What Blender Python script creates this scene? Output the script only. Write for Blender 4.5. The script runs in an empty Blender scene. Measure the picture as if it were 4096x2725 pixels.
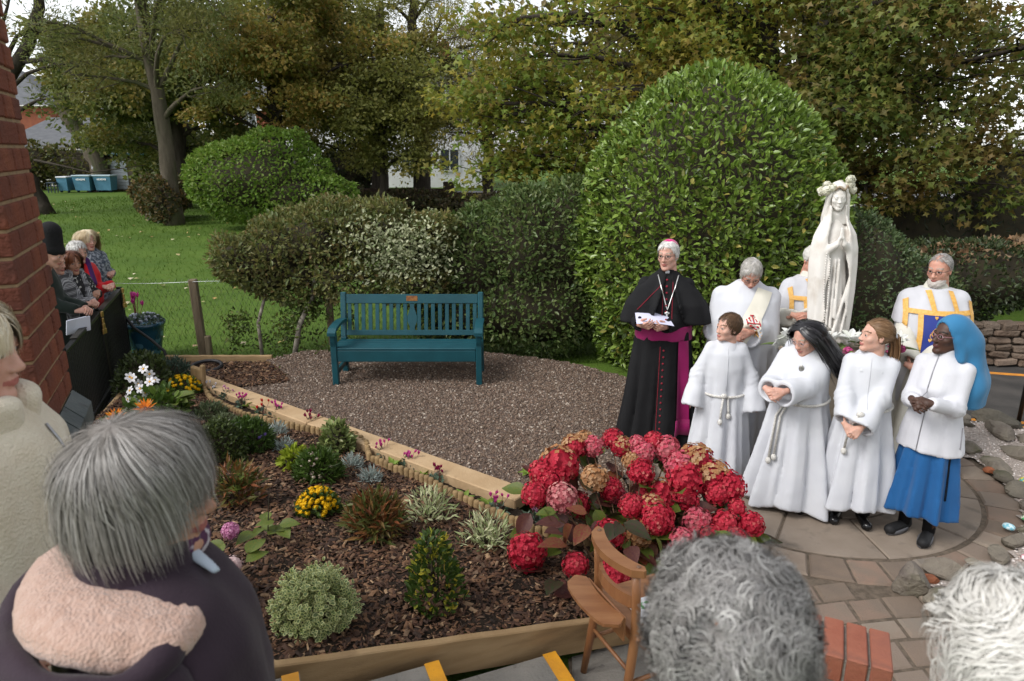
import bpy, math, random, time
import numpy as np
from mathutils import Vector, Matrix, Euler
T0 = time.time()
RNG = np.random.default_rng(11); random.seed(11)
S = bpy.context.scene
COL = S.collection
rad = math.radians

# ---------------- camera ----------------
cam_d = bpy.data.cameras.new('camera'); cam = bpy.data.objects.new('camera', cam_d); COL.objects.link(cam)
cam.location = (0, 0, 2.6); cam.rotation_euler = (rad(90 - 15.6), 0, 0)
cam_d.lens = 24; cam_d.sensor_width = 36; cam_d.clip_start = .05; cam_d.clip_end = 2000
cam_d.dof.use_dof = True; cam_d.dof.focus_distance = 6.0; cam_d.dof.aperture_fstop = 4.8
S.camera = cam

# ---------------- overcast sky and soft sun ----------------
SUN_EL, SUN_AZ = rad(46), rad(243)          # high to the left of the photographer, veiled by cloud
w = bpy.data.worlds.new('World'); S.world = w; w.use_nodes = True
nt = w.node_tree; nt.nodes.clear()
sky = nt.nodes.new('ShaderNodeTexSky'); sky.sky_type = 'NISHITA'; sky.sun_disc = False
sky.sun_elevation = SUN_EL; sky.sun_rotation = SUN_AZ; sky.air_density = 1.0; sky.dust_density = 1.0; sky.ozone_density = 1.0
hs = nt.nodes.new('ShaderNodeHueSaturation'); hs.inputs['Saturation'].default_value = .16
tc = nt.nodes.new('ShaderNodeTexCoord')
cn = nt.nodes.new('ShaderNodeTexNoise'); cn.inputs['Scale'].default_value = 2.2; cn.inputs['Detail'].default_value = 5
cr = nt.nodes.new('ShaderNodeMapRange'); cr.inputs[1].default_value = .3; cr.inputs[2].default_value = .7
cr.inputs[3].default_value = .82; cr.inputs[4].default_value = 1.15
mx = nt.nodes.new('ShaderNodeMix'); mx.data_type = 'RGBA'; mx.blend_type = 'MULTIPLY'; mx.inputs[0].default_value = 1.0
bg = nt.nodes.new('ShaderNodeBackground'); bg.inputs['Strength'].default_value = .15
wo = nt.nodes.new('ShaderNodeOutputWorld')
nt.links.new(sky.outputs[0], hs.inputs['Color']); nt.links.new(tc.outputs['Generated'], cn.inputs['Vector'])
nt.links.new(cn.outputs['Fac'], cr.inputs[0]); nt.links.new(hs.outputs[0], mx.inputs[6]); nt.links.new(cr.outputs[0], mx.inputs[7])
nt.links.new(mx.outputs[2], bg.inputs['Color']); nt.links.new(bg.outputs[0], wo.inputs['Surface'])
sd = bpy.data.lights.new('sun', 'SUN'); sd.energy = 1.5; sd.angle = rad(25); sd.color = (1, .97, .93)
sun = bpy.data.objects.new('sun', sd); COL.objects.link(sun); sun.location = (0, 0, 30)
_dir = Vector((math.sin(SUN_AZ) * math.cos(SUN_EL), math.cos(SUN_AZ) * math.cos(SUN_EL), math.sin(SUN_EL)))
sun.rotation_euler = (-_dir).to_track_quat('-Z', 'Y').to_euler()
S.view_settings.view_transform = 'Standard'; S.view_settings.look = 'None'
S.view_settings.exposure = 0.78; S.view_settings.gamma = 1.0; S.view_settings.use_curve_mapping = False
S.cycles.max_bounces = 6; S.cycles.diffuse_bounces = 3; S.cycles.glossy_bounces = 2; S.cycles.transmission_bounces = 4
S.cycles.transparent_max_bounces = 6; S.cycles.caustics_reflective = False; S.cycles.caustics_refractive = False
S.cycles.use_denoising = True

# ---------------- mesh helpers ----------------
class G:
    """collects vertices and faces"""
    def __init__(s): s.v = []; s.f = []; s.n = 0
    def add(s, V, F, mi=0):
        V = np.asarray(V, float).reshape(-1, 3)
        groups = [F] if isinstance(F, np.ndarray) else None
        if groups is None:
            d = {}
            for q in F: d.setdefault(len(q), []).append(q)
            groups = [np.array(a) for a in d.values()]
        for a in groups:
            if len(a): s.f.append((a.astype(np.int64) + s.n, mi))
        s.v.append(V); s.n += len(V); return s
    def mesh(s, name, mats, smooth=False, off=None):
        V = np.concatenate(s.v) if s.v else np.zeros((0, 3))
        if off is not None: V = V - np.asarray(off)
        me = bpy.data.meshes.new(name)
        loops = np.concatenate([a.ravel() for a, _ in s.f]); sizes = np.concatenate([np.full(len(a), a.shape[1]) for a, _ in s.f])
        mi = np.concatenate([np.full(len(a), m) if np.isscalar(m) else m for a, m in s.f])
        me.vertices.add(len(V)); me.vertices.foreach_set('co', V.astype(np.float32).ravel())
        me.loops.add(len(loops)); me.loops.foreach_set('vertex_index', loops.astype(np.int32))
        me.polygons.add(len(sizes)); st = np.concatenate([[0], np.cumsum(sizes)[:-1]])
        me.polygons.foreach_set('loop_start', st.astype(np.int32))
        me.polygons.foreach_set('material_index', mi.astype(np.int32))
        me.polygons.foreach_set('use_smooth', np.full(len(sizes), bool(smooth)))
        for m in (mats if isinstance(mats, (list, tuple)) else [mats]): me.materials.append(m)
        me.update(calc_edges=True); return me

ORG = {}
def org(o): return ORG.get(o.name, np.zeros(3)) if o is not None else np.zeros(3)
def obj(name, g, mats, parent=None, smooth=False, at=None, label=None, cat=None, group=None, kind=None):
    """links ONE mesh object; vertices are given in world space (or the space of the parent's origin)"""
    o0 = org(parent) if parent is not None else (np.asarray(at, float) if at is not None else np.zeros(3))
    me = g.mesh(name, mats, smooth, o0) if isinstance(g, G) else g
    o = bpy.data.objects.new(name, me); COL.objects.link(o)
    if parent is not None: o.parent = parent
    else: o.location = o0
    ORG[o.name] = o0
    return tag(o, label, cat, group, kind)
def tag(o, label=None, cat=None, group=None, kind=None):
    if label: o['label'] = label
    if cat: o['category'] = cat
    if group: o['group'] = group
    if kind: o['kind'] = kind
    return o
def thing(name, label, cat, loc=(0, 0, 0), group=None, kind=None):
    o = bpy.data.objects.new(name, None); COL.objects.link(o); o.empty_display_size = .1
    o.location = loc; ORG[o.name] = np.array(loc, float)
    return tag(o, label, cat, group, kind)
def piece(name, me, parent, M):
    """a copy sharing mesh data, placed under its parent by a matrix in parent space"""
    o = bpy.data.objects.new(name, me); COL.objects.link(o); o.parent = parent; o.matrix_local = M; return o

def rotz(a): c, s = math.cos(a), math.sin(a); return np.array([[c, -s, 0], [s, c, 0], [0, 0, 1.]])
def rotx(a): c, s = math.cos(a), math.sin(a); return np.array([[1., 0, 0], [0, c, -s], [0, s, c]])
def roty(a): c, s = math.cos(a), math.sin(a); return np.array([[c, 0, s], [0, 1., 0], [-s, 0, c]])
def nrm(v): v = np.asarray(v, float); return v / (np.linalg.norm(v, axis=-1, keepdims=True) + 1e-12)
def xf(V, Rm=None, t=(0, 0, 0)):
    V = np.asarray(V, float)
    if Rm is not None: V = V @ np.asarray(Rm).T
    return V + np.asarray(t)
def mat4(Rm, t, s=1.0):
    m = Matrix.Identity(4)
    sc = (s, s, s) if np.isscalar(s) else s
    for i in range(3):
        for j in range(3): m[i][j] = Rm[i][j] * sc[j]
        m[i][3] = t[i]
    return m

def cbox(sx, sy, sz, b=.004, c=(0, 0, 0)):
    """box with chamfered edges"""
    h = np.array([sx, sy, sz]) / 2; b = min(b, h.min() * .9); V = []; idx = {}
    for i, a in enumerate([(x, y, z) for x in (-1, 1) for y in (-1, 1) for z in (-1, 1)]):
        for k in range(3):
            p = np.array(a) * (h - b); p[k] = a[k] * h[k]; idx[(a, k)] = len(V); V.append(p)
    F = []
    for k in range(3):
        u, v = (k + 1) % 3, (k + 2) % 3
        for sg in (-1, 1):
            q = []
            for su, sv in ((-1, -1), (1, -1), (1, 1), (-1, 1)):
                a = [0, 0, 0]; a[k] = sg; a[u] = su; a[v] = sv; q.append(idx[(tuple(a), k)])
            F.append(q if sg > 0 else q[::-1])
    for k in range(3):
        u, v = (k + 1) % 3, (k + 2) % 3
        for su in (-1, 1):
            for sv in (-1, 1):
                a = [0, 0, 0]; a[u] = su; a[v] = sv
                a0 = list(a); a0[k] = -1; a1 = list(a); a1[k] = 1
                q = [idx[(tuple(a0), u)], idx[(tuple(a1), u)], idx[(tuple(a1), v)], idx[(tuple(a0), v)]]
                F.append(q if su * sv < 0 else q[::-1])
    for a in [(x, y, z) for x in (-1, 1) for y in (-1, 1) for z in (-1, 1)]:
        q = [idx[(a, 0)], idx[(a, 1)], idx[(a, 2)]]
        F.append(q if a[0] * a[1] * a[2] > 0 else q[::-1])
    return np.array(V) + np.asarray(c), F
def bar(a, b, w, h, bev=.004, up=(0, 0, 1)):
    """beam of section w x h from a to b"""
    a, b = np.asarray(a, float), np.asarray(b, float); d = b - a; L = np.linalg.norm(d); y = d / L
    x = nrm(np.cross(y, up)); z = np.cross(x, y)
    V, F = cbox(w, L, h, bev)
    return V @ np.array([x, y, z]) + (a + b) / 2, F
def frames(P):
    P = np.asarray(P, float); T = nrm(np.gradient(P, axis=0))
    n = np.cross(T[0], (0, 0, 1.));
    if np.linalg.norm(n) < 1e-3: n = np.cross(T[0], (1., 0, 0))
    n = nrm(n); N = [n]
    for i in range(1, len(P)):
        n = N[-1] - T[i] * np.dot(N[-1], T[i]); N.append(nrm(n))
    N = np.array(N); return T, N, np.cross(T, N)
def tube(P, r, n=8, cap=True):
    P = np.asarray(P, float); k = len(P); r = np.broadcast_to(np.asarray(r, float), (k,))
    T, N, B = frames(P); a = np.linspace(0, 2 * math.pi, n, endpoint=False)
    V = (P[:, None] + r[:, None, None] * (np.cos(a)[None, :, None] * N[:, None] + np.sin(a)[None, :, None] * B[:, None])).reshape(-1, 3)
    i, j = np.meshgrid(np.arange(k - 1), np.arange(n), indexing='ij'); j2 = (j + 1) % n
    F = [q for q in np.stack([i * n + j, i * n + j2, (i + 1) * n + j2, (i + 1) * n + j], -1).reshape(-1, 4).tolist()]
    if cap: F += [list(range(n))[::-1], [(k - 1) * n + q for q in range(n)]]
    return V, F
def lathe(prof, n=20, c=(0, 0, 0), cap=True):
    prof = np.asarray(prof, float); k = len(prof); a = np.linspace(0, 2 * math.pi, n, endpoint=False)
    V = np.stack([prof[:, 0:1] * np.cos(a), prof[:, 0:1] * np.sin(a), np.repeat(prof[:, 1:2], n, 1)], -1).reshape(-1, 3) + np.asarray(c)
    F = [[i * n + j, i * n + (j + 1) % n, (i + 1) * n + (j + 1) % n, (i + 1) * n + j] for i in range(k - 1) for j in range(n)]
    if cap: F += [list(range(n))[::-1], [(k - 1) * n + q for q in range(n)]]
    return V, F
def ellip(c, r, nu=12, nv=8, Rm=None):
    a = np.linspace(-math.pi / 2, math.pi / 2, nv + 1); prof = np.stack([np.maximum(np.cos(a), 1e-4), np.sin(a)], -1)
    V, F = lathe(prof, nu, cap=False); V = V * np.asarray(r)
    return xf(V, Rm, c), F
def prism(poly, z0, z1):
    """vertical prism from a plan polygon (counter-clockwise)"""
    poly = np.asarray(poly, float); n = len(poly)
    z0 = np.broadcast_to(z0, (n,)); z1 = np.broadcast_to(z1, (n,))
    V = np.concatenate([np.c_[poly, z0], np.c_[poly, z1]])
    F = [list(range(n))[::-1], [n + i for i in range(n)]] + [[i, (i + 1) % n, n + (i + 1) % n, n + i] for i in range(n)]
    return V, F
def slab(poly, z0, z1, b=.008):
    """paving piece with a chamfered top edge; poly counter-clockwise"""
    poly = np.asarray(poly, float); n = len(poly); c = poly.mean(0)
    e1 = nrm(np.roll(poly, -1, 0) - poly); e0 = np.roll(e1, 1, 0)
    n1 = np.stack([-e1[:, 1], e1[:, 0]], -1); n0 = np.roll(n1, 1, 0)
    m = nrm(n1 + n0); ins = poly + m * (b / np.maximum((m * n1).sum(1), .3))[:, None]
    V = np.concatenate([np.c_[poly, np.full(n, z0)], np.c_[poly, np.full(n, z1 - b)], np.c_[ins, np.full(n, z1)]])
    F = [[i, (i + 1) % n, n + (i + 1) % n, n + i] for i in range(n)] + [[n + i, n + (i + 1) % n, 2 * n + (i + 1) % n, 2 * n + i] for i in range(n)]
    F += [[2 * n + i for i in range(n)]]
    return V, F
def scatter(V0, F0, pos, Rm, sc):
    """many copies of a small shape in one mesh: pos (n,3), Rm (n,3,3), sc (n,) or (n,3)"""
    V0 = np.asarray(V0, float); n = len(pos); k = len(V0); sc = np.asarray(sc, float)
    if sc.ndim == 1: sc = sc[:, None]
    W = np.einsum('nij,nkj->nki', Rm, V0[None] * sc[:, None, :]) + np.asarray(pos)[:, None]
    d = {}
    for q in F0: d.setdefault(len(q), []).append(q)
    Fs = [(np.array(a)[None] + (np.arange(n) * k)[:, None, None]).reshape(-1, m) for m, a in d.items()]
    return W.reshape(-1, 3), Fs
def addsc(g, sc, mi=0):
    V, Fs = sc
    n0 = g.n
    for a in Fs: g.f.append((a + n0, mi))
    g.v.append(V); g.n += len(V)
def rand_rot(n, rng=RNG):
    q = nrm(rng.normal(size=(n, 4))); w_, x, y, z = q.T
    return np.stack([1 - 2 * (y * y + z * z), 2 * (x * y - z * w_), 2 * (x * z + y * w_), 2 * (x * y + z * w_), 1 - 2 * (x * x + z * z), 2 * (y * z - x * w_),
                     2 * (x * z - y * w_), 2 * (y * z + x * w_), 1 - 2 * (x * x + y * y)], -1).reshape(-1, 3, 3)
def rot_dir(d, up=None, spin=None):
    """frames whose local +Y is d and local +Z is as near as can be to up (n,3)"""
    y = nrm(d); up = np.broadcast_to(np.array([0, 0, 1.]) if up is None else up, y.shape)
    x = np.cross(y, up); l = np.linalg.norm(x, axis=1, keepdims=True); x = np.where(l < 1e-4, np.array([1., 0, 0]), x / (l + 1e-9)); z = np.cross(x, y)
    if spin is not None:
        c, s = np.cos(spin)[:, None], np.sin(spin)[:, None]; x, z = x * c + z * s, z * c - x * s
    return np.stack([x, y, z], -1)
def wob(V, amp, k, seed=0, n=5):
    """cheap smooth pseudo-noise per point"""
    r = np.random.default_rng(seed); o = np.zeros(len(V))
    for i in range(n):
        d = nrm(r.normal(size=3)) * k * (1 + .7 * i); o += np.sin(V @ d + r.uniform(0, 6.28) + 1.3 * np.sin(V @ (nrm(r.normal(size=3)) * k * .6) + i)) / (1 + .6 * i)
    return amp * o / 2

# ---------------- materials ----------------
def mat(name, col, rough=.65, col2=None, scale=6, detail=4, bump=0, bscale=None, island=0, orand=0, metal=0, trans=0, spec=.4,
        stretch=None, sss=0, pal=None, coat=0, sheen=0, bdist=.01, alpha=None, wear=None, subsurf_r=(1, .35, .2), ramp=(.35, .65), voro=0, crease=0):
    m = bpy.data.materials.new(name); m.use_nodes = True; n = m.node_tree; L = n.links.new
    b = n.nodes['Principled BSDF']; out = n.nodes['Material Output']
    b.inputs['Roughness'].default_value = rough; b.inputs['Metallic'].default_value = metal; b.inputs['Specular IOR Level'].default_value = spec
    tcn = n.nodes.new('ShaderNodeTexCoord'); vec = tcn.outputs['Object']
    if stretch:
        mp = n.nodes.new('ShaderNodeMapping'); mp.inputs['Scale'].default_value = stretch; L(vec, mp.inputs['Vector']); vec = mp.outputs[0]
    def mixc(fac, a, c, mode='MIX'):
        x = n.nodes.new('ShaderNodeMix'); x.data_type = 'RGBA'; x.blend_type = mode
        for s_, v_ in ((x.inputs[0], fac), (x.inputs[6], a), (x.inputs[7], c)):
            if isinstance(v_, (int, float)): s_.default_value = v_
            elif isinstance(v_, (tuple, list)): s_.default_value = tuple(v_[:3]) + (1,)
            else: L(v_, s_)
        return x.outputs[2]
    def noise(sc, det=detail, dim=vec):
        x = n.nodes.new('ShaderNodeTexNoise'); x.inputs['Scale'].default_value = sc; x.inputs['Detail'].default_value = det; L(dim, x.inputs['Vector']); return x.outputs['Fac']
    def rng_(x, a, c, lo=0., hi=1.):
        r_ = n.nodes.new('ShaderNodeMapRange'); L(x, r_.inputs[0]); r_.inputs[1].default_value = a; r_.inputs[2].default_value = c; r_.inputs[3].default_value = lo; r_.inputs[4].default_value = hi; return r_.outputs[0]
    base = tuple(col[:3]); geo = None
    if pal:
        if island:
            geo = n.nodes.new('ShaderNodeNewGeometry'); rv = geo.outputs['Random Per Island']
        else:
            oi = n.nodes.new('ShaderNodeObjectInfo'); rv = oi.outputs['Random']
        rp = n.nodes.new('ShaderNodeValToRGB'); L(rv, rp.inputs[0]); e = rp.color_ramp.elements
        while len(e) < len(pal): e.new(.5)
        for i_, c_ in enumerate(pal): e[i_].position = i_ / max(1, len(pal) - 1); e[i_].color = tuple(c_[:3]) + (1,)
        base = rp.outputs[0]
    if col2: base = mixc(rng_(noise(scale), *ramp), base, col2)
    if wear: base = mixc(rng_(noise(wear[1], 6), wear[2], wear[3]), base, wear[0])
    if island and not pal:
        geo = n.nodes.new('ShaderNodeNewGeometry'); v_ = rng_(geo.outputs['Random Per Island'], 0, 1, 1 - island, 1 + island); cx = n.nodes.new('ShaderNodeCombineXYZ')
        for q in range(3): L(v_, cx.inputs[q])
        base = mixc(1.0, base, cx.outputs[0], 'MULTIPLY')
    if orand:
        oi = n.nodes.new('ShaderNodeObjectInfo'); v_ = rng_(oi.outputs['Random'], 0, 1, 1 - orand, 1 + orand); cx = n.nodes.new('ShaderNodeCombineXYZ')
        for q in range(3): L(v_, cx.inputs[q])
        base = mixc(1.0, base, cx.outputs[0], 'MULTIPLY')
    if isinstance(base, tuple): b.inputs['Base Color'].default_value = base + (1,)
    else: L(base, b.inputs['Base Color'])
    if bump:
        bn = n.nodes.new('ShaderNodeBump'); bn.inputs['Strength'].default_value = bump; bn.inputs['Distance'].default_value = bdist
        if voro:
            x = n.nodes.new('ShaderNodeTexVoronoi'); x.inputs['Scale'].default_value = voro; L(vec, x.inputs['Vector']); hh = mixc(.5, x.outputs['Distance'], noise(bscale or scale * 6, 5))
        else: hh = noise(bscale or scale * 6, 5)
        L(hh, bn.inputs['Height']); L(bn.outputs[0], b.inputs['Normal'])
        if crease:
            mp2 = n.nodes.new('ShaderNodeMapping'); mp2.inputs['Scale'].default_value = (1, 1, .28); L(tcn.outputs['Object'], mp2.inputs['Vector'])
            nz = n.nodes.new('ShaderNodeTexNoise'); nz.noise_type = 'RIDGED_MULTIFRACTAL'; nz.inputs['Scale'].default_value = 9; nz.inputs['Detail'].default_value = 2; nz.inputs['Distortion'].default_value = .6; L(mp2.outputs[0], nz.inputs['Vector'])
            b2_ = n.nodes.new('ShaderNodeBump'); b2_.inputs['Strength'].default_value = crease; b2_.inputs['Distance'].default_value = .02; L(nz.outputs['Fac'], b2_.inputs['Height']); L(b2_.outputs[0], bn.inputs['Normal'])
    if sss:
        b.inputs['Subsurface Weight'].default_value = sss; b.inputs['Subsurface Radius'].default_value = subsurf_r; b.inputs['Subsurface Scale'].default_value = .006
    if coat: b.inputs['Coat Weight'].default_value = coat; b.inputs['Coat Roughness'].default_value = .15
    if sheen: b.inputs['Sheen Weight'].default_value = sheen; b.inputs['Sheen Roughness'].default_value = .5
    if alpha is not None: b.inputs['Alpha'].default_value = alpha
    if trans:
        t = n.nodes.new('ShaderNodeBsdfTranslucent'); ms = n.nodes.new('ShaderNodeMixShader'); ms.inputs[0].default_value = trans
        if isinstance(base, tuple): t.inputs['Color'].default_value = base + (1,)
        else: L(base, t.inputs['Color'])
        L(b.outputs[0], ms.inputs[1]); L(t.outputs[0], ms.inputs[2]); L(ms.outputs[0], out.inputs['Surface'])
    m['_mixc'] = 0
    del m['_mixc']
    return m

# ---------------- smooth solids: signed distance field meshed by surface nets ----------------
class SDF:
    def __init__(s, lo, hi, h):
        s.lo = np.asarray(lo, float); s.h = h; s.n = np.ceil((np.asarray(hi) - s.lo) / h).astype(int) + 1
        s.ax = [(s.lo[i] + h * np.arange(s.n[i])).astype(np.float32) for i in range(3)]
        s.d = np.full(s.n, 1., np.float32)
    def _sl(s, lo, hi):
        a = np.clip(np.floor((np.asarray(lo) - s.lo) / s.h).astype(int), 0, s.n - 1); b = np.clip(np.ceil((np.asarray(hi) - s.lo) / s.h).astype(int) + 1, 1, s.n)
        sl = tuple(slice(a[i], b[i]) for i in range(3))
        X = s.ax[0][sl[0]][:, None, None]; Y = s.ax[1][sl[1]][None, :, None]; Z = s.ax[2][sl[2]][None, None, :]
        return sl, X, Y, Z
    def f(s, fn, lo, hi, k=.01, op='add', m=None):
        m = (k + 3 * s.h) if m is None else m
        sl, X, Y, Z = s._sl(np.asarray(lo) - m, np.asarray(hi) + m)
        if 0 in s.d[sl].shape: return s
        e = fn(X, Y, Z).astype(np.float32); a = s.d[sl]; e = np.broadcast_to(e, a.shape)
        if op == 'sub': a = -a; 
        if op == 'cut': a = -a; e = -e
        if k > 1e-6:
            t = np.clip(.5 + .5 * (e - a) / k, 0, 1); r = e * (1 - t) + a * t - k * t * (1 - t)
        else: r = np.minimum(a, e)
        s.d[sl] = r if op == 'add' else -r
        return s
    def cap(s, a, b, ra, rb=None, k=.01, op='add', sq=None):
        a, b = np.asarray(a, float), np.asarray(b, float); rb = ra if rb is None else rb; d = b - a; L2 = max(d @ d, 1e-9); r = max(ra, rb)
        def fn(X, Y, Z):
            x, y, z = X - a[0], Y - a[1], Z - a[2]
            t = np.clip((x * d[0] + y * d[1] + z * d[2]) / L2, 0, 1)
            return np.sqrt((x - t * d[0]) ** 2 + (y - t * d[1]) ** 2 + (z - t * d[2]) ** 2) - (ra + (rb - ra) * t)
        return s.f(fn, np.minimum(a, b) - r, np.maximum(a, b) + r, k, op)
    def ell(s, c, r, k=.01, Rm=None, op='add'):
        c = np.asarray(c, float); r = np.asarray(r, float); m = r.max() if Rm is not None else r
        def fn(X, Y, Z):
            x, y, z = X - c[0], Y - c[1], Z - c[2]
            if Rm is not None:
                A = np.asarray(Rm).T; x, y, z = A[0, 0] * x + A[0, 1] * y + A[0, 2] * z, A[1, 0] * x + A[1, 1] * y + A[1, 2] * z, A[2, 0] * x + A[2, 1] * y + A[2, 2] * z
            k0 = np.sqrt((x / r[0]) ** 2 + (y / r[1]) ** 2 + (z / r[2]) ** 2); k1 = np.sqrt((x / r[0] ** 2) ** 2 + (y / r[1] ** 2) ** 2 + (z / r[2] ** 2) ** 2) + 1e-9
            return k0 * (k0 - 1) / k1
        return s.f(fn, c - m, c + m, k, op)
    def mesh(s):
        d = s.d; d[0] = d[-1] = 1; d[:, 0] = d[:, -1] = 1; d[:, :, 0] = d[:, :, -1] = 1
        neg = d < 0; c = np.zeros(np.array(d.shape) - 1, np.int8)
        offs = [(i, j, k) for i in (0, 1) for j in (0, 1) for k in (0, 1)]
        nx, ny, nz = c.shape
        for i, j, k in offs: c += neg[i:i + nx, j:j + ny, k:k + nz]
        act = np.argwhere((c > 0) & (c < 8)); vid = np.full(c.shape, -1, np.int32); vid[tuple(act.T)] = np.arange(len(act))
        cv = np.stack([d[act[:, 0] + i, act[:, 1] + j, act[:, 2] + k] for i, j, k in offs], -1)
        acc = np.zeros((len(act), 3)); cnt = np.zeros(len(act)); O = np.array(offs, float)
        for p in range(8):
            for q in range(p + 1, 8):
                if np.abs(O[p] - O[q]).sum() != 1: continue
                A, B = cv[:, p], cv[:, q]; m = (A < 0) != (B < 0); t = np.where(m, A / np.where(m, A - B, 1), 0)
                acc += m[:, None] * (O[p] + (O[q] - O[p]) * t[:, None]); cnt += m
        V = s.lo + s.h * (act + acc / cnt[:, None]); F = []
        for ax in range(3):
            u, v = (ax + 1) % 3, (ax + 2) % 3
            a = [slice(None)] * 3; b = [slice(None)] * 3; a[ax] = slice(0, -1); b[ax] = slice(1, None)
            n0, n1 = neg[tuple(a)], neg[tuple(b)]; e = np.argwhere(n0 != n1); fl = n0[tuple(e.T)]
            ok = (e[:, u] > 0) & (e[:, v] > 0) & (e[:, u] < d.shape[u] - 1) & (e[:, v] < d.shape[v] - 1); e, fl = e[ok], fl[ok]
            def cell(du, dv):
                x = e.copy(); x[:, u] += du; x[:, v] += dv; return vid[tuple(x.T)]
            Q = np.stack([cell(-1, -1), cell(0, -1), cell(0, 0), cell(-1, 0)], -1); Q[~fl] = Q[~fl][:, ::-1]; F.append(Q)
        return V, np.concatenate(F)
def vnormals(V, F):
    a = V[F[:, 2]] - V[F[:, 0]]; b = V[F[:, 3]] - V[F[:, 1]]; fn = np.cross(a, b); N = np.zeros_like(V)
    for i in range(4): np.add.at(N, F[:, i], fn)
    return nrm(N)
def vsmooth(V, F, it=1, lam=.5):
    E = np.concatenate([F[:, [0, 1]], F[:, [1, 2]], F[:, [2, 3]], F[:, [3, 0]]]); deg = np.bincount(E[:, 0], minlength=len(V)).astype(float)
    for _ in range(it):
        A = np.zeros_like(V)
        for i in range(3): A[:, i] = np.bincount(E[:, 0], V[E[:, 1], i], minlength=len(V))
        V = V + lam * (A / np.maximum(deg, 1)[:, None] - V)
    return V
def ss(x, a, b): t = np.clip((x - a) / (b - a), 0, 1); return t * t * (3 - 2 * t)
# ================= the setting =================
def zm(x, y): return np.maximum(.07, .09 + .165 * (3.28 - (.63 * np.asarray(x) + .777 * np.asarray(y))))    # slope of the mulched bed
def inpoly(x, y, poly):
    poly = np.asarray(poly, float); r = np.zeros(np.shape(x), bool); j = len(poly) - 1
    for i in range(len(poly)):
        (x1, y1), (x2, y2) = poly[i], poly[j]; c = ((y1 > y) != (y2 > y)) & (x < (x2 - x1) * (y - y1) / (y2 - y1 + 1e-12) + x1); r ^= c; j = i
    return r
def sheet(poly, zf, step):
    poly = np.asarray(poly, float); lo, hi = poly.min(0), poly.max(0)
    nx, ny = [max(2, int((hi[i] - lo[i]) / step) + 1) for i in (0, 1)]
    X, Y = np.meshgrid(np.linspace(lo[0], hi[0], nx), np.linspace(lo[1], hi[1], ny), indexing='ij')
    cx, cy = (X[:-1, :-1] + X[1:, 1:]) / 2, (Y[:-1, :-1] + Y[1:, 1:]) / 2; k = inpoly(cx, cy, poly)
    i, j = np.nonzero(k); F = np.stack([i * ny + j, (i + 1) * ny + j, (i + 1) * ny + j + 1, i * ny + j + 1], -1)
    V = np.stack([X, Y, zf(X, Y)], -1).reshape(-1, 3); return V, F
def rand_in(poly, n, rng=RNG):
    poly = np.asarray(poly, float); lo, hi = poly.min(0), poly.max(0); out = np.zeros((0, 2))
    while len(out) < n:
        q = rng.uniform(lo, hi, (n, 2)); out = np.concatenate([out, q[inpoly(q[:, 0], q[:, 1], poly)]])
    return out[:n]

m_lawn = mat('lawn_grass', (.052, .1, .013), .9, (.082, .14, .02), scale=.35, detail=8, bump=.6, bscale=30, bdist=.03, wear=((.085, .13, .02), 3.5, .5, .75), spec=.15)
m_soil = mat('soil', (.018, .013, .010), .95, (.035, .025, .018), scale=14, bump=.9, bscale=60, bdist=.02, spec=.1)
m_chip = mat('bark_chip', (.1, .05, .03), .75, island=1, pal=[(.018, .01, .006), (.045, .021, .012), (.085, .038, .019), (.055, .026, .015), (.12, .056, .027), (.19, .1, .05), (.034, .018, .013), (.36, .23, .13)], spec=.35)
m_grav = mat('gravel_stone', (.2, .17, .15), .7, island=1, pal=[(.07, .046, .03), (.135, .086, .058), (.185, .13, .09), (.09, .058, .04), (.17, .105, .072), (.24, .18, .135), (.11, .075, .056), (.46, .39, .32)], spec=.4)
m_gravbed = mat('gravel_bed', (.085, .06, .048), .9, (.15, .105, .08), scale=55, detail=6, bump=1, bscale=120, bdist=.02)
m_wgrav = mat('white_chipping', (.5, .45, .4), .6, island=1, pal=[(.42, .34, .29), (.62, .56, .52), (.75, .7, .67), (.5, .38, .33), (.66, .6, .56), (.36, .3, .26), (.72, .63, .57)], spec=.4)
m_wbed = mat('white_chipping_bed', (.36, .3, .26), .9, (.55, .48, .43), scale=70, bump=1, bscale=140, bdist=.02)
m_joint = mat('joint_sand', (.09, .07, .05), .95, (.15, .115, .085), scale=25, bump=.7, bscale=90)
m_flag = mat('flagstone', (.22, .175, .135), .8, (.27, .22, .175), scale=3.5, detail=7, bump=.25, bscale=45, orand=.13, wear=((.1, .085, .07), 5, .55, .75), spec=.3)
m_sett = mat('paving_sett', (.25, .185, .135), .85, (.2, .155, .12), scale=7, detail=6, bump=.5, bscale=110, orand=.26, pal=[(.26, .19, .14), (.22, .17, .13), (.26, .17, .125), (.17, .15, .125), (.24, .19, .145)], spec=.3)
m_conc = mat('concrete', (.2, .19, .17), .9, (.27, .25, .22), scale=5, detail=8, bump=.6, bscale=70, wear=((.1, .09, .08), 18, .6, .8), spec=.2)
m_tar = mat('tarmac', (.05, .047, .045), .9, (.085, .078, .072), scale=3, detail=8, bump=.7, bscale=160, spec=.2)
m_yel = mat('yellow_paint', (.8, .36, .015), .6, (.62, .27, .02), scale=9, detail=7, bump=.3, bscale=70, wear=((.25, .16, .06), 30, .66, .8))
m_road = mat('road_asphalt', (.14, .14, .145), .9, (.19, .19, .2), scale=2, spec=.2)

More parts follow.
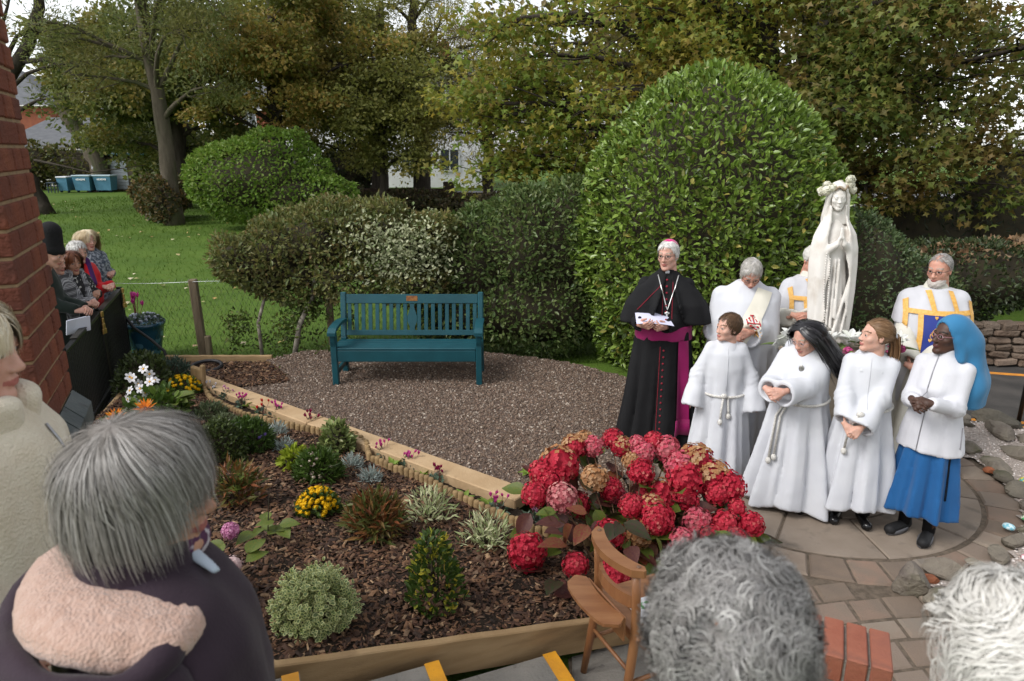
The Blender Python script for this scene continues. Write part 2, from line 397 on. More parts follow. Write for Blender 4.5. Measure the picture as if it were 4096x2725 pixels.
# --- ground: one sheet to the horizon, gently uneven ---
def zl(x, y): return -.035 + .05 * np.sin(x * .35 + 1) * np.sin(y * .22) * ss(y, 10, 20)
g = G()
xs = np.concatenate([-np.geomspace(400, 32, 14), np.linspace(-30, 30, 61), np.geomspace(32, 400, 14)]); ys = np.concatenate([[-60, -20, -6], np.linspace(0, 50, 51), np.geomspace(53, 600, 14)])
X, Y = np.meshgrid(xs, ys, indexing='ij'); ny = len(ys)
i, j = np.meshgrid(np.arange(len(xs) - 1), np.arange(ny - 1), indexing='ij')
g.add(np.stack([X, Y, zl(X, Y)], -1), np.stack([i * ny + j, (i + 1) * ny + j, (i + 1) * ny + j + 1, i * ny + j + 1], -1).reshape(-1, 4))
obj('lawn', g, m_lawn, smooth=True, kind='structure')

# grass blades where the lawn is near enough to show them
n = 60000; p = np.c_[RNG.uniform(-24, 2.5, n), 8.35 + 32 * RNG.random(n) ** 2.3]
keep = (p[:, 0] > -1.05 * p[:, 1] * .72 - 1); p = p[keep]; n = len(p)
d = np.c_[RNG.normal(0, .5, (n, 2)), np.ones(n)]; sz = RNG.uniform(.03, .075, n) * (1 + .06 * (p[:, 1] - 8))
g = G(); addsc(g, scatter([(-.09, 0, 0), (.09, 0, 0), (.0, 1, .12)], [[0, 1, 2]], np.c_[p, zl(p[:, 0], p[:, 1])], rot_dir(d, up=nrm(RNG.normal(size=(n, 3)))), sz))
m_blade = mat('grass_blade', (.06, .12, .01), .7, island=1, pal=[(.055, .11, .012), (.09, .16, .018), (.07, .13, .014), (.11, .165, .026)], trans=.35, spec=.25)
obj('grass_blades', g, m_blade, label='short green grass blades on the lawn behind the wire fence', cat='grass', kind='stuff')
n = 420; p = np.c_[RNG.uniform(-26, -2, n), 9 + 30 * RNG.random(n) ** 1.3]; g = G()
addsc(g, scatter([(-.5, 0, .1), (0, -.5, 0), (.5, 0, .12), (.1, .6, 0)], [[0, 1, 2, 3]], np.c_[p, zl(p[:, 0], p[:, 1]) + .035], np.einsum('nij,njk->nik', np.array([rotz(a) for a in RNG.uniform(0, 6.3, n)]), np.array([rotx(a) for a in RNG.normal(0, .35, n)])), RNG.uniform(.05, .12, n)))
m_fall = mat('fallen_leaf', (.4, .3, .12), .7, island=1, pal=[(.35, .22, .08), (.5, .42, .22), (.28, .2, .05), (.55, .5, .36), (.3, .13, .04)], spec=.2)
obj('fallen_leaves', g, m_fall, label='fallen pale autumn leaves scattered over the lawn', cat='leaves', kind='stuff')

# --- mulched bed ---
BED = [(-4.1, 7.1), (-3.75, 5.8), (-2.55, 2.6), (-1.75, 2.28), (-1.0, 2.54), (.42, 3.12), (1.15, 3.42), (1.25, 4.0), (.95, 4.4), (.5, 4.42), (.15, 4.16), (-.25, 4.5), (-.75, 4.96), (-1.19, 5.28), (-1.38, 5.7), (-1.66, 5.82), (-2.61, 6.25), (-3.29, 6.95), (-3.75, 7.45)]
g = G(); V, F = sheet(BED, lambda x, y: zm(x, y) + .012 * np.sin(9 * x + 3 * y) * np.sin(7 * y), .06); g.add(V, F)
bed = obj('mulch_bed', g, m_soil, smooth=True, kind='structure')
def chips(poly, n, zf, smin, smax, name, label, near=None):
    p = rand_in(poly, n); g = G(); x, y = p.T
    V0, F0 = [(-.22, -.5, 0), (.24, -.44, .03), (.2, .5, .04), (-.2, .45, 0), (0, 0, .14)], [[0, 1, 4], [1, 2, 4], [2, 3, 4], [3, 0, 4]]
    n = len(p); d = np.c_[RNG.normal(size=(n, 2)), RNG.normal(0, .28, n)]; up = nrm(np.c_[RNG.normal(0, .35, (n, 2)), np.ones(n)])
    sz = RNG.uniform(smin, smax, n) * (.6 + .8 * RNG.random(n) ** 2); sc3 = np.c_[sz * RNG.uniform(.4, 1.3, n), sz, sz]
    addsc(g, scatter(V0, F0, np.c_[x, y, zf(x, y) + RNG.uniform(-.002, .016, n)], rot_dir(d, up), sc3))
    return obj(name, g, m_chip, label=label, cat='mulch', kind='stuff')
chips(BED, 42000, zm, .02, .052, 'bark_mulch', 'dark brown bark chippings covering the triangular flower bed')
MULCH2 = [(-4.2, 7.95), (-3.75, 7.56), (-3.0, 7.03), (-2.5, 7.25), (-2.75, 7.7), (-3.0, 7.98)]
g = G(); V, F = sheet(MULCH2, lambda x, y: .09 + 0 * x, .08); g.add(V, F); obj('soil_corner', g, m_soil, smooth=True, kind='structure')
chips(MULCH2, 3600, lambda x, y: .1 + 0 * x, .025, .055, 'bark_mulch', 'reddish bark chippings in the corner behind the long sleeper')

# --- narrow soil strip between the log edging and the sleepers ---
STRIP = [(-3.3, 6.98), (-3.29, 6.88), (-2.61, 6.2), (-1.66, 5.78), (-1.36, 5.66), (-1.19, 5.22), (-.75, 4.9), (-.25, 4.43), (.15, 4.1), (.5, 4.15), (.2, 4.36), (-.28, 4.69), (-1.26, 5.45), (-2.39, 6.3)]
g = G(); V, F = sheet(STRIP, lambda x, y: .075 + .006 * np.sin(25 * x) * np.sin(31 * y), .03); g.add(V, F); obj('soil_strip', g, m_soil, smooth=True, kind='structure')

# --- gravel ---
GRAV = [(-3.72, 7.56), (-1.5, 5.9), (.14, 4.6), (.5, 4.35), (.95, 4.35), (1.15, 4.8), (1.2, 5.4), (1.75, 5.9), (1.9, 6.6), (1.35, 7.6), (-.8, 8.5), (-2.6, 8.35), (-3.0, 7.98), (-2.75, 7.7), (-2.5, 7.25), (-3.0, 7.05)]
def zg(x, y): return .095 + .012 * np.sin(2.1 * x + 1) * np.sin(1.7 * y) + .03 * ss(y, 7.4, 8.2) - .07 * ss(x, .7, 1.5)
g = G(); V, F = sheet(GRAV, zg, .08); g.add(V, F); obj('gravel_ground', g, m_gravbed, smooth=True, kind='structure')
def pebbles(poly, n, zf, smin, smax, name, label, m):
    p = rand_in(poly, n); x, y = p.T; g = G()
    V0 = np.array([(.5, .05, 0), (-.05, .48, .04), (-.48, -.1, 0), (.1, -.46, .03), (.02, 0, .42)]); F0 = [[0, 1, 4], [1, 2, 4], [2, 3, 4], [3, 0, 4]]
    Rm = np.einsum('nij,njk->nik', np.array([rotz(a) for a in RNG.uniform(0, 6.3, n)]), np.array([rotx(a) for a in RNG.normal(0, .45, n)]))
    sz = RNG.uniform(smin, smax, n)[:, None] * RNG.uniform(.7, 1.25, (n, 3)); addsc(g, scatter(V0, F0, np.c_[x, y, zf(x, y) + RNG.uniform(-.003, .006, n)], Rm, sz))
    return obj(name, g, m, label=label, cat='gravel', kind='stuff')
pebbles(GRAV, 40000, zg, .015, .032, 'gravel', 'fine brown gravel spread in front of the teal bench', m_grav)

# --- paving: circle of flagstones, ring of setts, path of setts ---
g = G(); PAV = [(.3, 2.2), (2.75, 1.6), (2.6, 3.6), (3.4, 4.0), (4.2, 5.0), (4.2, 6.8), (1.7, 7.2), (1.0, 5.3), (.9, 4.2), (1.2, 3.9), (1.1, 3.4), (.3, 3.05)]
V, F = prism(PAV, -.06, -.014); g.add(V, F); patio = obj('patio', g, m_joint, kind='structure')
CC = np.array([2.434, 5.227])
def arcpoly(r0, r1, a0, a1, k=4, gap=.006):
    d0, d1 = gap / max(r0, .05), gap / r1; o = [(r1 - gap, a) for a in np.linspace(a0 + d1, a1 - d1, k)] + [(r0 + gap, a) for a in np.linspace(a1 - d0, a0 + d0, k)]
    return [(CC[0] + r * math.cos(a), CC[1] + r * math.sin(a)) for r, a in o]
def pave(name, poly, dz=0, m=m_flag, b=.008):
    g = G(); V, F = slab(poly, -.05, 0, b); c = V.mean(0); V = (V - c) @ (rotx(RNG.normal(0, .004)) @ roty(RNG.normal(0, .004))).T + c; V[:, 2] += dz; g.add(V, F); return obj(name, g, m, parent=patio)
rr = random.Random(3)
a0 = .19
for i in range(11): pave('flagstone', arcpoly(.76, 1.27, a0 + i * 2 * math.pi / 11, a0 + (i + 1) * 2 * math.pi / 11, 6, .009), rr.uniform(-.003, .002))
for i in range(6): pave('flagstone', arcpoly(.3, .755, .5 + i * math.pi / 3, .5 + (i + 1) * math.pi / 3, 6, .009), rr.uniform(-.003, .002))
pave('flagstone', [(CC[0] + .29 * math.cos(a), CC[1] + .29 * math.sin(a)) for a in np.linspace(0, 2 * math.pi, 16, endpoint=False)])
a = -2.62
while a < .85:
    da = rr.uniform(.135, .185); pave('paving_sett', arcpoly(1.285, 1.55 + rr.uniform(-.012, .012), a, a + da, 3, .007), rr.uniform(-.006, .004), m_sett, .013); a += da
# setts of the path
y = 3.9; row = 0
while y > 1.6:
    hgt = rr.uniform(.17, .215); x = 1.12 + (row % 2) * .06 - .05 * row * .2
    while x < 2.36:
        wd = rr.uniform(.19, .25); x1 = min(x + wd, 2.47)
        if 2.47 - x1 < .09: x1 = 2.47
        q = [(x + .006, y - hgt + .006), (x1 - .006, y - hgt + .006), (x1 - .006, y - .006), (x + .006, y - .006)]
        sk = .10 * (np.array([p_[0] for p_ in q]) - 1.8) - .02
        q = [(p_[0] - .04 * (3.7 - p_[1]), p_[1] + s_ + .035 * math.sin(p_[0] * 3 + 1)) for p_, s_ in zip(q, sk)]
        if min(math.hypot(p_[0] - CC[0], p_[1] - CC[1]) for p_ in q) > 1.525: pave('paving_sett', q, rr.uniform(-.008, .003), m_sett, .014)
        x = x1
    y -= hgt; row += 1
# flags left of the circle and concrete slabs below the chair
for q in ([(1.2, 4.3), (1.62, 4.05), (1.33, 4.62), (1.1, 4.75)], [(1.1, 4.78), (1.33, 4.65), (1.16, 5.2), (1.05, 5.35)], [(1.13, 5.3), (1.13, 5.55), (1.3, 6.1), (1.05, 5.9)], [(1.2, 3.5), (1.75, 3.75), (1.62, 4.0), (1.25, 4.2)]):
    pave('flagstone', q, 0)
for q in ([(.3, 2.25), (1.08, 2.1), (1.08, 2.72), (.3, 2.72)], [(.3, 2.74), (1.08, 2.74), (1.15, 3.38), (.32, 3.06)]): pave('concrete_flag', q, -.004, m_conc)
# pale kerb strip along the rockery
for i in range(5):
    ya = 3.66 - i * .42; x0 = 2.46 - .04 * (3.7 - ya); pave('kerb_strip', [(x0 - .012, ya - .41), (x0 + .085, ya - .41), (x0 + .1, ya), (x0 + .005, ya)], .012 + rr.uniform(-.004, .004), m_flag, .01)

# --- rockery bed of white chippings, tarmac drive beyond ---
ROCK = [(2.5, 3.62), (2.55, 1.5), (6.2, 2.0), (5.2, 5.9), (4.75, 6.05), (4.3, 6.2), (3.95, 5.7), (4.05, 5.2), (3.85, 4.6), (3.5, 4.12), (3.0, 3.78)]
def zr(x, y): return .015 + .05 * ss(np.hypot(x - CC[0], y - CC[1]), 1.6, 2.2) + .015 * np.sin(4 * x) * np.sin(5 * y)
g = G(); V, F = sheet(ROCK, zr, .08); g.add(V, F); rockery = obj('rockery_ground', g, m_wbed, smooth=True, kind='structure')
pebbles(ROCK, 11000, zr, .012, .026, 'white_gravel', 'pale pink and white chippings filling the rockery', m_wgrav)
g = G(); V, F = prism([(3.9, 6.3), (5.3, 5.7), (12, 4.5), (16, 8.5), (6.2, 8.6), (4.3, 7.9)], -.05, -.004); g.add(V, F); obj('drive', g, m_tar, kind='structure')
g = G()
for a_, b_, wd in (((4.3, 6.28), (9, 5.42), .07), ((4.36, 6.42), (9, 5.56), .06), ((5.45, 7.95), (9.5, 6.9), .08)):
    a_, b_ = np.array(a_), np.array(b_); q = nrm(b_ - a_); p_ = np.array([-q[1], q[0]]) * wd / 2; V, F = prism([a_ - p_, b_ - p_, b_ + p_, a_ + p_], -.02, .001); g.add(V, F)
obj('road_marking', g, mat('orange_line_paint', (.75, .3, .03), .7, (.5, .2, .04), scale=8, detail=6), kind='structure')
# rocks
m_rock = mat('rockery_stone', (.16, .14, .115), .85, (.2, .175, .135), scale=5, detail=8, bump=.7, bscale=26, bdist=.03, orand=.25, pal=[(.11, .095, .075), (.08, .075, .06), (.15, .125, .1), (.1, .08, .07), (.12, .11, .085)], wear=((.07, .075, .03), 4, .56, .75))
m_red = mat('terracotta_stone', (.3, .1, .04), .8, (.2, .07, .035), scale=9, bump=.5)
def rock(x, y, r, sq=(1, 1, .6), seed=0, m=None):
    rg = np.random.default_rng(seed + 50); r = r * .82; V, F = ellip((0, 0, 0), (1, 1, 1), 14, 9)
    for k in range(9):
        nn = nrm(rg.normal(size=3)); dd = rg.uniform(.5, .8); ov = np.maximum(0, V @ nn - dd); V = V - ov[:, None] * nn
    V = V * (1 + wob(V, .07, 4, seed))[:, None] * np.array(sq) * r
    V = V @ rotz(rg.uniform(0, 6.3)).T; g = G(); g.add(V + (x, y, float(zr(x, y)) + r * sq[2] * .35), F); obj('stone', g, m or m_rock, parent=rockery)
for k, (x, y, r, sq) in enumerate([(4.69, 6.12, .2, (1.5, .8, .6)), (4.5, 5.85, .17, (1.6, .8, .55)), (4.78, 5.6, .26, (1.3, .8, .5)), (4.45, 5.4, .2, (1.4, .8, .45)), (4.1, 5.6, .15, (1, .9, .5)), (4.12, 5.3, .17, (1.2, .8, .4)), (4.02, 5.06, .13, (1.2, .8, .5)),
    (3.98, 4.84, .15, (1.2, .8, .5)), (3.9, 4.6, .14, (1, .9, .5)), (3.8, 4.42, .12, (1.1, .8, .5)), (3.62, 4.25, .1, (1, .8, .6)), (3.42, 4.1, .12, (1, .8, .6)), (3.2, 3.96, .12, (1.2, .7, .6)), (3.0, 3.84, .11, (1, .8, .4)), (2.75, 3.74, .17, (1.4, .7, .62)),
    (2.44, 3.62, .16, (1.0, .8, .95)), (2.52, 3.4, .15, (.9, 1, .75)), (2.62, 3.12, .15, (1.1, .9, .6)), (2.78, 3.3, .13, (1.1, .8, .5)), (2.9, 3.5, .09, (1, .8, .5)), (2.62, 2.85, .18, (1.2, .8, .6)), (2.9, 2.9, .16, (1, 1, .5)), (2.66, 2.55, .16, (1, 1, .6)),
    (4.3, 6.05, .11, (1.2, .8, .6)), (4.4, 6.2, .09, (1, 1, .8)), (4.35, 4.95, .13, (1.3, .8, .4)), (4.3, 4.6, .12, (1.2, .8, .4)), (5.0, 5.8, .22, (1.3, .8, .5)), (4.05, 4.25, .12, (1.2, .8, .4)), (3.05, 3.2, .12, (1, .8, .5)), (3.4, 3.55, .14, (1.2, .9, .4)), (3.3, 3.1, .15, (1.2, .9, .5))]):
    rock(x, y, r, sq, k)
rock(2.6, 3.68, .08, (1, .7, .6), 71, m_red); rock(3.98, 5.18, .07, (1, .8, .6), 72, m_red)
for k, (x, y, c, c2, nm) in enumerate([(4.12, 4.98, (.7, .55, .05), (.1, .35, .3), 'yellow and teal painted pebble on the rockery chippings'), (4.02, 5.1, (.12, .16, .04), (.25, .25, .05), 'dark olive painted pebble beside a rockery stone'), (3.72, 4.4, (.7, .7, .6), (.1, .4, .15), 'white pebble painted with green on the rockery edge'),
    (3.5, 4.28, (.6, .75, .78), (.2, .5, .6), 'pale blue painted pebble at the rim of the rockery'), (2.86, 3.63, (.3, .25, .65), (.7, .7, .8), 'lilac painted pebble lying on the white chippings'), (3.36, 3.9, (.75, .3, .35), (.7, .7, .7), 'pink painted pebble among the rockery stones'), (4.25, 5.08, (.07, .09, .13), (.2, .25, .4), 'dark blue painted pebble beyond the yellow one')]):
    g = G(); V, F = ellip((x, y, float(zr(x, y)) + .02), (.045, .034, .024), 14, 8); V = V + (wob(V, .004, 40, k))[:, None]; g.add(V, F); obj('painted_pebble', g, mat('pebble_paint', c, .35, c2, scale=45, detail=2, ramp=(.48, .52)), smooth=True, at=(x, y, 0), label=nm, cat='pebble', group='painted pebbles on the rockery')

# --- concrete steps going down along the bed board ---
E1 = np.array([.928, .372]); E2 = np.array([-.372, .928])
steps = thing('concrete_steps', 'grey concrete steps with yellow painted nosings beside the bed', 'steps', (-.4, 2.3, 0))
SB = np.array([-1.01, 2.51])
tops = [(.42, -.72, .065), (.28, .065, .70), (.14, .70, 1.27)]
tops = [(.56, -1.5, -.6), (.42, -.6, .065), (.28, .065, .69), (.14, .69, 1.3)]
for zt, s0, s1 in tops:
    q = [SB + E1 * a_ + E2 * b_ for a_, b_ in ((s0, -1.5), (s1, -1.5), (s1, -.07), (s0, -.07))]
    g = G(); V, F = slab(q, -.05, zt, .012); g.add(V, F); o = obj('tread', g, m_conc, parent=steps)
    q = [SB + E1 * a_ + E2 * b_ for a_, b_ in ((s1 - .075, -1.45), (s1 - .004, -1.45), (s1 - .004, -.075), (s1 - .075, -.075))]
    g = G(); V, F = prism(q, zt - .01, zt + .004); g.add(V, F); obj('nosing_stripe', g, m_yel, parent=o)

# --- timber edging ---
m_wood = mat('sawn_timber', (.3, .195, .095), .75, (.39, .265, .14), scale=3, detail=6, stretch=(1, 1, 6), bump=.35, bscale=50, wear=((.2, .13, .07), 2.6, .55, .8), spec=.25)
m_sleep = mat('pale_sleeper', (.4, .27, .15), .75, (.48, .34, .2), scale=5, detail=7, bump=.3, bscale=60, wear=((.26, .17, .09), 7, .6, .78), spec=.25)
def tboard(a_, b_, z0a, z1a, z0b, z1b, th, label, m=m_wood, name='timber_board'):
    a_, b_ = np.array(a_), np.array(b_); q = nrm(b_ - a_); p_ = np.array([-q[1], q[0]]) * th / 2
    P2 = [a_ - p_, b_ - p_, b_ + p_, a_ + p_]; g = G(); n_ = 24; rings = []
    for t in np.linspace(0, 1, n_):
        c = a_ + (b_ - a_) * t; zb, zt = z0a + (z0b - z0a) * t, z1a + (z1b - z1a) * t + .002 * math.sin(t * 40); bv = .006
        rings.append([(*(c - p_), zb), (*(c - p_), zt - bv), (*(c - p_ * (1 - bv * 2 / th)), zt), (*(c + p_ * (1 - bv * 2 / th)), zt), (*(c + p_), zt - bv), (*(c + p_), zb)])
    V = np.array(rings).reshape(-1, 3); F = [[i * 6 + k, (i + 1) * 6 + k, (i + 1) * 6 + (k + 1) % 6, i * 6 + (k + 1) % 6] for i in range(n_ - 1) for k in range(6)] + [[0, 1, 2, 3, 4, 5], [(n_ - 1) * 6 + k for k in (5, 4, 3, 2, 1, 0)]]
    g.add(V, F); return obj(name, g, m, at=(a_[0], a_[1], 0), label=label, cat='timber')
L0 = SB - E1 * 1.0; L1 = SB + E1 * 1.78
tboard(L0, L1, .36, .575, .0, .175, .045, 'long sloping timber board along the concrete steps at the front of the bed')
tboard((-3.72, 5.72), (-4.14, 7.02), .05, .27, .05, .18, .05, 'short timber board edging the bed beside the black railing')
tboard((-4.25, 8.02), (-2.95, 8.03), .02, .17, .02, .17, .05, 'low timber board at the foot of the wire fence')
for t0, t1, lb in ((-7.52, -5.09, 'far pale timber sleeper between the gravel and the pansy strip'), (-5.08, -2.66, 'near pale timber sleeper running to the red hydrangea')):
    mid = np.array([.6, .8]) * 3.685; D = np.array([.8, -.6]); a_, b_ = mid + D * t0, mid + D * t1
    g = G(); V, F = bar((*a_, .1), (*b_, .1), .2, .1, .008); g.add(V, F); obj('timber_sleeper', g, m_sleep, at=(*a_, .05), label=lb, cat='timber', group='sleepers at the gravel edge')
# scalloped log edging
m_log = mat('edging_log', (.2, .13, .055), .85, (.3, .2, .1), scale=14, detail=5, stretch=(1, 1, .25), bump=.5, bscale=60, orand=.22)
path = np.array([(-3.29, 6.9), (-3.1, 6.62), (-2.61, 6.19), (-2.1, 5.93), (-1.66, 5.77), (-1.40, 5.68), (-1.27, 5.5), (-1.19, 5.23), (-.98, 5.06), (-.75, 4.91), (-.25, 4.44), (.15, 4.11), (.5, 3.98)])
sg = np.r_[0, np.cumsum(np.linalg.norm(np.diff(path, axis=0), axis=1))]
edging = thing('log_roll_edging', 'brown scalloped log roll edging winding between the bark bed and the soil strip', 'edging', (-1.6, 5.7, .1))
lm = None
for s_ in np.arange(0, sg[-1], .056):
    x, y = np.interp(s_, sg, path[:, 0]), np.interp(s_, sg, path[:, 1]); dx, dy = np.interp(s_ + .02, sg, path[:, 0]) - x, np.interp(s_ + .02, sg, path[:, 1]) - y
    if lm is None:
        g = G(); V, F = lathe([(.0265, -.2), (.0275, .0), (.0275, .085), (.0235, .1), (.012, .104)], 10); g.add(V, F); lm = g.mesh('log', m_log, True)
    zt = .058 + rr.uniform(-.012, .008)
    piece('log', lm, edging, mat4(rotz(math.atan2(dy, dx)) @ roty(rr.gauss(0, .03)), np.array([x, y, zt]) - org(edging), (1, .8, 1)))
g = G(); V, F = bar((-3.44, 6.84, .3), (-3.24, 6.8, .33), .07, .16, .01); g.add(V, F)
g = G(); V, F = cbox(.2, .05, .24, .01); g.add(xf(V, rotz(-.5) @ roty(.12), (-3.38, 6.98, .23)), F); V, F = cbox(.05, .045, .3, .01); g.add(xf(V, rotz(-.5) @ roty(.1), (-3.3, 6.92, .25)), F)
obj('timber_offcut', g, m_log, at=(-3.38, 6.98, .1), label='upright split timber offcut at the far end of the log edging', cat='timber')
print('T setting', round(time.time() - T0, 1))
# ================= leaves, hedges, trees =================
LEAF = ([(0, 0, 0), (-.24, .38, .07), (-.19, .72, .05), (0, 1, -.06), (.19, .72, .05), (.24, .38, .07)], [[0, 3, 2, 1], [0, 5, 4, 3]])
SLIM = ([(0, 0, 0), (-.11, .4, .03), (0, 1, -.05), (.11, .4, .03)], [[0, 3, 2, 1]])
QUAD = ([(0, 0, 0), (-.36, .45, .08), (0, 1, -.05), (.36, .45, .08)], [[0, 3, 2, 1]])
MAPL = ([(0, 0, 0), (-.2, .32, .05), (-.54, .58, -.06), (-.14, .64, .05), (0, 1.05, -.05), (.14, .64, .05), (.54, .58, -.06), (.2, .32, .05)], [[0, 7, 6, 5, 4, 3, 2, 1]])
m_bark = mat('bark', (.075, .062, .045), .9, (.12, .1, .075), scale=4, detail=7, stretch=(2, 2, .5), bump=.8, bscale=18, bdist=.04, wear=((.06, .07, .03), 1.2, .5, .7), spec=.15)
m_barkd = mat('dark_bark', (.035, .028, .022), .9, (.06, .05, .04), scale=4, detail=6, stretch=(2, 2, .5), bump=.7, bscale=18, bdist=.04, spec=.15)
m_twig = mat('twig', (.03, .024, .015), .9, (.05, .04, .02), scale=8)  # twig brown, also given to the solid dark cores inside foliage
def leafmat(name, pal, trans=.35, rough=.5, spec=.35, gain=1.3, patch=None, ps=.5): pal = [tuple(min(.8, v * gain) for v in c) for c in pal]; return mat(name, pal[0], rough, island=1, pal=pal, trans=trans, spec=spec, col2=patch, scale=ps, detail=3, ramp=(.5, .68))
def leaves(shape, pos, out, size, up=.2, jit=.8, flat=.0, rng=RNG):
    """leaf frames: grow outward with jitter, faces turned outward and up"""
    n = len(pos); d = nrm(out + rng.normal(0, jit, (n, 3)) + np.array([0, 0, up])); face = nrm(out * .8 + np.array([0, 0, .7]) + rng.normal(0, .5 + flat, (n, 3)))
    return scatter(shape[0], shape[1], pos, rot_dir(d, face), size)
_LOOSE = True
def surf_blobs(blobs, n, rng=RNG, depth=.12):
    """points and normals on a union of ellipsoids [(centre, radii)], some sunk below the surface"""
    w_ = np.array([((r[0] * r[1]) ** 1.6 + (r[0] * r[2]) ** 1.6 + (r[1] * r[2]) ** 1.6) ** (1 / 1.6) for _, r in blobs]); P_, N_ = [], []
    for (c, r), k in zip(blobs, (w_ / w_.sum() * n * 1.5).astype(int)):
        c, r = np.array(c, float), np.array(r, float); u = nrm(rng.normal(size=(k, 3))); p = c + u * r; nn = nrm(u / r); ok = p[:, 2] > 0.02
        for c2, r2 in blobs:
            if c2 is not c: ok &= (((p - np.array(c2)) / np.array(r2)) ** 2).sum(1) > .93
        ok |= False
        P_.append(p[ok]); N_.append(nn[ok])
    P_, N_ = np.concatenate(P_), np.concatenate(N_); k = rng.permutation(len(P_))[:n]; P_, N_ = P_[k], N_[k]
    lump = wob(P_, .08, 3.0, 5) + wob(P_, .05, 9, 6) + .06 * (rng.random(len(P_)) > .93) * rng.random(len(P_))
    return P_ + N_ * (lump - depth * rng.random(len(P_)) ** 2)[:, None], N_
def core(blobs, sh, parent, m=m_twig, name='dark_core'):  # added solid dark filler for the shaded inside, blocks the view through the leaves
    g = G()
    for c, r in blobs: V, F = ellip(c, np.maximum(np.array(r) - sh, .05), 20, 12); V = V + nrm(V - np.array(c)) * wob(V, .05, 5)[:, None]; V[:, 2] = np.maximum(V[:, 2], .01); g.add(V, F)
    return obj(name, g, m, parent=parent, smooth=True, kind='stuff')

# --- big clipped laurel dome ---
m_laurel = leafmat('laurel_leaf', [(.08, .135, .018), (.14, .21, .03), (.1, .165, .024), (.18, .25, .045), (.11, .18, .028), (.17, .22, .045), (.12, .19, .03), (.15, .21, .04)], .2, .3, .5)
DC = np.array([2.42, 8.65]); prof = np.array([(1.22, 0), (1.4, .35), (1.53, .8), (1.6, 1.3), (1.58, 1.8), (1.46, 2.3), (1.22, 2.8), (.9, 3.2), (.55, 3.45), (.02, 3.6)])
def dome(n, rng=RNG):
    t = rng.random(n * 2); z = 3.6 * t; r = np.interp(z, prof[:, 1], prof[:, 0]); k = rng.random(n * 2) < (r + .25) / 1.85; z, r = z[k][:n], r[k][:n]; a = rng.uniform(0, 2 * math.pi, len(z))
    dr = (np.interp(z + .05, prof[:, 1], prof[:, 0]) - np.interp(z - .05, prof[:, 1], prof[:, 0])) / .1
    N = nrm(np.c_[np.cos(a), np.sin(a), -np.clip(dr, -3, 1)]); P_ = np.c_[DC[0] + r * np.cos(a), DC[1] + r * np.sin(a), z]; return P_, N
t_ = thing('laurel_dome', 'tall glossy laurel shrub clipped into a dome behind the clergy', 'shrub', (*DC, 0))
P_, N_ = dome(30000); k = (P_[:, 1] < DC[1] + .7); P_, N_ = P_[k], N_[k]
P_ = P_ + N_ * (wob(P_, .09, 2.6, 2) + wob(P_, .05, 7, 3) - .16 * RNG.random(len(P_)) ** 2 + .1 * (RNG.random(len(P_)) > .95) * RNG.random(len(P_)))[:, None]
g = G(); addsc(g, leaves(LEAF, P_, N_, RNG.uniform(.055, .105, len(P_)), up=.35, jit=.75)); obj('foliage', g, m_laurel, parent=t_)
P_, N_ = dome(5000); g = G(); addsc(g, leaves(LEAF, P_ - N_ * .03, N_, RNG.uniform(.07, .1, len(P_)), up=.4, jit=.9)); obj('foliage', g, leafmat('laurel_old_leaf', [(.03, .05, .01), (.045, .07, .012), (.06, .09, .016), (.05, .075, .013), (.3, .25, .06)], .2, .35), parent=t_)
g = G(); V, F = lathe(np.c_[np.maximum(prof[:, 0] - .25, .01), np.maximum(prof[:, 1] - .22, 0)], 28, (DC[0], DC[1], 0)); g.add(V, F); obj('dark_core', g, m_twig, parent=t_, smooth=True)  # added solid dark core inside the dome, closes gaps between the leaves
V, F = tube([(DC[0], DC[1], 0), (DC[0] + .03, DC[1], 1.5), (DC[0], DC[1], 3)], [.12, .1, .03]); g = G(); g.add(V, F); obj('trunk', g, m_bark, parent=t_)

def hedge(name, label, blobs, n, m, shape, smin, smax, at, coresh=.16, up=.3, jit=.8, extra=None, stems=0):
    t = thing(name, label, 'hedge' if 'hedge' in name else 'shrub', at); P_, N_ = surf_blobs(blobs, n); g = G()
    addsc(g, leaves(shape, P_, N_, RNG.uniform(smin, smax, len(P_)), up=up, jit=jit)); obj('foliage', g, m, parent=t)
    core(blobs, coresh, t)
    for k in range(stems):
        c, r = blobs[k % len(blobs)]; x, y = c[0] + RNG.normal(0, .3), c[1] + RNG.normal(0, .1); g = G()
        V, F = tube([(x + RNG.normal(0, .08), y, 0), (x + RNG.normal(0, .05), y, c[2] * .5), (x, y, c[2])], [.03, .025, .015], 6); g.add(V, F); obj('stem', g, m_bark, parent=t)
    return t
# mixed hedge on posts left of the bench
m_mixh = leafmat('privet_leaf', [(.085, .09, .026), (.13, .135, .034), (.08, .105, .03), (.18, .15, .05), (.1, .135, .05), (.15, .1, .04)], .3)
m_varg = leafmat('variegated_leaf', [(.3, .31, .18), (.42, .43, .28), (.12, .16, .06), (.46, .47, .32), (.15, .19, .08)], .3)
VB = [((-3.2, 8.75, 1.2), (.62, .5, .42)), ((-2.6, 8.9, 1.42), (.75, .55, .45)), ((-1.9, 8.95, 1.5), (.7, .55, .42)), ((-1.3, 8.85, 1.35), (.6, .5, .48)), ((-2.9, 8.7, 1.0), (.6, .4, .35)), ((-3.45, 8.6, 1.3), (.35, .35, .32)), ((-2.2, 8.8, 1.7), (.5, .4, .25)), ((-3.0, 8.8, 1.55), (.4, .35, .25)), ((-1.0, 8.7, 1.6), (.4, .35, .3)), ((-1.2, 8.6, .95), (.45, .35, .35)), ((-2.1, 8.6, 1.05), (.5, .3, .25)), ((-1.6, 8.75, 1.85), (.3, .3, .16))]
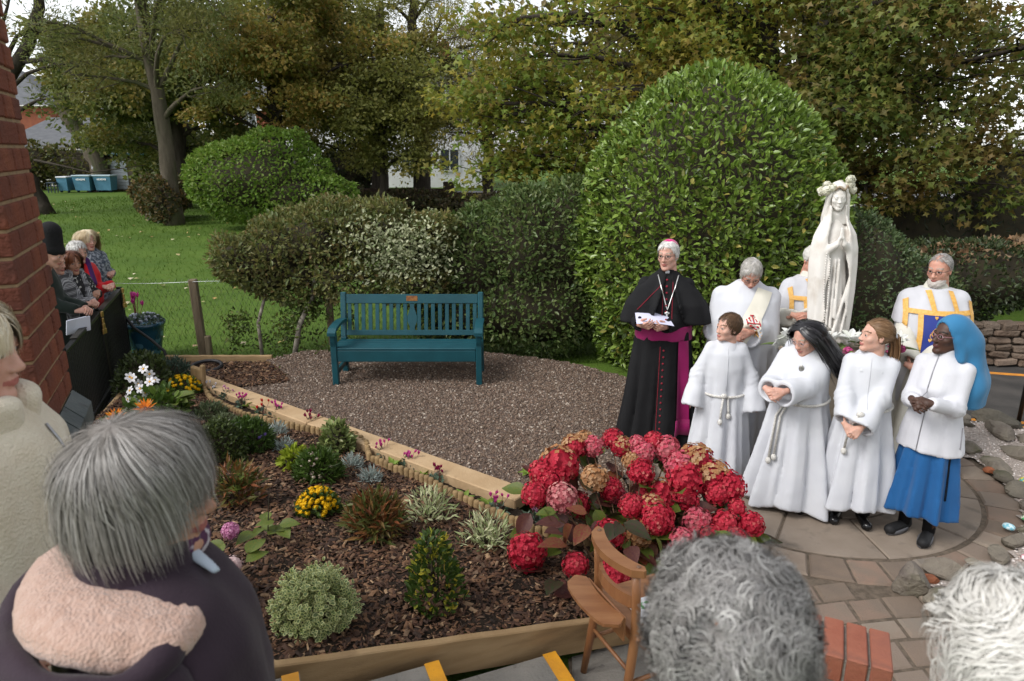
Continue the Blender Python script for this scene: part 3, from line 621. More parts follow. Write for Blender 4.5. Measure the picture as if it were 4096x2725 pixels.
t_ = hedge('holly_hedge', 'mottled olive hedge with cream variegated sprays beside the teal bench', VB, 24000, m_mixh, LEAF, .045, .085, (-2.3, 8.85, 0), .17)
n = 3000; P_ = np.c_[RNG.normal(-1.3, .3, n), 8.42 + .12 * RNG.normal(size=n), 1.38 + RNG.normal(0, .22, n)]
for k in range(1): P_[k::6, 0] -= .3; P_[k::6, 2] += .12
dd = np.min([((np.abs(P_ - np.array(c)) / np.array(r)) ** 2).sum(1) for c, r in VB], 0); P_ = P_[(dd > .6) & (dd < 1.7) | ((P_[:, 0] > -1.5) & (P_[:, 2] < 1.25) & (P_[:, 2] > .75))]
P_ = P_ + .04 * RNG.normal(size=P_.shape); g = G(); addsc(g, leaves(LEAF, P_, np.tile([0, -1., .2], (len(P_), 1)), RNG.uniform(.04, .075, len(P_)), jit=.7)); obj('variegated_foliage', g, m_varg, parent=t_, label='cream edged variegated leaves')
for pts, r in (([(-2.78, 8.3, .0), (-2.7, 8.4, .45), (-2.55, 8.55, .8), (-2.5, 8.7, 1.2)], [.035, .032, .03, .025]), ([(-3.15, 8.25, 0), (-3.2, 8.35, .5), (-3.1, 8.6, 1.0)], [.024, .022, .018])):
    g = G(); V, F = tube(pts, r, 8); g.add(V, F); obj('stem', g, mat('pale_bark', (.3, .27, .22), .8, (.12, .1, .08), scale=12, detail=6), parent=t_, smooth=True)
# loose lower growth under that hedge
n = 6500; P_ = np.c_[RNG.uniform(-3.65, -1.0, n), 8.5 + .15 * RNG.normal(size=n), RNG.uniform(.1, 1.0, n)]; k = wob(P_, 1, 4, 9) > .1; P_ = P_[k]
g = G(); addsc(g, leaves(LEAF, P_, nrm(RNG.normal(size=P_.shape) + [0, -.8, .2]), RNG.uniform(.04, .08, len(P_)))); obj('loose_foliage', g, leafmat('bramble_leaf', [(.05, .08, .015), (.08, .12, .02), (.04, .06, .014), (.12, .13, .03)], .35), parent=t_)
# dark hedge right of the bench
m_darkh = leafmat('dark_hedge_leaf', [(.045, .075, .02), (.07, .11, .03), (.095, .135, .04), (.08, .095, .03), (.12, .16, .05)], .25, .4)
hedge('dark_hedge', 'dark green mixed hedge between the bench and the laurel dome', [((-.45, 9.0, 1.15), (.7, .6, .75)), ((.2, 8.95, 1.3), (.75, .65, .85)), ((.85, 8.9, 1.35), (.75, .6, .9)), ((.3, 8.7, .6), (1.0, .5, .6)), ((-.7, 8.8, .5), (.6, .45, .5))], 21000, m_darkh, LEAF, .05, .09, (.2, 8.9, 0), .17, extra=1)
# privet mound behind the statue, hedge at the right
hedge('privet_mound', 'low dark privet mound sloping down behind the statue', [((4.1, 8.5, .95), (.95, .7, 1.0)), ((4.9, 8.5, .65), (.75, .6, .75)), ((3.6, 8.8, 1.0), (.8, .6, 1.05))], 17000, leafmat('privet_dark_leaf', [(.04, .065, .024), (.06, .095, .036), (.085, .12, .05), (.075, .08, .03)], .25, .35), LEAF, .04, .065, (4.3, 8.5, 0), .14)
hd = hedge('leafy_hedge', 'dark hedge strewn with fallen brown leaves above the rubble wall', [((6.1, 9.1, .95), (1.2, .7, .55)), ((7.7, 9.0, 1.0), (1.3, .7, .55)), ((5.6, 9.0, .6), (.8, .6, .5))], 12000, leafmat('dark_ivy_leaf', [(.018, .03, .01), (.03, .045, .015), (.045, .055, .02)], .2, .4), LEAF, .05, .08, (6.5, 9.1, 0), .15)
n = 420; P_ = np.c_[RNG.uniform(5.2, 8.6, n), RNG.uniform(8.55, 9.4, n), np.zeros(n)]; P_[:, 2] = 1.42 + .1 * np.sin(P_[:, 0]) - .5 * (P_[:, 1] - 9.0) ** 2
g = G(); addsc(g, scatter(MAPL[0], MAPL[1], P_, rand_rot(n), RNG.uniform(.08, .14, n))); obj('fallen_leaf_layer', g, kind='stuff', mats=mat('dry_leaf', (.2, .1, .05), .7, island=1, pal=[(.22, .12, .06), (.12, .07, .03), (.3, .2, .12), (.1, .09, .03)]), parent=hd)

# --- trees ---
def branch_pts(a_, b_, sag=.1, n=6, rng=RNG):
    a_, b_ = np.array(a_, float), np.array(b_, float); t = np.linspace(0, 1, n)[:, None]; L = np.linalg.norm(b_ - a_)
    off = rng.normal(0, .06 * L, 3); return a_ + (b_ - a_) * t + np.sin(math.pi * t) * (off + np.array([0, 0, sag * L])) + rng.normal(0, .012 * L, (n, 3)) * np.sin(math.pi * t)
def tree(name, label, trunk, radii, clumps, nleaf, lsize, m, shape=QUAD, bark=m_bark, group=None, seed=1, sub=6, twigs=3, crad=.5, droop=.0, shell=0):
    rng = np.random.default_rng(seed); trunk = np.array(trunk, float); t = thing(name, label, 'tree', tuple(trunk[0]), group)
    tt = np.linspace(0, 1, 14); s_ = np.linspace(0, 1, len(trunk)); P_ = np.stack([np.interp(tt, s_, trunk[:, i]) for i in range(3)], -1); P_[1:-1] += rng.normal(0, radii[0] * .12, (12, 3))
    R_ = np.interp(tt, np.linspace(0, 1, len(radii)), radii); R_[0] *= 1.25
    g = G(); V, F = tube(P_, R_, 12); V = V + (wob(V, radii[0] * .12, 5, seed))[:, None] * nrm(V - np.repeat(P_, 12, 0)); g.add(V, F); obj('trunk', g, bark, parent=t, smooth=True)
    g = G(); LP, LO = [], []; per = max(1, nleaf // max(1, len(clumps) * sub * twigs))
    for c, r in clumps:
        c, r = np.array(c, float), np.array(r, float); k = int(np.clip(np.searchsorted(P_[:, 2], c[2] - .9 * np.linalg.norm(c[:2] - P_[-1, :2]) * .5), 3, 13)); a_ = P_[k]
        lb = branch_pts(a_, c, .12, 7, rng); r0 = R_[k] * .42; V, F = tube(lb, np.linspace(r0, .02, 7), 6, False); g.add(V, F)
        for q in range(sub):
            b_ = c + nrm(rng.normal(size=3)) * r * rng.uniform(.5, 1.0); st = lb[rng.integers(3, 7)]; sb = branch_pts(st, b_, .05 - droop, 6, rng); V, F = tube(sb, np.linspace(.018 + .02 * r0, .006, 6), 4, False); g.add(V, F)
            for w_ in range(twigs):
                cc = sb[rng.integers(2, 6)] + rng.normal(0, .22, 3) * r; e = rng.normal(size=(per, 3)); e = e / (np.linalg.norm(e, axis=1, keepdims=True)) * rng.random((per, 1)) ** .5
                p = cc + e * r.mean() * crad * np.array([1, 1, .55]); LP.append(p); LO.append(nrm(p - c + np.array([0, 0, .3])))
    obj('limbs', g, bark, parent=t, smooth=True)
    LP, LO = np.concatenate(LP), np.concatenate(LO); ok = LP[:, 2] > .15; LP, LO = LP[ok], LO[ok]
    g = G(); addsc(g, leaves(shape, LP, LO, rng.uniform(.7, 1.3, len(LP)) * lsize, up=-.2, jit=.8, rng=rng)); obj('crown', g, m, parent=t)
    return t
def crown(c, r, n, seed, rr=(.9, 1.5), zmin=None):
    rng = np.random.default_rng(seed); o = []
    while len(o) < n:
        p = np.array(c) + nrm(rng.normal(size=3)) * rng.random() ** .4 * np.array(r)
        if zmin is not None and p[2] < zmin: continue
        q = rng.uniform(*rr); o.append((p, (q, q, q * .7)))
    return o
mA = leafmat('ash_leaf', [(.09, .115, .03), (.14, .16, .045), (.11, .14, .05), (.17, .17, .05), (.08, .095, .025)], .45, patch=(.22, .19, .055), ps=.35)
mS = leafmat('sycamore_leaf', [(.26, .19, .04), (.33, .23, .06), (.2, .19, .035), (.15, .18, .035), (.28, .18, .05), (.12, .15, .03)], .45, patch=(.14, .17, .035), ps=.4)
mG = leafmat('green_leaf', [(.06, .085, .02), (.09, .115, .028), (.12, .14, .03), (.07, .095, .022), (.17, .16, .035)], .45, patch=(.26, .2, .045), ps=.35)
mO = leafmat('olive_leaf', [(.12, .135, .03), (.17, .17, .04), (.11, .125, .03), (.2, .18, .04)], .45, patch=(.3, .22, .05), ps=.3)
mM = leafmat('maple_leaf', [(.09, .14, .022), (.14, .19, .03), (.12, .165, .026), (.2, .21, .034), (.26, .21, .034), (.13, .16, .026), (.2, .14, .036)], .45, patch=(.32, .23, .04), ps=.7)
tree('ash_tree', 'tall straight ash tree with pale trunk standing on the lawn', [(-12.3, 25.2, -.1), (-12.3, 25.2, 3), (-12.5, 25.2, 7), (-12.7, 25.3, 13)], [.29, .25, .2, .1], crown((-11.6, 24.6, 8), (4.3, 3.5, 4), 26, 3, zmin=4.0) + [((-9.8, 24, 4.6), (1.4, 1.2, .8)), ((-14.8, 24, 5.0), (1.2, 1.1, .8)), ((-15.2, 23.8, 6.6), (1.1, 1, .7))], 22000, .18, mA, SLIM, seed=4, sub=7, twigs=4, crad=.75, droop=.06)
tree('pollard_tree', 'old twisted tree with cut top beside the blue bins', [(-26.9, 45.5, -.1), (-26.6, 45.5, 1.8), (-27.6, 45.5, 3.6), (-28.2, 45.5, 5), (-28.2, 45.5, 7.2)], [.62, .5, .5, .52, .42], crown((-25.6, 45, 8.2), (3.2, 2.5, 2.2), 9, 8, (1.0, 1.5), 6) + [((-24.6, 45, 3.6), (1.5, 1.2, 1.1)), ((-25.6, 45, 5.4), (1.5, 1.2, 1.1))], 9500, .3, mO, QUAD, seed=9, crad=.75)
lt = tree('leaning_tree', 'dark forked tree leaning over the lawn beside the brick buttress', [(-19.9, 29.5, -.1), (-20.6, 29.5, 2.2), (-21.4, 29.5, 4.2)], [.34, .3, .3], [((-17.6, 29.3, 5.9), (1.6, 1.2, .6)), ((-17.2, 29, 7.4), (1.8, 1.2, .6)), ((-19.2, 29, 8.6), (1.8, 1.2, .8)), ((-22.8, 29, 8), (1.5, 1.2, 1)), ((-18.0, 29.2, 4.7), (1.6, 1, .4)), ((-20.5, 29, 9.5), (2, 1.2, .8))], 1600, .2, mA, SLIM, m_barkd, seed=12, sub=8, twigs=2, crad=1.1)
for pts, r in (([(-21.4, 29.5, 4.1), (-20.6, 29.5, 5.2), (-19.4, 29.5, 6.6), (-18.6, 29.4, 8.0), (-18.4, 29.4, 10)], [.28, .27, .24, .2, .12]), ([(-21.4, 29.5, 4.1), (-21.5, 29.5, 5.5), (-21.2, 29.5, 7.2), (-21.3, 29.5, 10)], [.24, .2, .17, .1]), ([(-20.0, 29.5, 6.0), (-18.6, 29.4, 6.1), (-17.4, 29.3, 5.4), (-16.4, 29.3, 5.3)], [.12, .09, .06, .03]), ([(-19.9, 29.4, 2.2), (-18.8, 29.2, 2.0), (-17.4, 29, 1.7), (-15.0, 28.8, 2.0)], [.05, .04, .03, .012])):
    g = G(); V, F = tube(pts, r, 9); g.add(V, F); obj('limb', g, m_barkd, parent=lt, smooth=True)
WOOD = 'wood behind the lawn'
tree('sycamore_tree', 'golden brown sycamore in the wood behind the green bush', [(-10.3, 31, -.1), (-10.2, 31, 4), (-10, 31, 9)], [.34, .28, .16], crown((-9.4, 30, 6.4), (4.4, 3, 3.4), 24, 21, (1.0, 1.6), 2.8), 29000, .17, mS, QUAD, m_barkd, WOOD, 22, crad=.6)
tree('oak_tree', 'dark green tree in the wood left of the sycamore', [(-15.2, 32, -.1), (-15, 32, 4), (-15, 32, 9)], [.34, .3, .18], crown((-15.2, 31.5, 5.2), (4.2, 3, 4), 24, 31, (1.1, 1.8), 1.2), 26000, .19, mG, QUAD, m_barkd, WOOD, 32, crad=.65)
tree('thorn_tree', 'low dark thicket tree behind the ash trunk', [(-16.2, 36, -.1), (-16, 36, 2), (-16.4, 36, 4)], [.2, .16, .1], crown((-17, 37, 3.2), (4, 2.5, 3), 18, 41, (1.2, 1.8), .8), 18000, .25, mG, QUAD, m_barkd, WOOD, 42, crad=.7)
tree('lime_tree', 'olive green tree at the middle of the wood with ivy on its trunk', [(-6.5, 34.2, -.1), (-6.4, 34.2, 3), (-6.0, 34.2, 9)], [.42, .36, .18], crown((-7.2, 33.2, 5.6), (4.4, 3, 4), 24, 51, (1.0, 1.5), 1.8), 22000, .18, mO, QUAD, m_barkd, WOOD, 52, crad=.6)
tree('elm_tree', 'thin crowned tree with straight dark trunk before the white house', [(-4.4, 34.8, -.1), (-4.4, 34.8, 4), (-4.6, 34.8, 8), (-4.7, 34.8, 12)], [.46, .36, .26, .1], crown((-4.2, 34.2, 6.5), (3.6, 3, 4.6), 28, 61, (1.2, 1.9), 1.4), 22000, .17, mO, SLIM, m_barkd, WOOD, 62, sub=10, twigs=3, crad=.8)
tree('brown_beech_tree', 'brownish thin tree between the white house and the maple', [(-1.2, 36, -.1), (-1.2, 36, 4), (-1, 36, 9)], [.3, .24, .12], crown((-.8, 35.6, 5.4), (3.4, 2.5, 4.2), 20, 71, (1.1, 1.7), 1.0), 22000, .19, leafmat('beech_leaf', [(.2, .15, .05), (.15, .13, .04), (.25, .18, .06), (.13, .11, .04)], .4), SLIM, m_barkd, WOOD, 72, sub=8, crad=.8)
tree('far_tree', 'tall olive tree at the back of the wood above the sycamore', [(-12.5, 42, -.1), (-12.5, 42, 6), (-12, 42, 13)], [.4, .34, .18], crown((-11.5, 42, 9), (6, 3, 5), 20, 81, (1.6, 2.3), 4.5), 16000, .32, mO, QUAD, m_barkd, WOOD, 82, crad=.6)
tree('hawthorn_tree', 'small yellow green tree standing before the roadside wall', [(-5.6, 30, -.1), (-5.5, 30, 2), (-5.3, 30, 4)], [.16, .13, .08], crown((-5.2, 29.6, 3.9), (3.9, 1.5, 2.4), 20, 121, (.8, 1.3), 1.6), 13000, .16, mO, QUAD, m_barkd, WOOD, 122, crad=.75)
# maples overhanging at the right
MP = 'maples above the laurel dome'
tree('maple_tree', 'maple with dark trunk rising behind the top of the laurel dome', [(4.55, 13.2, -.1), (4.5, 13.2, 3), (4.4, 13.2, 7)], [.33, .29, .2],
     crown((2.2, 12.2, 4.2), (3.6, 1.8, 2.2), 25, 91, (.7, 1.05), 2.3) + [((-.2, 11.6, 2.3), (.8, .6, .45)), ((.5, 11.5, 2.5), (.9, .6, .5)), ((1.0, 11.7, 2.1), (.8, .6, .4)), ((-.5, 11.8, 3.1), (.8, .6, .5)), ((.2, 12, 3.6), (.9, .7, .5)), ((-.6, 12, 4.4), (.9, .7, .5))], 23000, .115, mM, MAPL, m_barkd, MP, 92, crad=.7)
tree('maple_tree', 'maple with spreading branches at the top corner above the leafy hedge', [(5.95, 14.4, -.1), (5.95, 14.4, 3), (6.1, 14.4, 7)], [.3, .27, .2],
     crown((7.0, 12.0, 4.0), (3.2, 1.8, 2.0), 26, 101, (.7, 1.05), 2.0) + [((5.2, 11.3, 3.0), (.8, .6, .5)), ((6.2, 11.0, 2.4), (.9, .6, .5)), ((7.2, 10.9, 2.1), (.9, .6, .45)), ((8.2, 11, 2.5), (.9, .6, .6)), ((5.0, 11.6, 4.0), (.9, .7, .6)), ((5.8, 11.4, 1.9), (.8, .6, .4))], 23000, .115, leafmat('maple_leaf_dark', [(.065, .1, .02), (.095, .13, .026), (.14, .15, .03), (.08, .11, .022), (.17, .12, .036), (.115, .14, .026)], .45, patch=(.24, .15, .045), ps=.7), MAPL, m_barkd, MP, 102, crad=.7)
tree('back_maple_tree', 'shaded tree filling the gap behind both maples', [(5.0, 20, -.1), (5, 20, 4), (5, 20, 9)], [.3, .25, .15], crown((5.5, 20, 5), (7.5, 2, 4.2), 30, 111, (1.2, 1.8), .9), 15000, .24, leafmat('back_leaf', [(.1, .1, .03), (.14, .12, .035), (.17, .12, .05), (.08, .09, .025)], .4), QUAD, m_barkd, None, 112, crad=.6)
# shrubs on the lawn
def loosen(blobs, n, seed, f=.38):
    rg = np.random.default_rng(seed); o = list(blobs)
    for c, r in blobs:
        for k in range(n): u = nrm(rg.normal(size=3)); u[2] = abs(u[2]) * .9 - .1; q = rg.uniform(.5, 1.3) * f; o.append((tuple(np.array(c) + u * np.array(r) * rg.uniform(.75, 1.0)), tuple(np.array(r) * q)))
    return o
def bush(name, label, blobs, n, m, shape, smin, smax, at, sh): return hedge(name, label, loosen(blobs, 7, int(abs(at[0]) * 7)), n, m, shape, smin, smax, at, sh, jit=1.0)
bush('lawn_shrub', 'broad bright green shrub at the edge of the lawn', [((-8.6, 23.4, 1.6), (2.1, 1.5, 1.4)), ((-7.3, 23.2, 1.1), (1.5, 1.2, 1.0)), ((-9.7, 23.6, 1.7), (1.2, 1.0, 1.1)), ((-8.0, 23.6, 2.4), (1.2, 1, .9)), ((-7.0, 22.9, .6), (1.2, 1, .6))], 26000, leafmat('bright_shrub_leaf', [(.08, .15, .016), (.12, .2, .025), (.1, .17, .02), (.16, .21, .04), (.06, .11, .016)], .4), QUAD, .08, .16, (-8.4, 23.4, 0), .5)
bush('bramble_thicket', 'rusty brown and green undergrowth left of the ash trunk', [((-13.9, 27.5, .8), (1.0, .8, .8)), ((-13.3, 26.4, .7), (.8, .7, .7)), ((-12.6, 25.0, .8), (.5, .45, .8))], 7000, leafmat('bramble_mix_leaf', [(.03, .045, .012), (.05, .06, .016), (.16, .09, .03), (.04, .05, .015), (.1, .07, .03)], .3), QUAD, .09, .17, (-14.5, 27, 0), .25)
bush('far_hedge', 'long green garden hedge beyond the bins', [((-34, 48, 1.5), (3.5, 1, 1.5)), ((-28.5, 48, 1.4), (4, 1, 1.35)), ((-23, 49, 1.3), (3.5, 1.2, 1.6)), ((-38, 47, 1.8), (2.5, 1, 1.9))], 9000, leafmat('far_hedge_leaf', [(.05, .065, .015), (.08, .085, .02), (.1, .08, .02), (.035, .05, .012)], .3), QUAD, .2, .38, (-30, 48, 0), .35)
bush('yew_shrub', 'near black yew shrub standing behind the leafy hedge', [((9.3, 12.4, 1.2), (1.7, 1.2, 1.4)), ((7.6, 12.6, .9), (1.2, 1, 1.1)), ((11, 12, 1.6), (1.4, 1, 1.7))], 12000, leafmat('yew_leaf', [(.008, .014, .006), (.014, .022, .009), (.02, .028, .01)], .1), SLIM, .08, .16, (9, 12.4, 0), .2)
bush('low_thicket', 'dark brown undergrowth in front of the roadside wall', [((-4.2, 30.5, .35), (2.2, .7, .55)), ((-1.0, 30, .3), (1.8, .7, .5)), ((-7.5, 31, .4), (1.5, .7, .6))], 6000, leafmat('under_leaf', [(.03, .03, .012), (.06, .045, .02), (.05, .06, .02), (.1, .06, .03)], .25), QUAD, .1, .2, (-4, 30.5, 0), .2)
bush('dark_thicket', 'dark evergreen bushes below the white house', [((-8.3, 36, 1.4), (1.4, 1, 1.5)), ((-9.8, 36.5, 1.0), (1.4, 1, 1.1)), ((-12.0, 37, .9), (2.2, 1, 1.0))], 7500, leafmat('evergreen_leaf', [(.02, .03, .01), (.035, .045, .013), (.05, .05, .015)], .2), QUAD, .14, .26, (-9, 36, 0), .25)
print('T plants', round(time.time() - T0, 1))
# ================= built things =================
m_brick = mat('red_brick', (.15, .05, .03), .9, (.14, .046, .03), scale=9, detail=8, bump=.8, bscale=90, bdist=.012, pal=[(.2, .064, .034), (.16, .05, .03), (.22, .074, .04), (.13, .044, .03), (.19, .06, .034), (.09, .037, .03)], wear=((.07, .035, .03), 6, .58, .75), spec=.2)
m_mortar = mat('lime_mortar', (.3, .2, .11), .95, (.22, .15, .09), scale=30, bump=.6, bscale=90)
m_blue = mat('blue_engineering_brick', (.05, .062, .068), .55, (.085, .098, .1), scale=7, detail=7, bump=.3, bscale=70, orand=.12, wear=((.03, .03, .03), 12, .62, .75))
m_bbrick = mat('brown_brick', (.15, .08, .05), .9, (.1, .055, .04), scale=9, detail=7, bump=.6, bscale=80, pal=[(.15, .08, .05), (.19, .1, .06), (.11, .065, .045)])
# --- church buttress at the left (local frame turned 22.5 degrees) ---
A0 = (-1.37, 1.87, 0.)
bt = thing('brick_buttress', 'red brick church buttress with a blue brick sloping plinth', 'buttress', A0); bt.rotation_euler.z = rad(24); ORG[bt.name] = np.zeros(3)
g = G(); V, F = cbox(1.5, .424, 2.6, .002, (-.757, .22, 2.93)); g.add(V, F); V, F = cbox(1.5, .51, 1.66, .002, (-.72, .21, .83)); g.add(V, F); obj('mortar_core', g, m_mortar, parent=bt)
BM = {}
def brick(L, D, H, m, key):
    if (L, D, H, key) not in BM:
        g = G(); V, F = cbox(L, D, H, .0045); g.add(V, F); BM[(L, D, H, key)] = g.mesh('brick', m)
    return BM[(L, D, H, key)]
z = 1.79; k = 0
while z < 3.9:
    zc = z + .0325; o_ = lambda: rr.uniform(-.0015, .002)
    if k % 2 == 0:      # stretchers along the receding face
        ys_ = [(0, .215), (.225, .1025), (.3375, .1025)]; xs_ = [(-.1125, .1025), (-.225, .215), (-.45, .215)]
        xs_ = [(-.2175, .1025), (-.4425, .215)]
    else:
        ys_ = [(0, .1025), (.1125, .215), (.3375, .1025)]; xs_ = [(-.44, .215), (-.665, .215)]
    for yy, L in ys_:
        if k % 2 and yy == 0: piece('brick', brick(.215, .1025, .065, m_brick, 0), bt, mat4(np.eye(3), (-.1075 + o_(), .05125, zc)))
        else: piece('brick', brick(.1025, L, .065, m_brick, 0), bt, mat4(np.eye(3), (-.05125 + o_(), yy + L / 2, zc)))
    for xx, L in (xs_ if k % 2 else xs_): piece('brick', brick(L, .1025, .065, m_brick, 0), bt, mat4(np.eye(3), (xx + L / 2 if k % 2 == 0 else xx + L / 2, .05125 + o_(), zc)))
    z += .075; k += 1
def cop(poly_xz, y0, y1, axis):
    n = len(poly_xz); V = []
    for yv in (y0, y1): V += [((p[0], yv, p[1]) if axis == 'y' else (yv, p[0], p[1])) for p in poly_xz]
    F = [list(range(n)), [n + i for i in range(n)][::-1]] + [[i, n + i, n + (i + 1) % n, (i + 1) % n] for i in range(n)]
    if axis == 'x': F = [f[::-1] for f in F]
    return V, F
# sloping plinth bricks: receding face then camera face
pf = [(-.02, 1.765), (.0, 1.785), (.05, 1.735), (.05, 1.67), (-.02, 1.67)]
yv = -.052
for L in (.21, .105, .18):
    g = G(); g.add(*cop(pf, yv + .004, yv + L - .004, 'y')); obj('plinth_brick', g, m_blue, parent=bt); yv += L
pf2 = [(.02, 1.765), (0, 1.785), (-.05, 1.735), (-.05, 1.67), (.02, 1.67)]; xv = -.022
for L in (.215, .215, .215):
    g = G(); g.add(*cop(pf2, xv - L + .008, xv, 'x')); obj('plinth_brick', g, m_blue, parent=bt); xv -= L
z = 1.597; k = 0
while z > .2:
    for yy, L in ([(-.11, .215), (.115, .215)] if k % 2 else [(-.11, .1025), (.0, .215), (.225, .1025)]): piece('brick', brick(.1025, L, .065, m_bbrick, 1), bt, mat4(np.eye(3), (-.003, yy + L / 2 + .06, z + .0325)))
    for xx in (-.22, -.445): piece('brick', brick(.215, .1025, .065, m_bbrick, 1), bt, mat4(np.eye(3), (xx + .1 * (k % 2) - .05, .0, z + .0325)))
    z -= .075; k += 1

# --- low brick wall with brick-on-edge top in the foreground ---
m_smooth = mat('smooth_red_brick', (.24, .07, .04), .75, (.29, .1, .06), scale=12, detail=6, bump=.3, bscale=80, pal=[(.23, .066, .038), (.26, .08, .046), (.2, .06, .036), (.25, .09, .06)], wear=((.16, .07, .05), 9, .6, .78))
lw = thing('low_brick_wall', 'low red brick wall with brick on edge top beside the path', 'wall', (1.3, 2.1, 0))
wd_ = nrm(np.array([-.90, .42])); nn_ = np.array([wd_[1], -wd_[0]]) * 1.0
ang = math.atan2(wd_[1], wd_[0]); E_ = np.array([1.36, 2.08]); Rz = rotz(ang); lo_ = org(lw)
for k in range(6):
    c = np.array([*(E_ + wd_ * (.035 + k * .0745)), .88]); c[:2] += np.array([-wd_[1], wd_[0]]) * .1075 * -1 * -1
    piece('brick', brick(.065, .215, .1025, m_smooth, 2), lw, mat4(Rz @ rotx(rr.gauss(0, .01)), c - lo_))
for r_ in range(9):
    zc = .88 - .0513 - .01 - .0325 - r_ * .075
    if zc < .03: break
    for q in range(2):
        if r_ % 2: c = E_ + wd_ * (.1075 + q * .225)
        else: c = E_ + wd_ * (.05 + q * .225 - (.0 if q else 0)); 
        L = .215 if not (r_ % 2 == 0 and q == 0) else .1025
        if r_ % 2 == 0 and q: c = E_ + wd_ * (.1125 + .1075 + (q - 1) * .225)
        for sd_ in (0, 1): piece('brick', brick(L, .1025, .065, m_smooth, 2), lw, mat4(Rz, np.array([*(c + np.array([-wd_[1], wd_[0]]) * (.05125 + sd_ * .1125)), zc]) - lo_))
g = G(); V, F = cbox(.43, .195, .9, .003); g.add(xf(V, Rz, (*(E_ + wd_ * .22 + np.array([-wd_[1], wd_[0]]) * .1075), .465)), F); obj('mortar_core', g, mat('grey_mortar', (.22, .19, .16), .95, (.3, .27, .24), scale=40, bump=.6), parent=lw)

# --- black railing with brass plates ---
m_black = mat('black_paint', (.006, .006, .006), .45, spec=.4)
m_brass = mat('brass', (.55, .36, .12), .35, (.4, .25, .09), scale=20, metal=.8)
ra, rb = np.array([-3.85, 5.6]), np.array([-4.86, 8.3]); rl = thing('black_railing', 'black metal railing of close vertical bars beside the flower bed', 'railing', (-4.3, 7, 0)); L = np.linalg.norm(rb - ra)
for zz in (.12, .92):
    g = G(); V, F = bar((*ra, zz), (*rb, zz), .05, .03, .004); g.add(V, F); obj('rail', g, m_black, parent=rl)
g = G(); V, F = bar((0, 0, .0), (0, 0, .92), .018, .018, .003, up=(0, 1, 0)); g.add(V, F); bm_ = g.mesh('bar', m_black)
for s_ in np.arange(0, L, .062): p = ra + (rb - ra) * s_ / L; piece('bar', bm_, rl, mat4(rotz(.37), np.array([*p, 0]) - org(rl)))
for s_ in (0, .55, 1):
    p = ra + (rb - ra) * s_; g = G(); V, F = bar((*p, -.02), (*p, .97), .05, .05, .006, up=(0, 1, 0)); g.add(V, F); obj('post', g, m_black, parent=rl)
g = G(); V, F = bar((*(ra + (rb - ra) * .15), .945), (*rb, .945), .06, .012, .003); g.add(V, F); obj('capping', g, mat('dark_cap', (.02, .018, .014), .5), parent=rl)
for s_ in (.52, .985):
    p = ra + (rb - ra) * s_ + np.array([.045, .01]); g = G()
    for zz, w_ in ((.93, .05), (.86, .035), (.8, .045), (.745, .07)): V, F = cbox(.02, w_, .06, .006, (*p, zz)); g.add(V, F)
    obj('brass_plate', g, m_brass, parent=rl)
g = G(); V, F = tube([(-4.88, 8.35, .6), (-4.75, 8.3, .45), (-4.5, 8.2, .32), (-4.3, 8.1, .2), (-4.22, 8.0, .08)], .018, 8); g.add(V, F); obj('handrail_end', g, m_black, parent=rl, smooth=True)
g = G(); V, F = prism([ra + [.12, -.1], ra + [.35, 0], rb + [.35, 0], rb + [.1, .1]], -.02, .05); V = np.array(V); g.add(V, F); obj('kerb', g, mat('dark_slate_kerb', (.04, .042, .045), .6), kind='structure')
g = G(); V, F = sheet([(-9, 4.5), (-3.8, 5.4), (-4.85, 8.3), (-9.5, 8.8)], lambda x, y: -.012 + 0 * x, .5); g.add(V, F); obj('churchyard_path', g, m_tar, kind='structure')

# --- wire fence ---
m_post = mat('weathered_post', (.13, .095, .06), .9, (.2, .155, .1), scale=6, detail=7, stretch=(3, 3, .4), bump=.6, bscale=30)
wf = thing('wire_fence', 'wire netting fence on wooden posts at the edge of the lawn', 'fence', (-4, 8.5, 0))
for x, y, h, w_ in ((-4.03, 8.55, 1.02, .1), (-2.35, 8.62, 1.12, .09), (-.6, 8.75, 1.0, .09), (-6.2, 8.5, 1.0, .09)):
    g = G(); V, F = cbox(w_, w_, h, .012, (0, 0, h / 2)); g.add(xf(V, rotz(.2) @ roty(-.02), (x, y, 0)), F); obj('post', g, m_post, parent=wf)
g = G(); V, F = cbox(.07, .07, .3, .01, (-3.93, 8.5, .14)); g.add(V, F); obj('short_stake', g, m_post, parent=wf)
g = G(); xs_ = np.arange(-6.2, -.6, .075)
for sgn in (1, -1):
    for x in xs_:
        x2 = x + sgn * .46; 
        if not (-6.2 < x2 < -.6): continue
        P_ = np.array([(x + sgn * .46 * t, 8.5 - .01 * sgn + .035 * (x + 4) * .3, .03 + .92 * t) for t in np.linspace(0, 1, 5)]); P_[:, 0] += .012 * np.sin(np.arange(5) * 3.1); V, F = tube(P_, .0016, 3, False); g.add(V, F)
obj('wire_netting', g, mat('green_wire', (.09, .1, .07), .6, metal=.3), parent=wf)
g = G(); P_ = np.array([(x, 8.5 + .01 * (x + 4), .99 + .015 * math.sin(x * 3)) for x in np.linspace(-6.2, -.6, 40)]); V, F = tube(P_, .0025, 4, False); g.add(V, F)
for x in np.linspace(-6.2, -.7, 70):
    V, F = tube([(x, 8.5, .97), (x + .03, 8.5 + .01 * (x + 4), 1.0), (x + .05, 8.5, 1.035)], .0018, 3, False); g.add(V, F)
obj('top_wire', g, mat('galvanised_wire', (.4, .42, .42), .4, metal=.8), parent=wf)

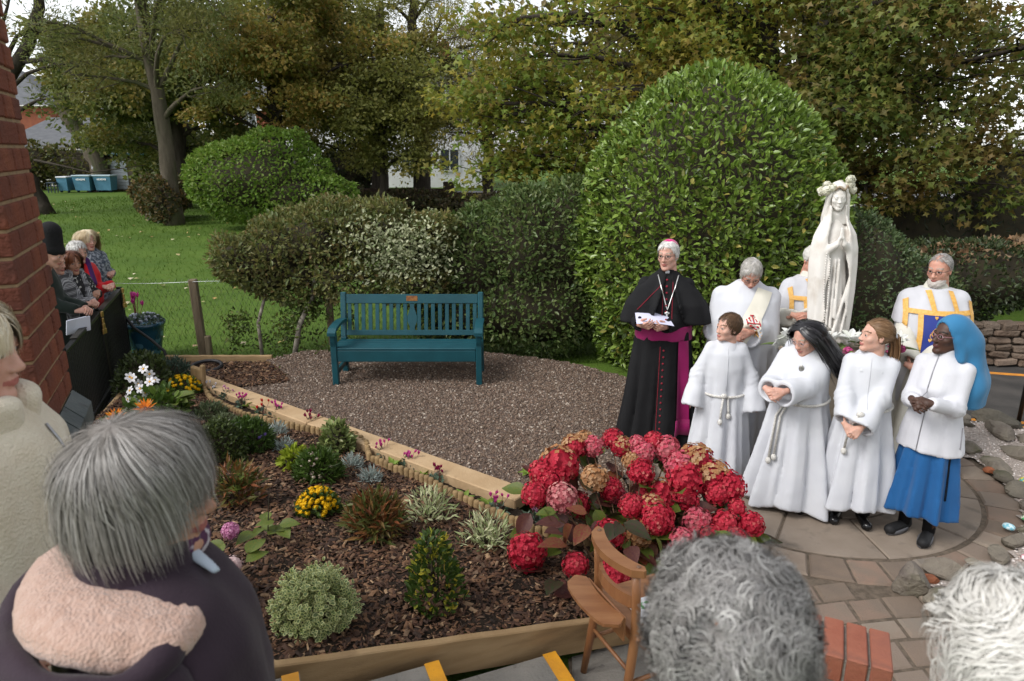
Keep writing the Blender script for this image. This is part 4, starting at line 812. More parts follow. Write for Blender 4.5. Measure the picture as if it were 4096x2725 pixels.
# --- teal bench ---
m_teal = mat('teal_paint', (.004, .052, .068), .42, (.006, .066, .084), scale=5, detail=5, bump=.12, bscale=60, spec=.45, wear=((.008, .075, .092), 40, .62, .75))
bn = thing('garden_bench', 'teal painted wooden garden bench with a brass plaque on the gravel', 'bench', (-1.15, 7.4, .1))
BX0, BX1, BYF, BYB, BZ = -1.98, -.33, 7.14, 7.66, .09
def bpart(name, *boxes, m=m_teal):
    g = G()
    for (x0, x1, y0, y1, z0, z1) in boxes: V, F = cbox(x1 - x0, y1 - y0, z1 - z0, .006, ((x0 + x1) / 2, (y0 + y1) / 2, (z0 + z1) / 2)); g.add(V, F)
    return obj(name, g, m, parent=bn)
for x in (BX0, BX1 - .065):
    bpart('leg', (x, x + .065, BYF, BYF + .065, BZ, BZ + .62)); g = G()
    V, F = bar((x + .0325, BYB - .02, BZ), (x + .0325, BYB - .02, BZ + .43), .065, .065, .006, up=(0, 1, 0)); g.add(V, F); V, F = bar((x + .0325, BYB - .02, BZ + .42), (x + .0325, BYB + .09, BZ + .93), .065, .055, .012, up=(0, 1, 0)); g.add(V, F); obj('back_post', g, m_teal, parent=bn)
    bpart('side_rail', (x + .012, x + .05, BYF + .066, BYB - .054, BZ + .1, BZ + .16)); bpart('seat_side', (x + .01, x + .055, BYF + .066, BYB - .053, BZ + .33, BZ + .4))
    g = G(); n_ = 10; rings = []
    for t in np.linspace(0, 1, n_):
        yy = BYF - .05 + t * (BYB + .0 - BYF + .05); zt = BZ + .64 + .025 * math.sin(t * 3.1) - (.03 * (1 - t / .12) ** 2 if t < .12 else 0); rings.append([(x - .012, yy, zt - .035), (x + .077, yy, zt - .035), (x + .077, yy, zt), (x - .012, yy, zt)])
    V = np.array(rings).reshape(-1, 3); F = [[i * 4 + k, i * 4 + (k + 1) % 4, (i + 1) * 4 + (k + 1) % 4, (i + 1) * 4 + k] for i in range(n_ - 1) for k in range(4)] + [[3, 2, 1, 0], [(n_ - 1) * 4 + q for q in range(4)]]; g.add(V, F); obj('armrest', g, m_teal, parent=bn)
    g = G(); V, F = cop([(BYF - .03, BZ + .6), (BYF - .02, BZ + .5), (BYF + .0, BZ + .46), (BYF + .002, BZ + .36), (BYF - .02, BZ + .34), (BYF - .03, BZ + .42)], x + .008, x + .057, 'x'); 
    g.add(*cop([(BYF - .04, BZ + .6), (BYF - .005, BZ + .6), (BYF - .002, BZ + .45), (BYF - .02, BZ + .5)], x + .008, x + .057, 'x')); obj('arm_bracket', g, m_teal, parent=bn)
bpart('front_rail', (BX0 + .066, BX1 - .066, BYF + .008, BYF + .045, BZ + .27, BZ + .399)); bpart('back_rail', (BX0 + .066, BX1 - .066, BYB - .04, BYB - .005, BZ + .33, BZ + .39))
for k in range(6):
    y0 = BYF - .012 + k * .088; bpart('seat_slat', (BX0 + (.0 if k else .004), BX1 - (.0 if k else .004), y0, y0 + .075, BZ + .402 - k * .004, BZ + .426 - k * .004)) if 0 < k < 5 else bpart('seat_slat', (BX0 + .066, BX1 - .066, y0 + (.02 if k == 0 else 0), y0 + .075 - (.03 if k == 5 else 0), BZ + .402 - k * .004, BZ + .426 - k * .004))
def backy(z): return BYB - .02 + .11 * (z - .42) / .51
Rb = rotx(-math.atan2(.11, .51))
def bslat(name, x, w_, z0, z1, th=.02, m=m_teal):
    zc = (z0 + z1) / 2; V, F = cbox(w_, th, (z1 - z0) / math.cos(.21), .004); g = G(); g.add(xf(V, Rb, (x, backy(zc), BZ + zc)), F); return obj(name, g, m, parent=bn)
bslat('top_rail', (BX0 + BX1) / 2, BX1 - BX0 - .132, .8, .905, .034); bslat('lower_back_rail', (BX0 + BX1) / 2, BX1 - BX0 - .132, .44, .5, .034)
nx_ = 19
for k in range(nx_):
    x = BX0 + .1 + (BX1 - BX0 - .2) * k / (nx_ - 1)
    if k == 9:
        g = G(); pr = [(.012, .44), (.03, .5), (.03, .54), (.055, .6), (.055, .66), (.04, .7), (.022, .76), (.03, .81)]; pl = pr + [(-a_, b_) for a_, b_ in pr[::-1]]
        V = np.array([(x + a_, backy(b_) - .009 * s, BZ + b_) for s in (1, -1) for a_, b_ in pl]); n_ = len(pl); F = [[2 * n_ - 1 - i for i in range(n_)], list(range(n_))] + [[i, n_ + i, n_ + (i + 1) % n_, (i + 1) % n_] for i in range(n_)]; F[0] = [n_ + i for i in range(n_)][::-1]; g.add(V, F); obj('splat', g, m_teal, parent=bn)
    else: bslat('back_slat', x, .045, .495, .805, .016)
bslat('plaque', (BX0 + BX1) / 2, .13, .825, .885, .042, mat('copper_plaque', (.42, .2, .07), .3, (.25, .1, .05), scale=30, metal=.7))

# --- church chair ---
m_chair = mat('beech_chair_wood', (.24, .1, .04), .4, (.31, .145, .06), scale=4, detail=6, stretch=(1, 6, 1), bump=.1, bscale=40, spec=.5, wear=((.14, .055, .022), 3, .55, .8))
ch = thing('church_chair', 'brown wooden church chair with a book box behind its back', 'chair', (.62, 2.92, 0))
cR = rotz(rad(-66)); cT = np.array([.66, 2.88, 0.])     # local +Y is the way the chair faces (away to the right)
def cpart(name, VF, sm=False, m=m_chair, parent=ch):
    g = G()
    for V, F in (VF if isinstance(VF, list) else [VF]): g.add(xf(V, cR, cT), F)
    return obj(name, g, m, parent=parent, smooth=sm)
for sx in (-1, 1):
    cpart('back_leg', tube([(sx * .175, -.24, .0), (sx * .17, -.2, .25), (sx * .165, -.175, .45), (sx * .165, -.18, .62), (sx * .165, -.19, .775)], [.017, .022, .023, .021, .02], 10), True)
    cpart('front_leg', tube([(sx * .19, .2, 0), (sx * .17, .18, .22), (sx * .165, .17, .43)], [.015, .02, .021], 10), True)
    cpart('stretcher', tube([(sx * .172, -.2, .2), (sx * .172, .18, .2)], .011, 8), True)
def arcbar(y0, sag, z0, z1, w_, xs=.2, n_=14):
    R_ = []
    for t in np.linspace(-1, 1, n_):
        x = t * xs; yc = y0 - sag * (1 - t * t) - 0; e = math.sqrt(max(0, 1 - max(0, abs(t) * xs - (xs - w_ / 2)) ** 2 / (w_ / 2) ** 2)) if abs(t) * xs > xs - w_ / 2 else 1
        hw = max(.006, w_ / 2 * e); R_.append([(x, yc - hw, z0), (x, yc + hw, z0), (x, yc + hw, z1), (x, yc - hw, z1)])
    V = np.array(R_).reshape(-1, 3); F = [[i * 4 + k, (i + 1) * 4 + k, (i + 1) * 4 + (k + 1) % 4, i * 4 + (k + 1) % 4] for i in range(n_ - 1) for k in range(4)] + [[0, 1, 2, 3], [(n_ - 1) * 4 + q for q in (3, 2, 1, 0)]]; return V, F
top = cpart('top_rail', arcbar(-.17, .06, .775, .812, .07, .205)); cpart('lower_back_rail', arcbar(-.17, .05, .585, .65, .022, .165))
for sx in (-1, 1): cpart('peg', lathe([(.011, .805), (.011, .815), (.006, .818)], 10, (sx * .168, -.18, 0)), True, mat('peg_wood', (.16, .085, .05), .5), parent=top)
cpart('seat', [cbox(.4, .38, .024, .01, (0, 0, .445))]); [cpart('seat_rail', [cbox(.3, .02, .05, .004, (0, q, .405))]) for q in (.17, -.16)]
cpart('book_box', [arcbar(-.29, .03, .555, .572, .12, .2), cbox(.33, .012, .13, .004, (0, -.235, .50))]); 
cpart('stretcher', tube([(-.172, 0, .2), (.172, 0, .2)], .011, 8), True)
for zz, yy in ((.26, -.2), (.3, .18)): cpart('stretcher', tube([(-.168, yy, zz), (.168, yy, zz)], .01, 8), True)
g = G(); V, F = cbox(.2, .14, .004, .001, (.06, -.03, .462)); g.add(xf(V, cR, cT), F); obj('folded_leaflet', g, mat('leaflet_paper', (.75, .76, .78), .6, (.1, .35, .12), scale=26, detail=1, ramp=(.66, .68)), at=(.62, 2.98, .45), label='white leaflet with green and red print on the church chair', cat='leaflet')

# --- flower pot beside the railing ---
pt = thing('flower_pot', 'blue glazed pot planted with pink cyclamen and pale violas', 'plant pot', (-4.8, 8.62, 0)); g = G(); V, F = lathe([(.15, 0), (.17, .04), (.23, .32), (.245, .4), (.262, .41), (.262, .45), (.235, .45), (.225, .4)], 26, (-4.8, 8.62, 0)); g.add(V, F)
obj('pot', g, mat('blue_glaze', (.012, .06, .1), .25, (.08, .2, .27), scale=9, detail=1, ramp=(.56, .62), spec=.6), parent=pt, smooth=True)
# --- bicycle-like hoop: black rubber ring lying in the soil ---
g = G(); V, F = tube([(-3.62 + .17 * math.cos(a_), 7.72 + .12 * math.sin(a_), .13 + .03 * math.sin(a_)) for a_ in np.linspace(0, 2 * math.pi, 25)], .022, 8); g.add(V, F); obj('rubber_ring', g, mat('black_rubber', (.015, .015, .017), .5), smooth=True, at=(-3.62, 7.72, .1), label='black rubber ring lying in the corner soil behind the sleeper', cat='ring')
# --- statue plinth ---
m_plinth = mat('plinth_stone', (.25, .2, .15), .85, (.32, .27, .21), scale=6, detail=7, bump=.5, bscale=50, wear=((.14, .11, .08), 9, .58, .75))
pl_ = thing('stone_plinth', 'stone plinth with a flat top slab under the white statue', 'plinth', (2.58, 5.33, 0))
for nm_, s_, c_ in (('top_slab', (.78, .62, .07), 1.045), ('shaft', (.64, .5, .95), .535), ('base_slab', (.8, .66, .1), .05)):
    g = G(); V, F = cbox(*s_, .012); g.add(xf(V, rotz(-.25), (2.58, 5.33, c_)), F); obj(nm_, g, m_plinth, parent=pl_)
# --- rubble wall and black post at the right ---
rw = thing('rubble_wall', 'low rubble stone wall at the far side of the drive', 'wall', (6.4, 8.35, 0)); lo_ = org(rw)
mr_ = mat('rubble_stone', (.12, .085, .06), .9, (.16, .12, .09), scale=6, detail=7, bump=.7, bscale=30, bdist=.03, orand=.3, pal=[(.12, .085, .06), (.15, .1, .07), (.09, .07, .055), (.17, .12, .09)])
g = G(); V, F = bar((5.3, 8.42, .25), (9, 7.85, .25), .22, .5, .01); g.add(V, F); obj('wall_core', g, m_joint, parent=rw)
for row in range(6):
    x = 5.25 + rr.uniform(0, .1)
    while x < 7.6:
        L = rr.uniform(.16, .36); h = rr.uniform(.075, .1); V, F = cbox(L, .16, h, .018); V = V + np.c_[wob(V, .02, 14, int(x * 100)), wob(V, .03, 14, int(x * 77)), wob(V, .016, 14, int(x * 55))]
        g = G(); g.add(xf(V, rotz(-.15) @ roty(rr.gauss(0, .06)), (x + L / 2, 8.42 - (x + L / 2 - 5.3) * .154 - .12, .05 + row * .092)), F); obj('stone', g, mr_, parent=rw); x += L + .008
g = G(); V, F = tube([(4.98, 6.25, 0), (4.98, 6.25, 1.05)], .02, 8); g.add(V, F); V, F = tube([(4.98, 6.25, 1.03), (7.5, 6.0, 1.03)], .018, 8); g.add(V, F); obj('handrail_post', g, m_black, smooth=True, at=(4.98, 6.25, 0), label='thin black metal handrail post at the edge of the drive', cat='post')
# --- bins, shed, houses far behind the lawn ---
m_bin = mat('blue_bin_plastic', (.05, .16, .24), .5, (.07, .2, .29), scale=3); m_bind = mat('bin_dark', (.015, .03, .05), .5); m_white = mat('white_print', (.7, .72, .72), .6)
def bin_(x, y, w_, h, label, lid=(.35, .45, .5), big=True):
    t = thing('wheeled_bin', label, 'bin', (x, y, 0), 'blue bins beside the pollard tree'); g = G(); V, F = prism([(x - w_ * .42, y - .35), (x + w_ * .42, y - .35), (x + w_ * .42, y + .35), (x - w_ * .42, y + .35)], .12, h); V[4:, :2] = (V[4:, :2] - (x, y)) * 1.18 + (x, y); g.add(V, F); b_ = obj('body', g, m_bin, parent=t)
    g = G(); V, F = cbox(w_ * 1.06, .9, .09, .03, (x, y, h + .045)); g.add(V, F); obj('lid', g, mat('bin_lid', lid, .5), parent=t)
    for sx in (-1, 1): g = G(); V, F = lathe([(.1, -.04), (.1, .04)], 12); g.add(xf(V, roty(math.pi / 2), (x + sx * w_ * .35, y - .2, .1)), F); obj('wheel', g, m_bind, parent=t)
    if big:
        g = G()
        for q in range(6): V, F = cbox(.07, .01, .12 if q % 2 else .09, .001, (x - .25 + q * .1, y - .445, h * .82)); g.add(V, F)
        obj('lettering', g, m_white, parent=t)
bin_(-27.2, 44.6, 1.1, .98, 'large blue bin with white lettering beside the pale lidded one'); bin_(-26.0, 44.8, 1.12, .98, 'large blue bin with white lettering touching the pollard trunk'); bin_(-28.3, 44.4, .66, .9, 'narrow blue bin with a pale lid, leftmost of the bins', (.6, .62, .65), False)
g = G(); V, F = cbox(.5, .4, .06, .01, (-28.8, 43.8, .62)); g.add(V, F)
for sx in (-1, 1):
    for sy in (-1, 1): V, F = cbox(.05, .05, .6, .005, (-28.8 + sx * .2, 43.8 + sy * .15, .3)); g.add(V, F)
obj('stool', g, m_bind, at=(-28.8, 43.8, 0), label='small dark stool in front of the narrow blue bin', cat='stool')
sh = thing('garage_shed', 'small garage with white ribbed door under a blue tarpaulin roof', 'shed', (-25.6, 46, 0))
g = G(); V, F = cbox(4.4, 4, 2.1, .02, (-25.4, 48, 1.05)); g.add(V, F); obj('wall', g, mat('shed_board', (.16, .12, .08), .9, (.1, .08, .06), scale=3, stretch=(1, 1, .2)), parent=sh)
for k in range(9): g = G(); V, F = cbox(2.3, .06, .2, .02, (-26.3, 45.96, .2 + k * .21)); g.add(V, F); obj('door_panel', g, mat('white_door', (.45, .48, .52), .6), parent=sh)
g = G(); V, F = cbox(5.0, 4.6, .1, .03, (-25.2, 48, 2.2)); V = xf(V - (-25.2, 48, 2.2), rotx(-.06), (-25.2, 48, 2.2)); V[:, 2] += .06 * np.sin(V[:, 0] * 4); g.add(V, F); obj('tarpaulin_roof', g, mat('blue_tarp', (.08, .25, .4), .5, (.2, .35, .45), scale=2), parent=sh)
m_slate = mat('slate_roof', (.09, .095, .105), .8, (.12, .125, .135), scale=2.5, detail=6, stretch=(1, .3, 3)); m_hbrick = mat('house_brick', (.3, .1, .05), .9, (.24, .075, .045), scale=4, detail=6); m_rend = mat('white_render', (.62, .6, .56), .85, (.7, .69, .66), scale=1); m_glass = mat('window_glass', (.05, .06, .07), .12, spec=.7)
def house(name, label, x0, x1, y0, y1, ze, zr_, mw, win=(), hip=0, roofm=m_slate, chim=()):
    t = thing(name, label, 'house', ((x0 + x1) / 2, y0, 0)); g = G(); V, F = cbox(x1 - x0, y1 - y0, ze, .01, ((x0 + x1) / 2, (y0 + y1) / 2, ze / 2)); g.add(V, F); obj('wall', g, mw, parent=t)
    ym = (y0 + y1) / 2; e = .35; V = [(x0 - e, y0 - e, ze), (x1 + e, y0 - e, ze), (x1 + e, y1 + e, ze), (x0 - e, y1 + e, ze), (x0 - e + hip, ym, zr_), (x1 + e - hip, ym, zr_)]; V += [(a_, b_, c_ - .12) for a_, b_, c_ in V[:4]]
    g = G(); g.add(V, [[0, 1, 5, 4], [1, 2, 5], [2, 3, 4, 5], [3, 0, 4], [6, 7, 1, 0], [7, 8, 2, 1], [8, 9, 3, 2], [9, 6, 0, 3], [9, 8, 7, 6]]); rf = obj('roof', g, roofm, parent=t)
    for cx_, cz_ in chim: g = G(); V, F = cbox(.8, .6, 1.8, .02, (cx_, ym, zr_ + cz_)); g.add(V, F); obj('chimney', g, m_hbrick, parent=rf)
    g = G(); V, F = bar((x0 - e, y0 - e - .06, ze - .08), (x1 + e, y0 - e - .06, ze - .08), .1, .1, .02); g.add(V, F); obj('gutter', g, m_rend, parent=rf)
    for wx, wz, ww, wh in win:
        g = G()
        for a_ in ((wx, wz - wh / 2, ww, .1), (wx, wz + wh / 2, ww, .1)): V, F = cbox(a_[2] + .1, .12, a_[3], .01, (a_[0], y0 - .03, a_[1])); g.add(V, F)
        for sx in (-1, 0, 1): V, F = cbox(.08, .11, wh - .1, .01, (wx + sx * ww / 2, y0 - .03, wz)); g.add(V, F)
        f_ = obj('window', g, m_white, parent=t); g = G(); V, F = cbox(ww - .08, .04, wh - .1, .004, (wx, y0 - .02, wz)); g.add(V, F); obj('pane', g, m_glass, parent=f_)
    return t
h_ = house('brick_house', 'red brick house with grey slate roof at the far left beyond the lawn', -58, -38.5, 60, 70, 6.2, 9.6, m_hbrick, hip=6)
g = G(); V, F = bar((-42.3, 59.85, 6), (-41.2, 59.85, 2.2), .16, .12, .02); g.add(V, F); obj('drainpipe', g, m_rend, parent=h_)
house('slate_outbuilding', 'long low white outbuilding with grey slate roof behind the hedge', -38, -24.5, 52, 58, 2.7, 5.0, m_rend, [(-33.5, 1.8, 1, .8)], hip=3)
house('gabled_house', 'white gabled house with red tiles partly hidden by the pollard tree', -30, -24, 72, 80, 6.5, 9.2, m_hbrick, [(-28.6, 5.6, 1.4, 1.6), (-26.4, 5.6, 1.4, 1.6)], chim=[(-29, .3)])
house('white_house', 'wide white rendered house seen in gaps between the trees', -16.5, -2.2, 50, 58, 6.4, 9.0, mat('bright_render', (.78, .78, .78), .8, (.7, .7, .7), scale=1), [(x, z_, 1.3, 1.5) for x in (-15, -12.4, -9.8, -7.2, -4.4) for z_ in (1.9, 4.8)], chim=[(-14.6, .3), (-5, .3)])
house('far_white_house', 'pale house glimpsed beyond the maples at the far side of the road', 6, 20, 48, 56, 5.6, 8.5, m_rend, [(8.5, 4, 1.3, 1.4), (12, 4, 1.3, 1.4), (8.5, 1.5, 1.3, 1.4)])
g = G(); V, F = sheet([(-14, 36.2), (30, 33), (30, 44), (-14, 46)], lambda x, y: .0 + 0 * x, 4); g.add(V, F); obj('road', g, m_road, kind='structure')
g = G(); V, F = bar((-12.5, 34.4, .4), (-3, 33.2, .4), .24, .85, .02); g.add(V, F); V, F = bar((-3, 33.2, .32), (14, 31, .32), .24, .66, .02); g.add(V, F); V, F = cbox(.5, .5, 1.2, .02, (-3, 33.2, .55)); g.add(V, F)
obj('roadside_wall', g, mat('dark_wall_brick', (.035, .022, .016), .9, (.05, .03, .02), scale=6), at=(-4, 33.4, 0), label='low dark brick wall along the road under the trees', cat='wall')
fp = thing('picket_fence', 'short dark picket fence under the sycamore', 'fence', (-12.6, 34.6, 0)); g = G(); V, F = cbox(.09, .04, 1.1, .01, (0, 0, .55)); g.add(V, F); pm_ = g.mesh('picket', mat('dark_picket', (.05, .04, .035), .8))
for k in range(14): piece('picket', pm_, fp, mat4(np.eye(3), (-1.2 + k * .18, -.1 + .0 * k, 0)))
g = G(); V, F = bar((-13.8, 34.56, .8), (-11.4, 34.56, .8), .05, .08, .01); g.add(V, F); obj('rail', g, pm_.materials[0], parent=fp)
lp = thing('lamp_post', 'slim mossy lamp post with a small black lantern near the brick house', 'lamp', (-35.3, 50, 0)); g = G(); V, F = tube([(-35.3, 50, 0), (-35.3, 50, 4.6)], .2, 8); g.add(V, F); obj('post', g, mat('mossy_post', (.13, .13, .06), .9), parent=lp)
g = G(); V, F = cbox(.7, .6, .9, .08, (-35.5, 49.9, 5.0)); g.add(V, F); obj('lantern', g, m_black, parent=lp)
print('T built', round(time.time() - T0, 1))
# ================= planting =================
def zc_(x, y): return float(zm(x, y))
RP = np.random.default_rng(77)
def plant(name, label, x, y, z=None, group=None): return thing(name, label, 'plant', (x, y, zc_(x, y) if z is None else z), group)
def mound(t, c, r, n, m, shape, smin, smax, up=.4, jit=.7, name='foliage', depth=.3):
    u = nrm(RP.normal(size=(n, 3))); u[:, 2] = np.abs(u[:, 2]); k = 1 - depth * RP.random(n)[:, None] ** 1.5; p = np.array(c) + u * np.array(r) * k
    g = G(); addsc(g, leaves(shape, p, u, RP.uniform(smin, smax, n), up=up, jit=jit, rng=RP)); return obj(name, g, m, parent=t)
FLOR = ([(0, 0, 0), (-.3, .3, .1), (0, .62, .04), (.3, .3, .1), (-.3, -.3, .1), (0, -.62, .04), (.3, -.3, .1), (.62, 0, .04), (-.62, 0, .04)], [[0, 3, 2, 1], [0, 4, 5, 6], [0, 6, 7, 3], [0, 1, 8, 4]])
def ball(m, n=300, seed=0, two=None, fl=.21):
    r_ = np.random.default_rng(seed); u = nrm(r_.normal(size=(n, 3))); u = u[u[:, 2] > -.75]; k = len(u); g = G()
    W, Fs = scatter(FLOR[0], FLOR[1], u * r_.uniform(.86, 1.0, (k, 1)), rot_dir(nrm(np.cross(u, r_.normal(size=(k, 3)))), u + r_.normal(0, .25, (k, 3))), r_.uniform(.8, 1.25, k) * fl)
    F = Fs[0]; mi = np.zeros(len(F), int)
    if two is not None: mi = (np.repeat(u[:, 2] + .5 * u[:, 0] + .4 * np.sin(5 * u[:, 1]) > two, 4)).astype(int)
    g.v.append(W); g.f.append((F, mi)); g.n = len(W)
    V, F = ellip((0, 0, 0), (.8, .8, .8), 10, 6); g.add(V, F, 0); return g
def petalmat(name, pal): return mat(name, pal[0], .6, island=1, pal=pal, trans=.25, spec=.25)
m_crim = petalmat('crimson_floret', [(.4, .012, .032), (.52, .02, .05), (.34, .01, .026), (.6, .05, .08), (.46, .016, .042), (.6, .18, .15)])
m_pinkf = petalmat('pink_floret', [(.52, .06, .1), (.62, .12, .17), (.42, .03, .06), (.68, .22, .24), (.5, .05, .09)])
m_lpink = petalmat('pale_pink_floret', [(.6, .18, .2), (.68, .3, .29), (.5, .12, .14), (.66, .4, .34)])
m_tan = petalmat('tan_floret', [(.42, .2, .08), (.5, .28, .13), (.34, .14, .05), (.55, .36, .2), (.4, .2, .1)])
m_hl = [mat('hydrangea_leaf_green', (.08, .135, .02), .5, (.14, .15, .025), scale=14, trans=.25), mat('hydrangea_leaf_burgundy', (.075, .018, .018), .5, (.11, .04, .025), scale=12, trans=.2), mat('hydrangea_leaf_red', (.2, .03, .025), .5, (.2, .1, .03), scale=12, trans=.25), mat('hydrangea_leaf_dark', (.03, .045, .012), .5, (.06, .03, .02), scale=10, trans=.2)]
def bigleaf():
    V = []; F = []; n_ = 7
    for i, t in enumerate(np.linspace(0, 1, n_)):
        w_ = .34 * math.sin(math.pi * min(1, t ** .8)) ** .9 * (1 - .15 * t) + .004; zb = -.22 * t * t; V += [(-w_, t, zb + .09 * w_ / .3), (-w_ * .5, t, zb + .03), (0, t, zb - .01), (w_ * .5, t, zb + .03), (w_, t, zb + .09 * w_ / .3)]
    for i in range(n_ - 1):
        for k in range(4): F.append([i * 5 + k, i * 5 + k + 1, (i + 1) * 5 + k + 1, (i + 1) * 5 + k])
    return V, F
g_ = []
for m_ in m_hl: g = G(); g.add(*bigleaf()); g_.append(g.mesh('leaf', m_, True))
HB = np.array([.72, 3.72, .08])
hy = plant('hydrangea', 'large hydrangea bush with crimson and tan flower heads beside the chair', *HB)
hm = {'r': [ball(m_crim, seed=i).mesh('flower_head', m_crim) for i in (1, 2)], 'p': [ball(m_pinkf, seed=3).mesh('flower_head', m_pinkf)], 'l': [ball(m_lpink, seed=4).mesh('flower_head', m_lpink)], 't': [ball(m_tan, seed=5, fl=.25, n=220).mesh('flower_head', m_tan)], 'm': [ball(m_crim, seed=6, two=.35).mesh('flower_head', [m_crim, m_tan]), ball(m_pinkf, seed=7, two=.45).mesh('flower_head', [m_crim, m_tan])]}
HEADS = [(0.42, 4.25, 0.67, 0.071, 'm'), (0.55, 4.25, 0.67, 0.061, 'p'), (0.49, 4.3, 0.7, 0.051, 't'), (0.69, 4.3, 0.7, 0.062, 'r'), (0.74, 4.25, 0.67, 0.061, 'm'), (0.84, 4.22, 0.7, 0.05, 'p'), (0.95, 4.22, 0.72, 0.056, 'r'), (1.03, 4.18, 0.68, 0.075, 'p'), (0.87, 4.14, 0.67, 0.064, 'p'), (0.31, 4.11, 0.6, 0.108, 'm'), (0.19, 4.05, 0.58, 0.068, 'r'), (0.24, 3.97, 0.55, 0.066, 'r'), (0.14, 3.86, 0.52, 0.069, 'r'), (0.31, 3.85, 0.5, 0.083, 'l'), (0.53, 3.99, 0.56, 0.076, 't'), (0.83, 4.01, 0.6, 0.072, 'r'), (0.78, 4.09, 0.64, 0.049, 't'), (1.09, 4.04, 0.62, 0.087, 'p'), (1.2, 4.09, 0.64, 0.098, 'm'), (1.1, 3.94, 0.58, 0.094, 'r'), (1.29, 4.0, 0.56, 0.105, 'm'), (1.38, 3.93, 0.54, 0.085, 'r'), (1.29, 3.88, 0.52, 0.065, 'r'), (0.09, 3.6, 0.28, 0.095, 'r'), (0.36, 3.39, 0.33, 0.061, 'r'), (0.58, 3.63, 0.37, 0.082, 'r'), (0.76, 3.65, 0.37, 0.074, 't'), (0.56, 3.3, 0.32, 0.079, 'r'), (1.14, 3.75, 0.39, 0.076, 'p'), (1.01, 3.58, 0.36, 0.068, 'p'), (1.31, 3.74, 0.38, 0.076, 'r'), (1.47, 3.74, 0.38, 0.067, 'r'), (1.19, 3.62, 0.36, 0.069, 'r'), (1.34, 3.62, 0.36, 0.052, 'r'), (1.4, 3.81, 0.46, 0.046, 'r'), (0.94, 3.78, 0.41, 0.054, 'r')]
for k in range(13):
    a_, q_ = RP.uniform(0, 6.28), RP.uniform(.15, .95); HEADS.append((.78 + .62 * q_ * math.cos(a_), 3.86 + .36 * q_ * math.sin(a_), .64 - .3 * q_ ** 2 - .07 - .06 * RP.random(), RP.uniform(.06, .085), 'rprmr'[k % 5]))
g = G()
for k, (x, y, z, r, ty) in enumerate(HEADS):
    c = np.array([x, y, z]); ms = hm[ty]; piece('flower_head', ms[k % len(ms)], hy, mat4(rotz(RP.uniform(0, 6.3)) @ rotx(RP.normal(0, .25)), c - HB, r * 1.28))
    b_ = HB + RP.normal(0, .1, 3) * (1, 1, 0); P_ = np.array([b_, b_ * .55 + c * .45 + (0, 0, -.05), c - (0, 0, r * .8)]); V, F = tube(P_, [.008, .006, .004], 5, False); g.add(V, F)
obj('stems', g, mat('hydrangea_stem', (.12, .06, .03), .7), parent=hy)
for k in range(270):
    h = HEADS[RP.integers(len(HEADS))]; c = np.array(h[:3]); p = c + np.clip(RP.normal(0, .07, 3), -.1, .1) * (1, 1, .5) - (0, 0, .1 + .09 * RP.random()); 
    if k % 3 == 0: p = HB + np.array([RP.uniform(-.5, .65), RP.uniform(-.35, .5), RP.uniform(.12, .48)])
    d = nrm(np.array([p[0] - HB[0], p[1] - HB[1], 0]) + RP.normal(0, .35, 3) + (0, -.25, .05)); d[2] = np.clip(d[2], -.7, .3)
    Rm = rot_dir(d[None], nrm(np.array([0, -.35, 1]) + RP.normal(0, .3, 3))[None])[0]
    piece('leaf', g_[int(RP.choice(4, p=[.42, .26, .12, .2]))], hy, mat4(Rm, p - HB, RP.uniform(.12, .185)))
# pink hydrangea at the front left
x, y = -1.56, 3.02; ph = plant('pink_hydrangea', 'small pink hydrangea with broad green leaves near the plum coat', x, y); z0 = zc_(x, y); B_ = np.array([x, y, z0])
mp_ = petalmat('mauve_floret', [(.55, .2, .38), (.65, .3, .47), (.5, .16, .33), (.7, .42, .55)]); mpl = petalmat('faded_floret', [(.62, .45, .45), (.7, .58, .55), (.5, .3, .3)])
a_, b2 = ball(mp_, seed=11).mesh('flower_head', mp_), ball(mpl, 60, seed=12).mesh('flower_head', mpl)
for dx, dy, dz, r, me in ((.11, -.06, .12, .095, a_), (.12, .06, .13, .055, b2), (.0, .34, .16, .05, a_), (.17, -.15, .06, .05, a_)): piece('flower_head', me, ph, mat4(rotz(RP.uniform(0, 6)), (dx, dy, dz), r))
for k in range(17): an = RP.uniform(0, 6.28); d = nrm([math.cos(an), math.sin(an), .25]); piece('leaf', g_[0], ph, mat4(rot_dir(np.array([d]), np.array([[0, -.2, 1.]]))[0], (.05 + .05 * math.cos(an) + RP.normal(0, .07), .1 + RP.normal(0, .13), .03 + .09 * RP.random()), RP.uniform(.11, .16)))
# leafy hydrangea seedling
x, y = -1.44, 3.63; t = plant('young_hydrangea', 'small bare stemmed plant with a few broad green leaves below the yellow flowers', x, y); g = G(); V, F = tube([(0 + x, y, zc_(x, y)), (x - .02, y, zc_(x, y) + .1), (x - .01, y + .05, zc_(x, y) + .32)], [.005, .004, .002], 5); g.add(V, F); obj('stem', g, m_twig, parent=t)
for k in range(8): an = k * .9; d = nrm([math.cos(an), math.sin(an), .2]); piece('leaf', g_[0], t, mat4(rot_dir(np.array([d]), np.array([[0, -.3, 1.]]))[0], (RP.normal(0, .04), RP.normal(0, .04), .05 + .1 * RP.random()), RP.uniform(.09, .13)))
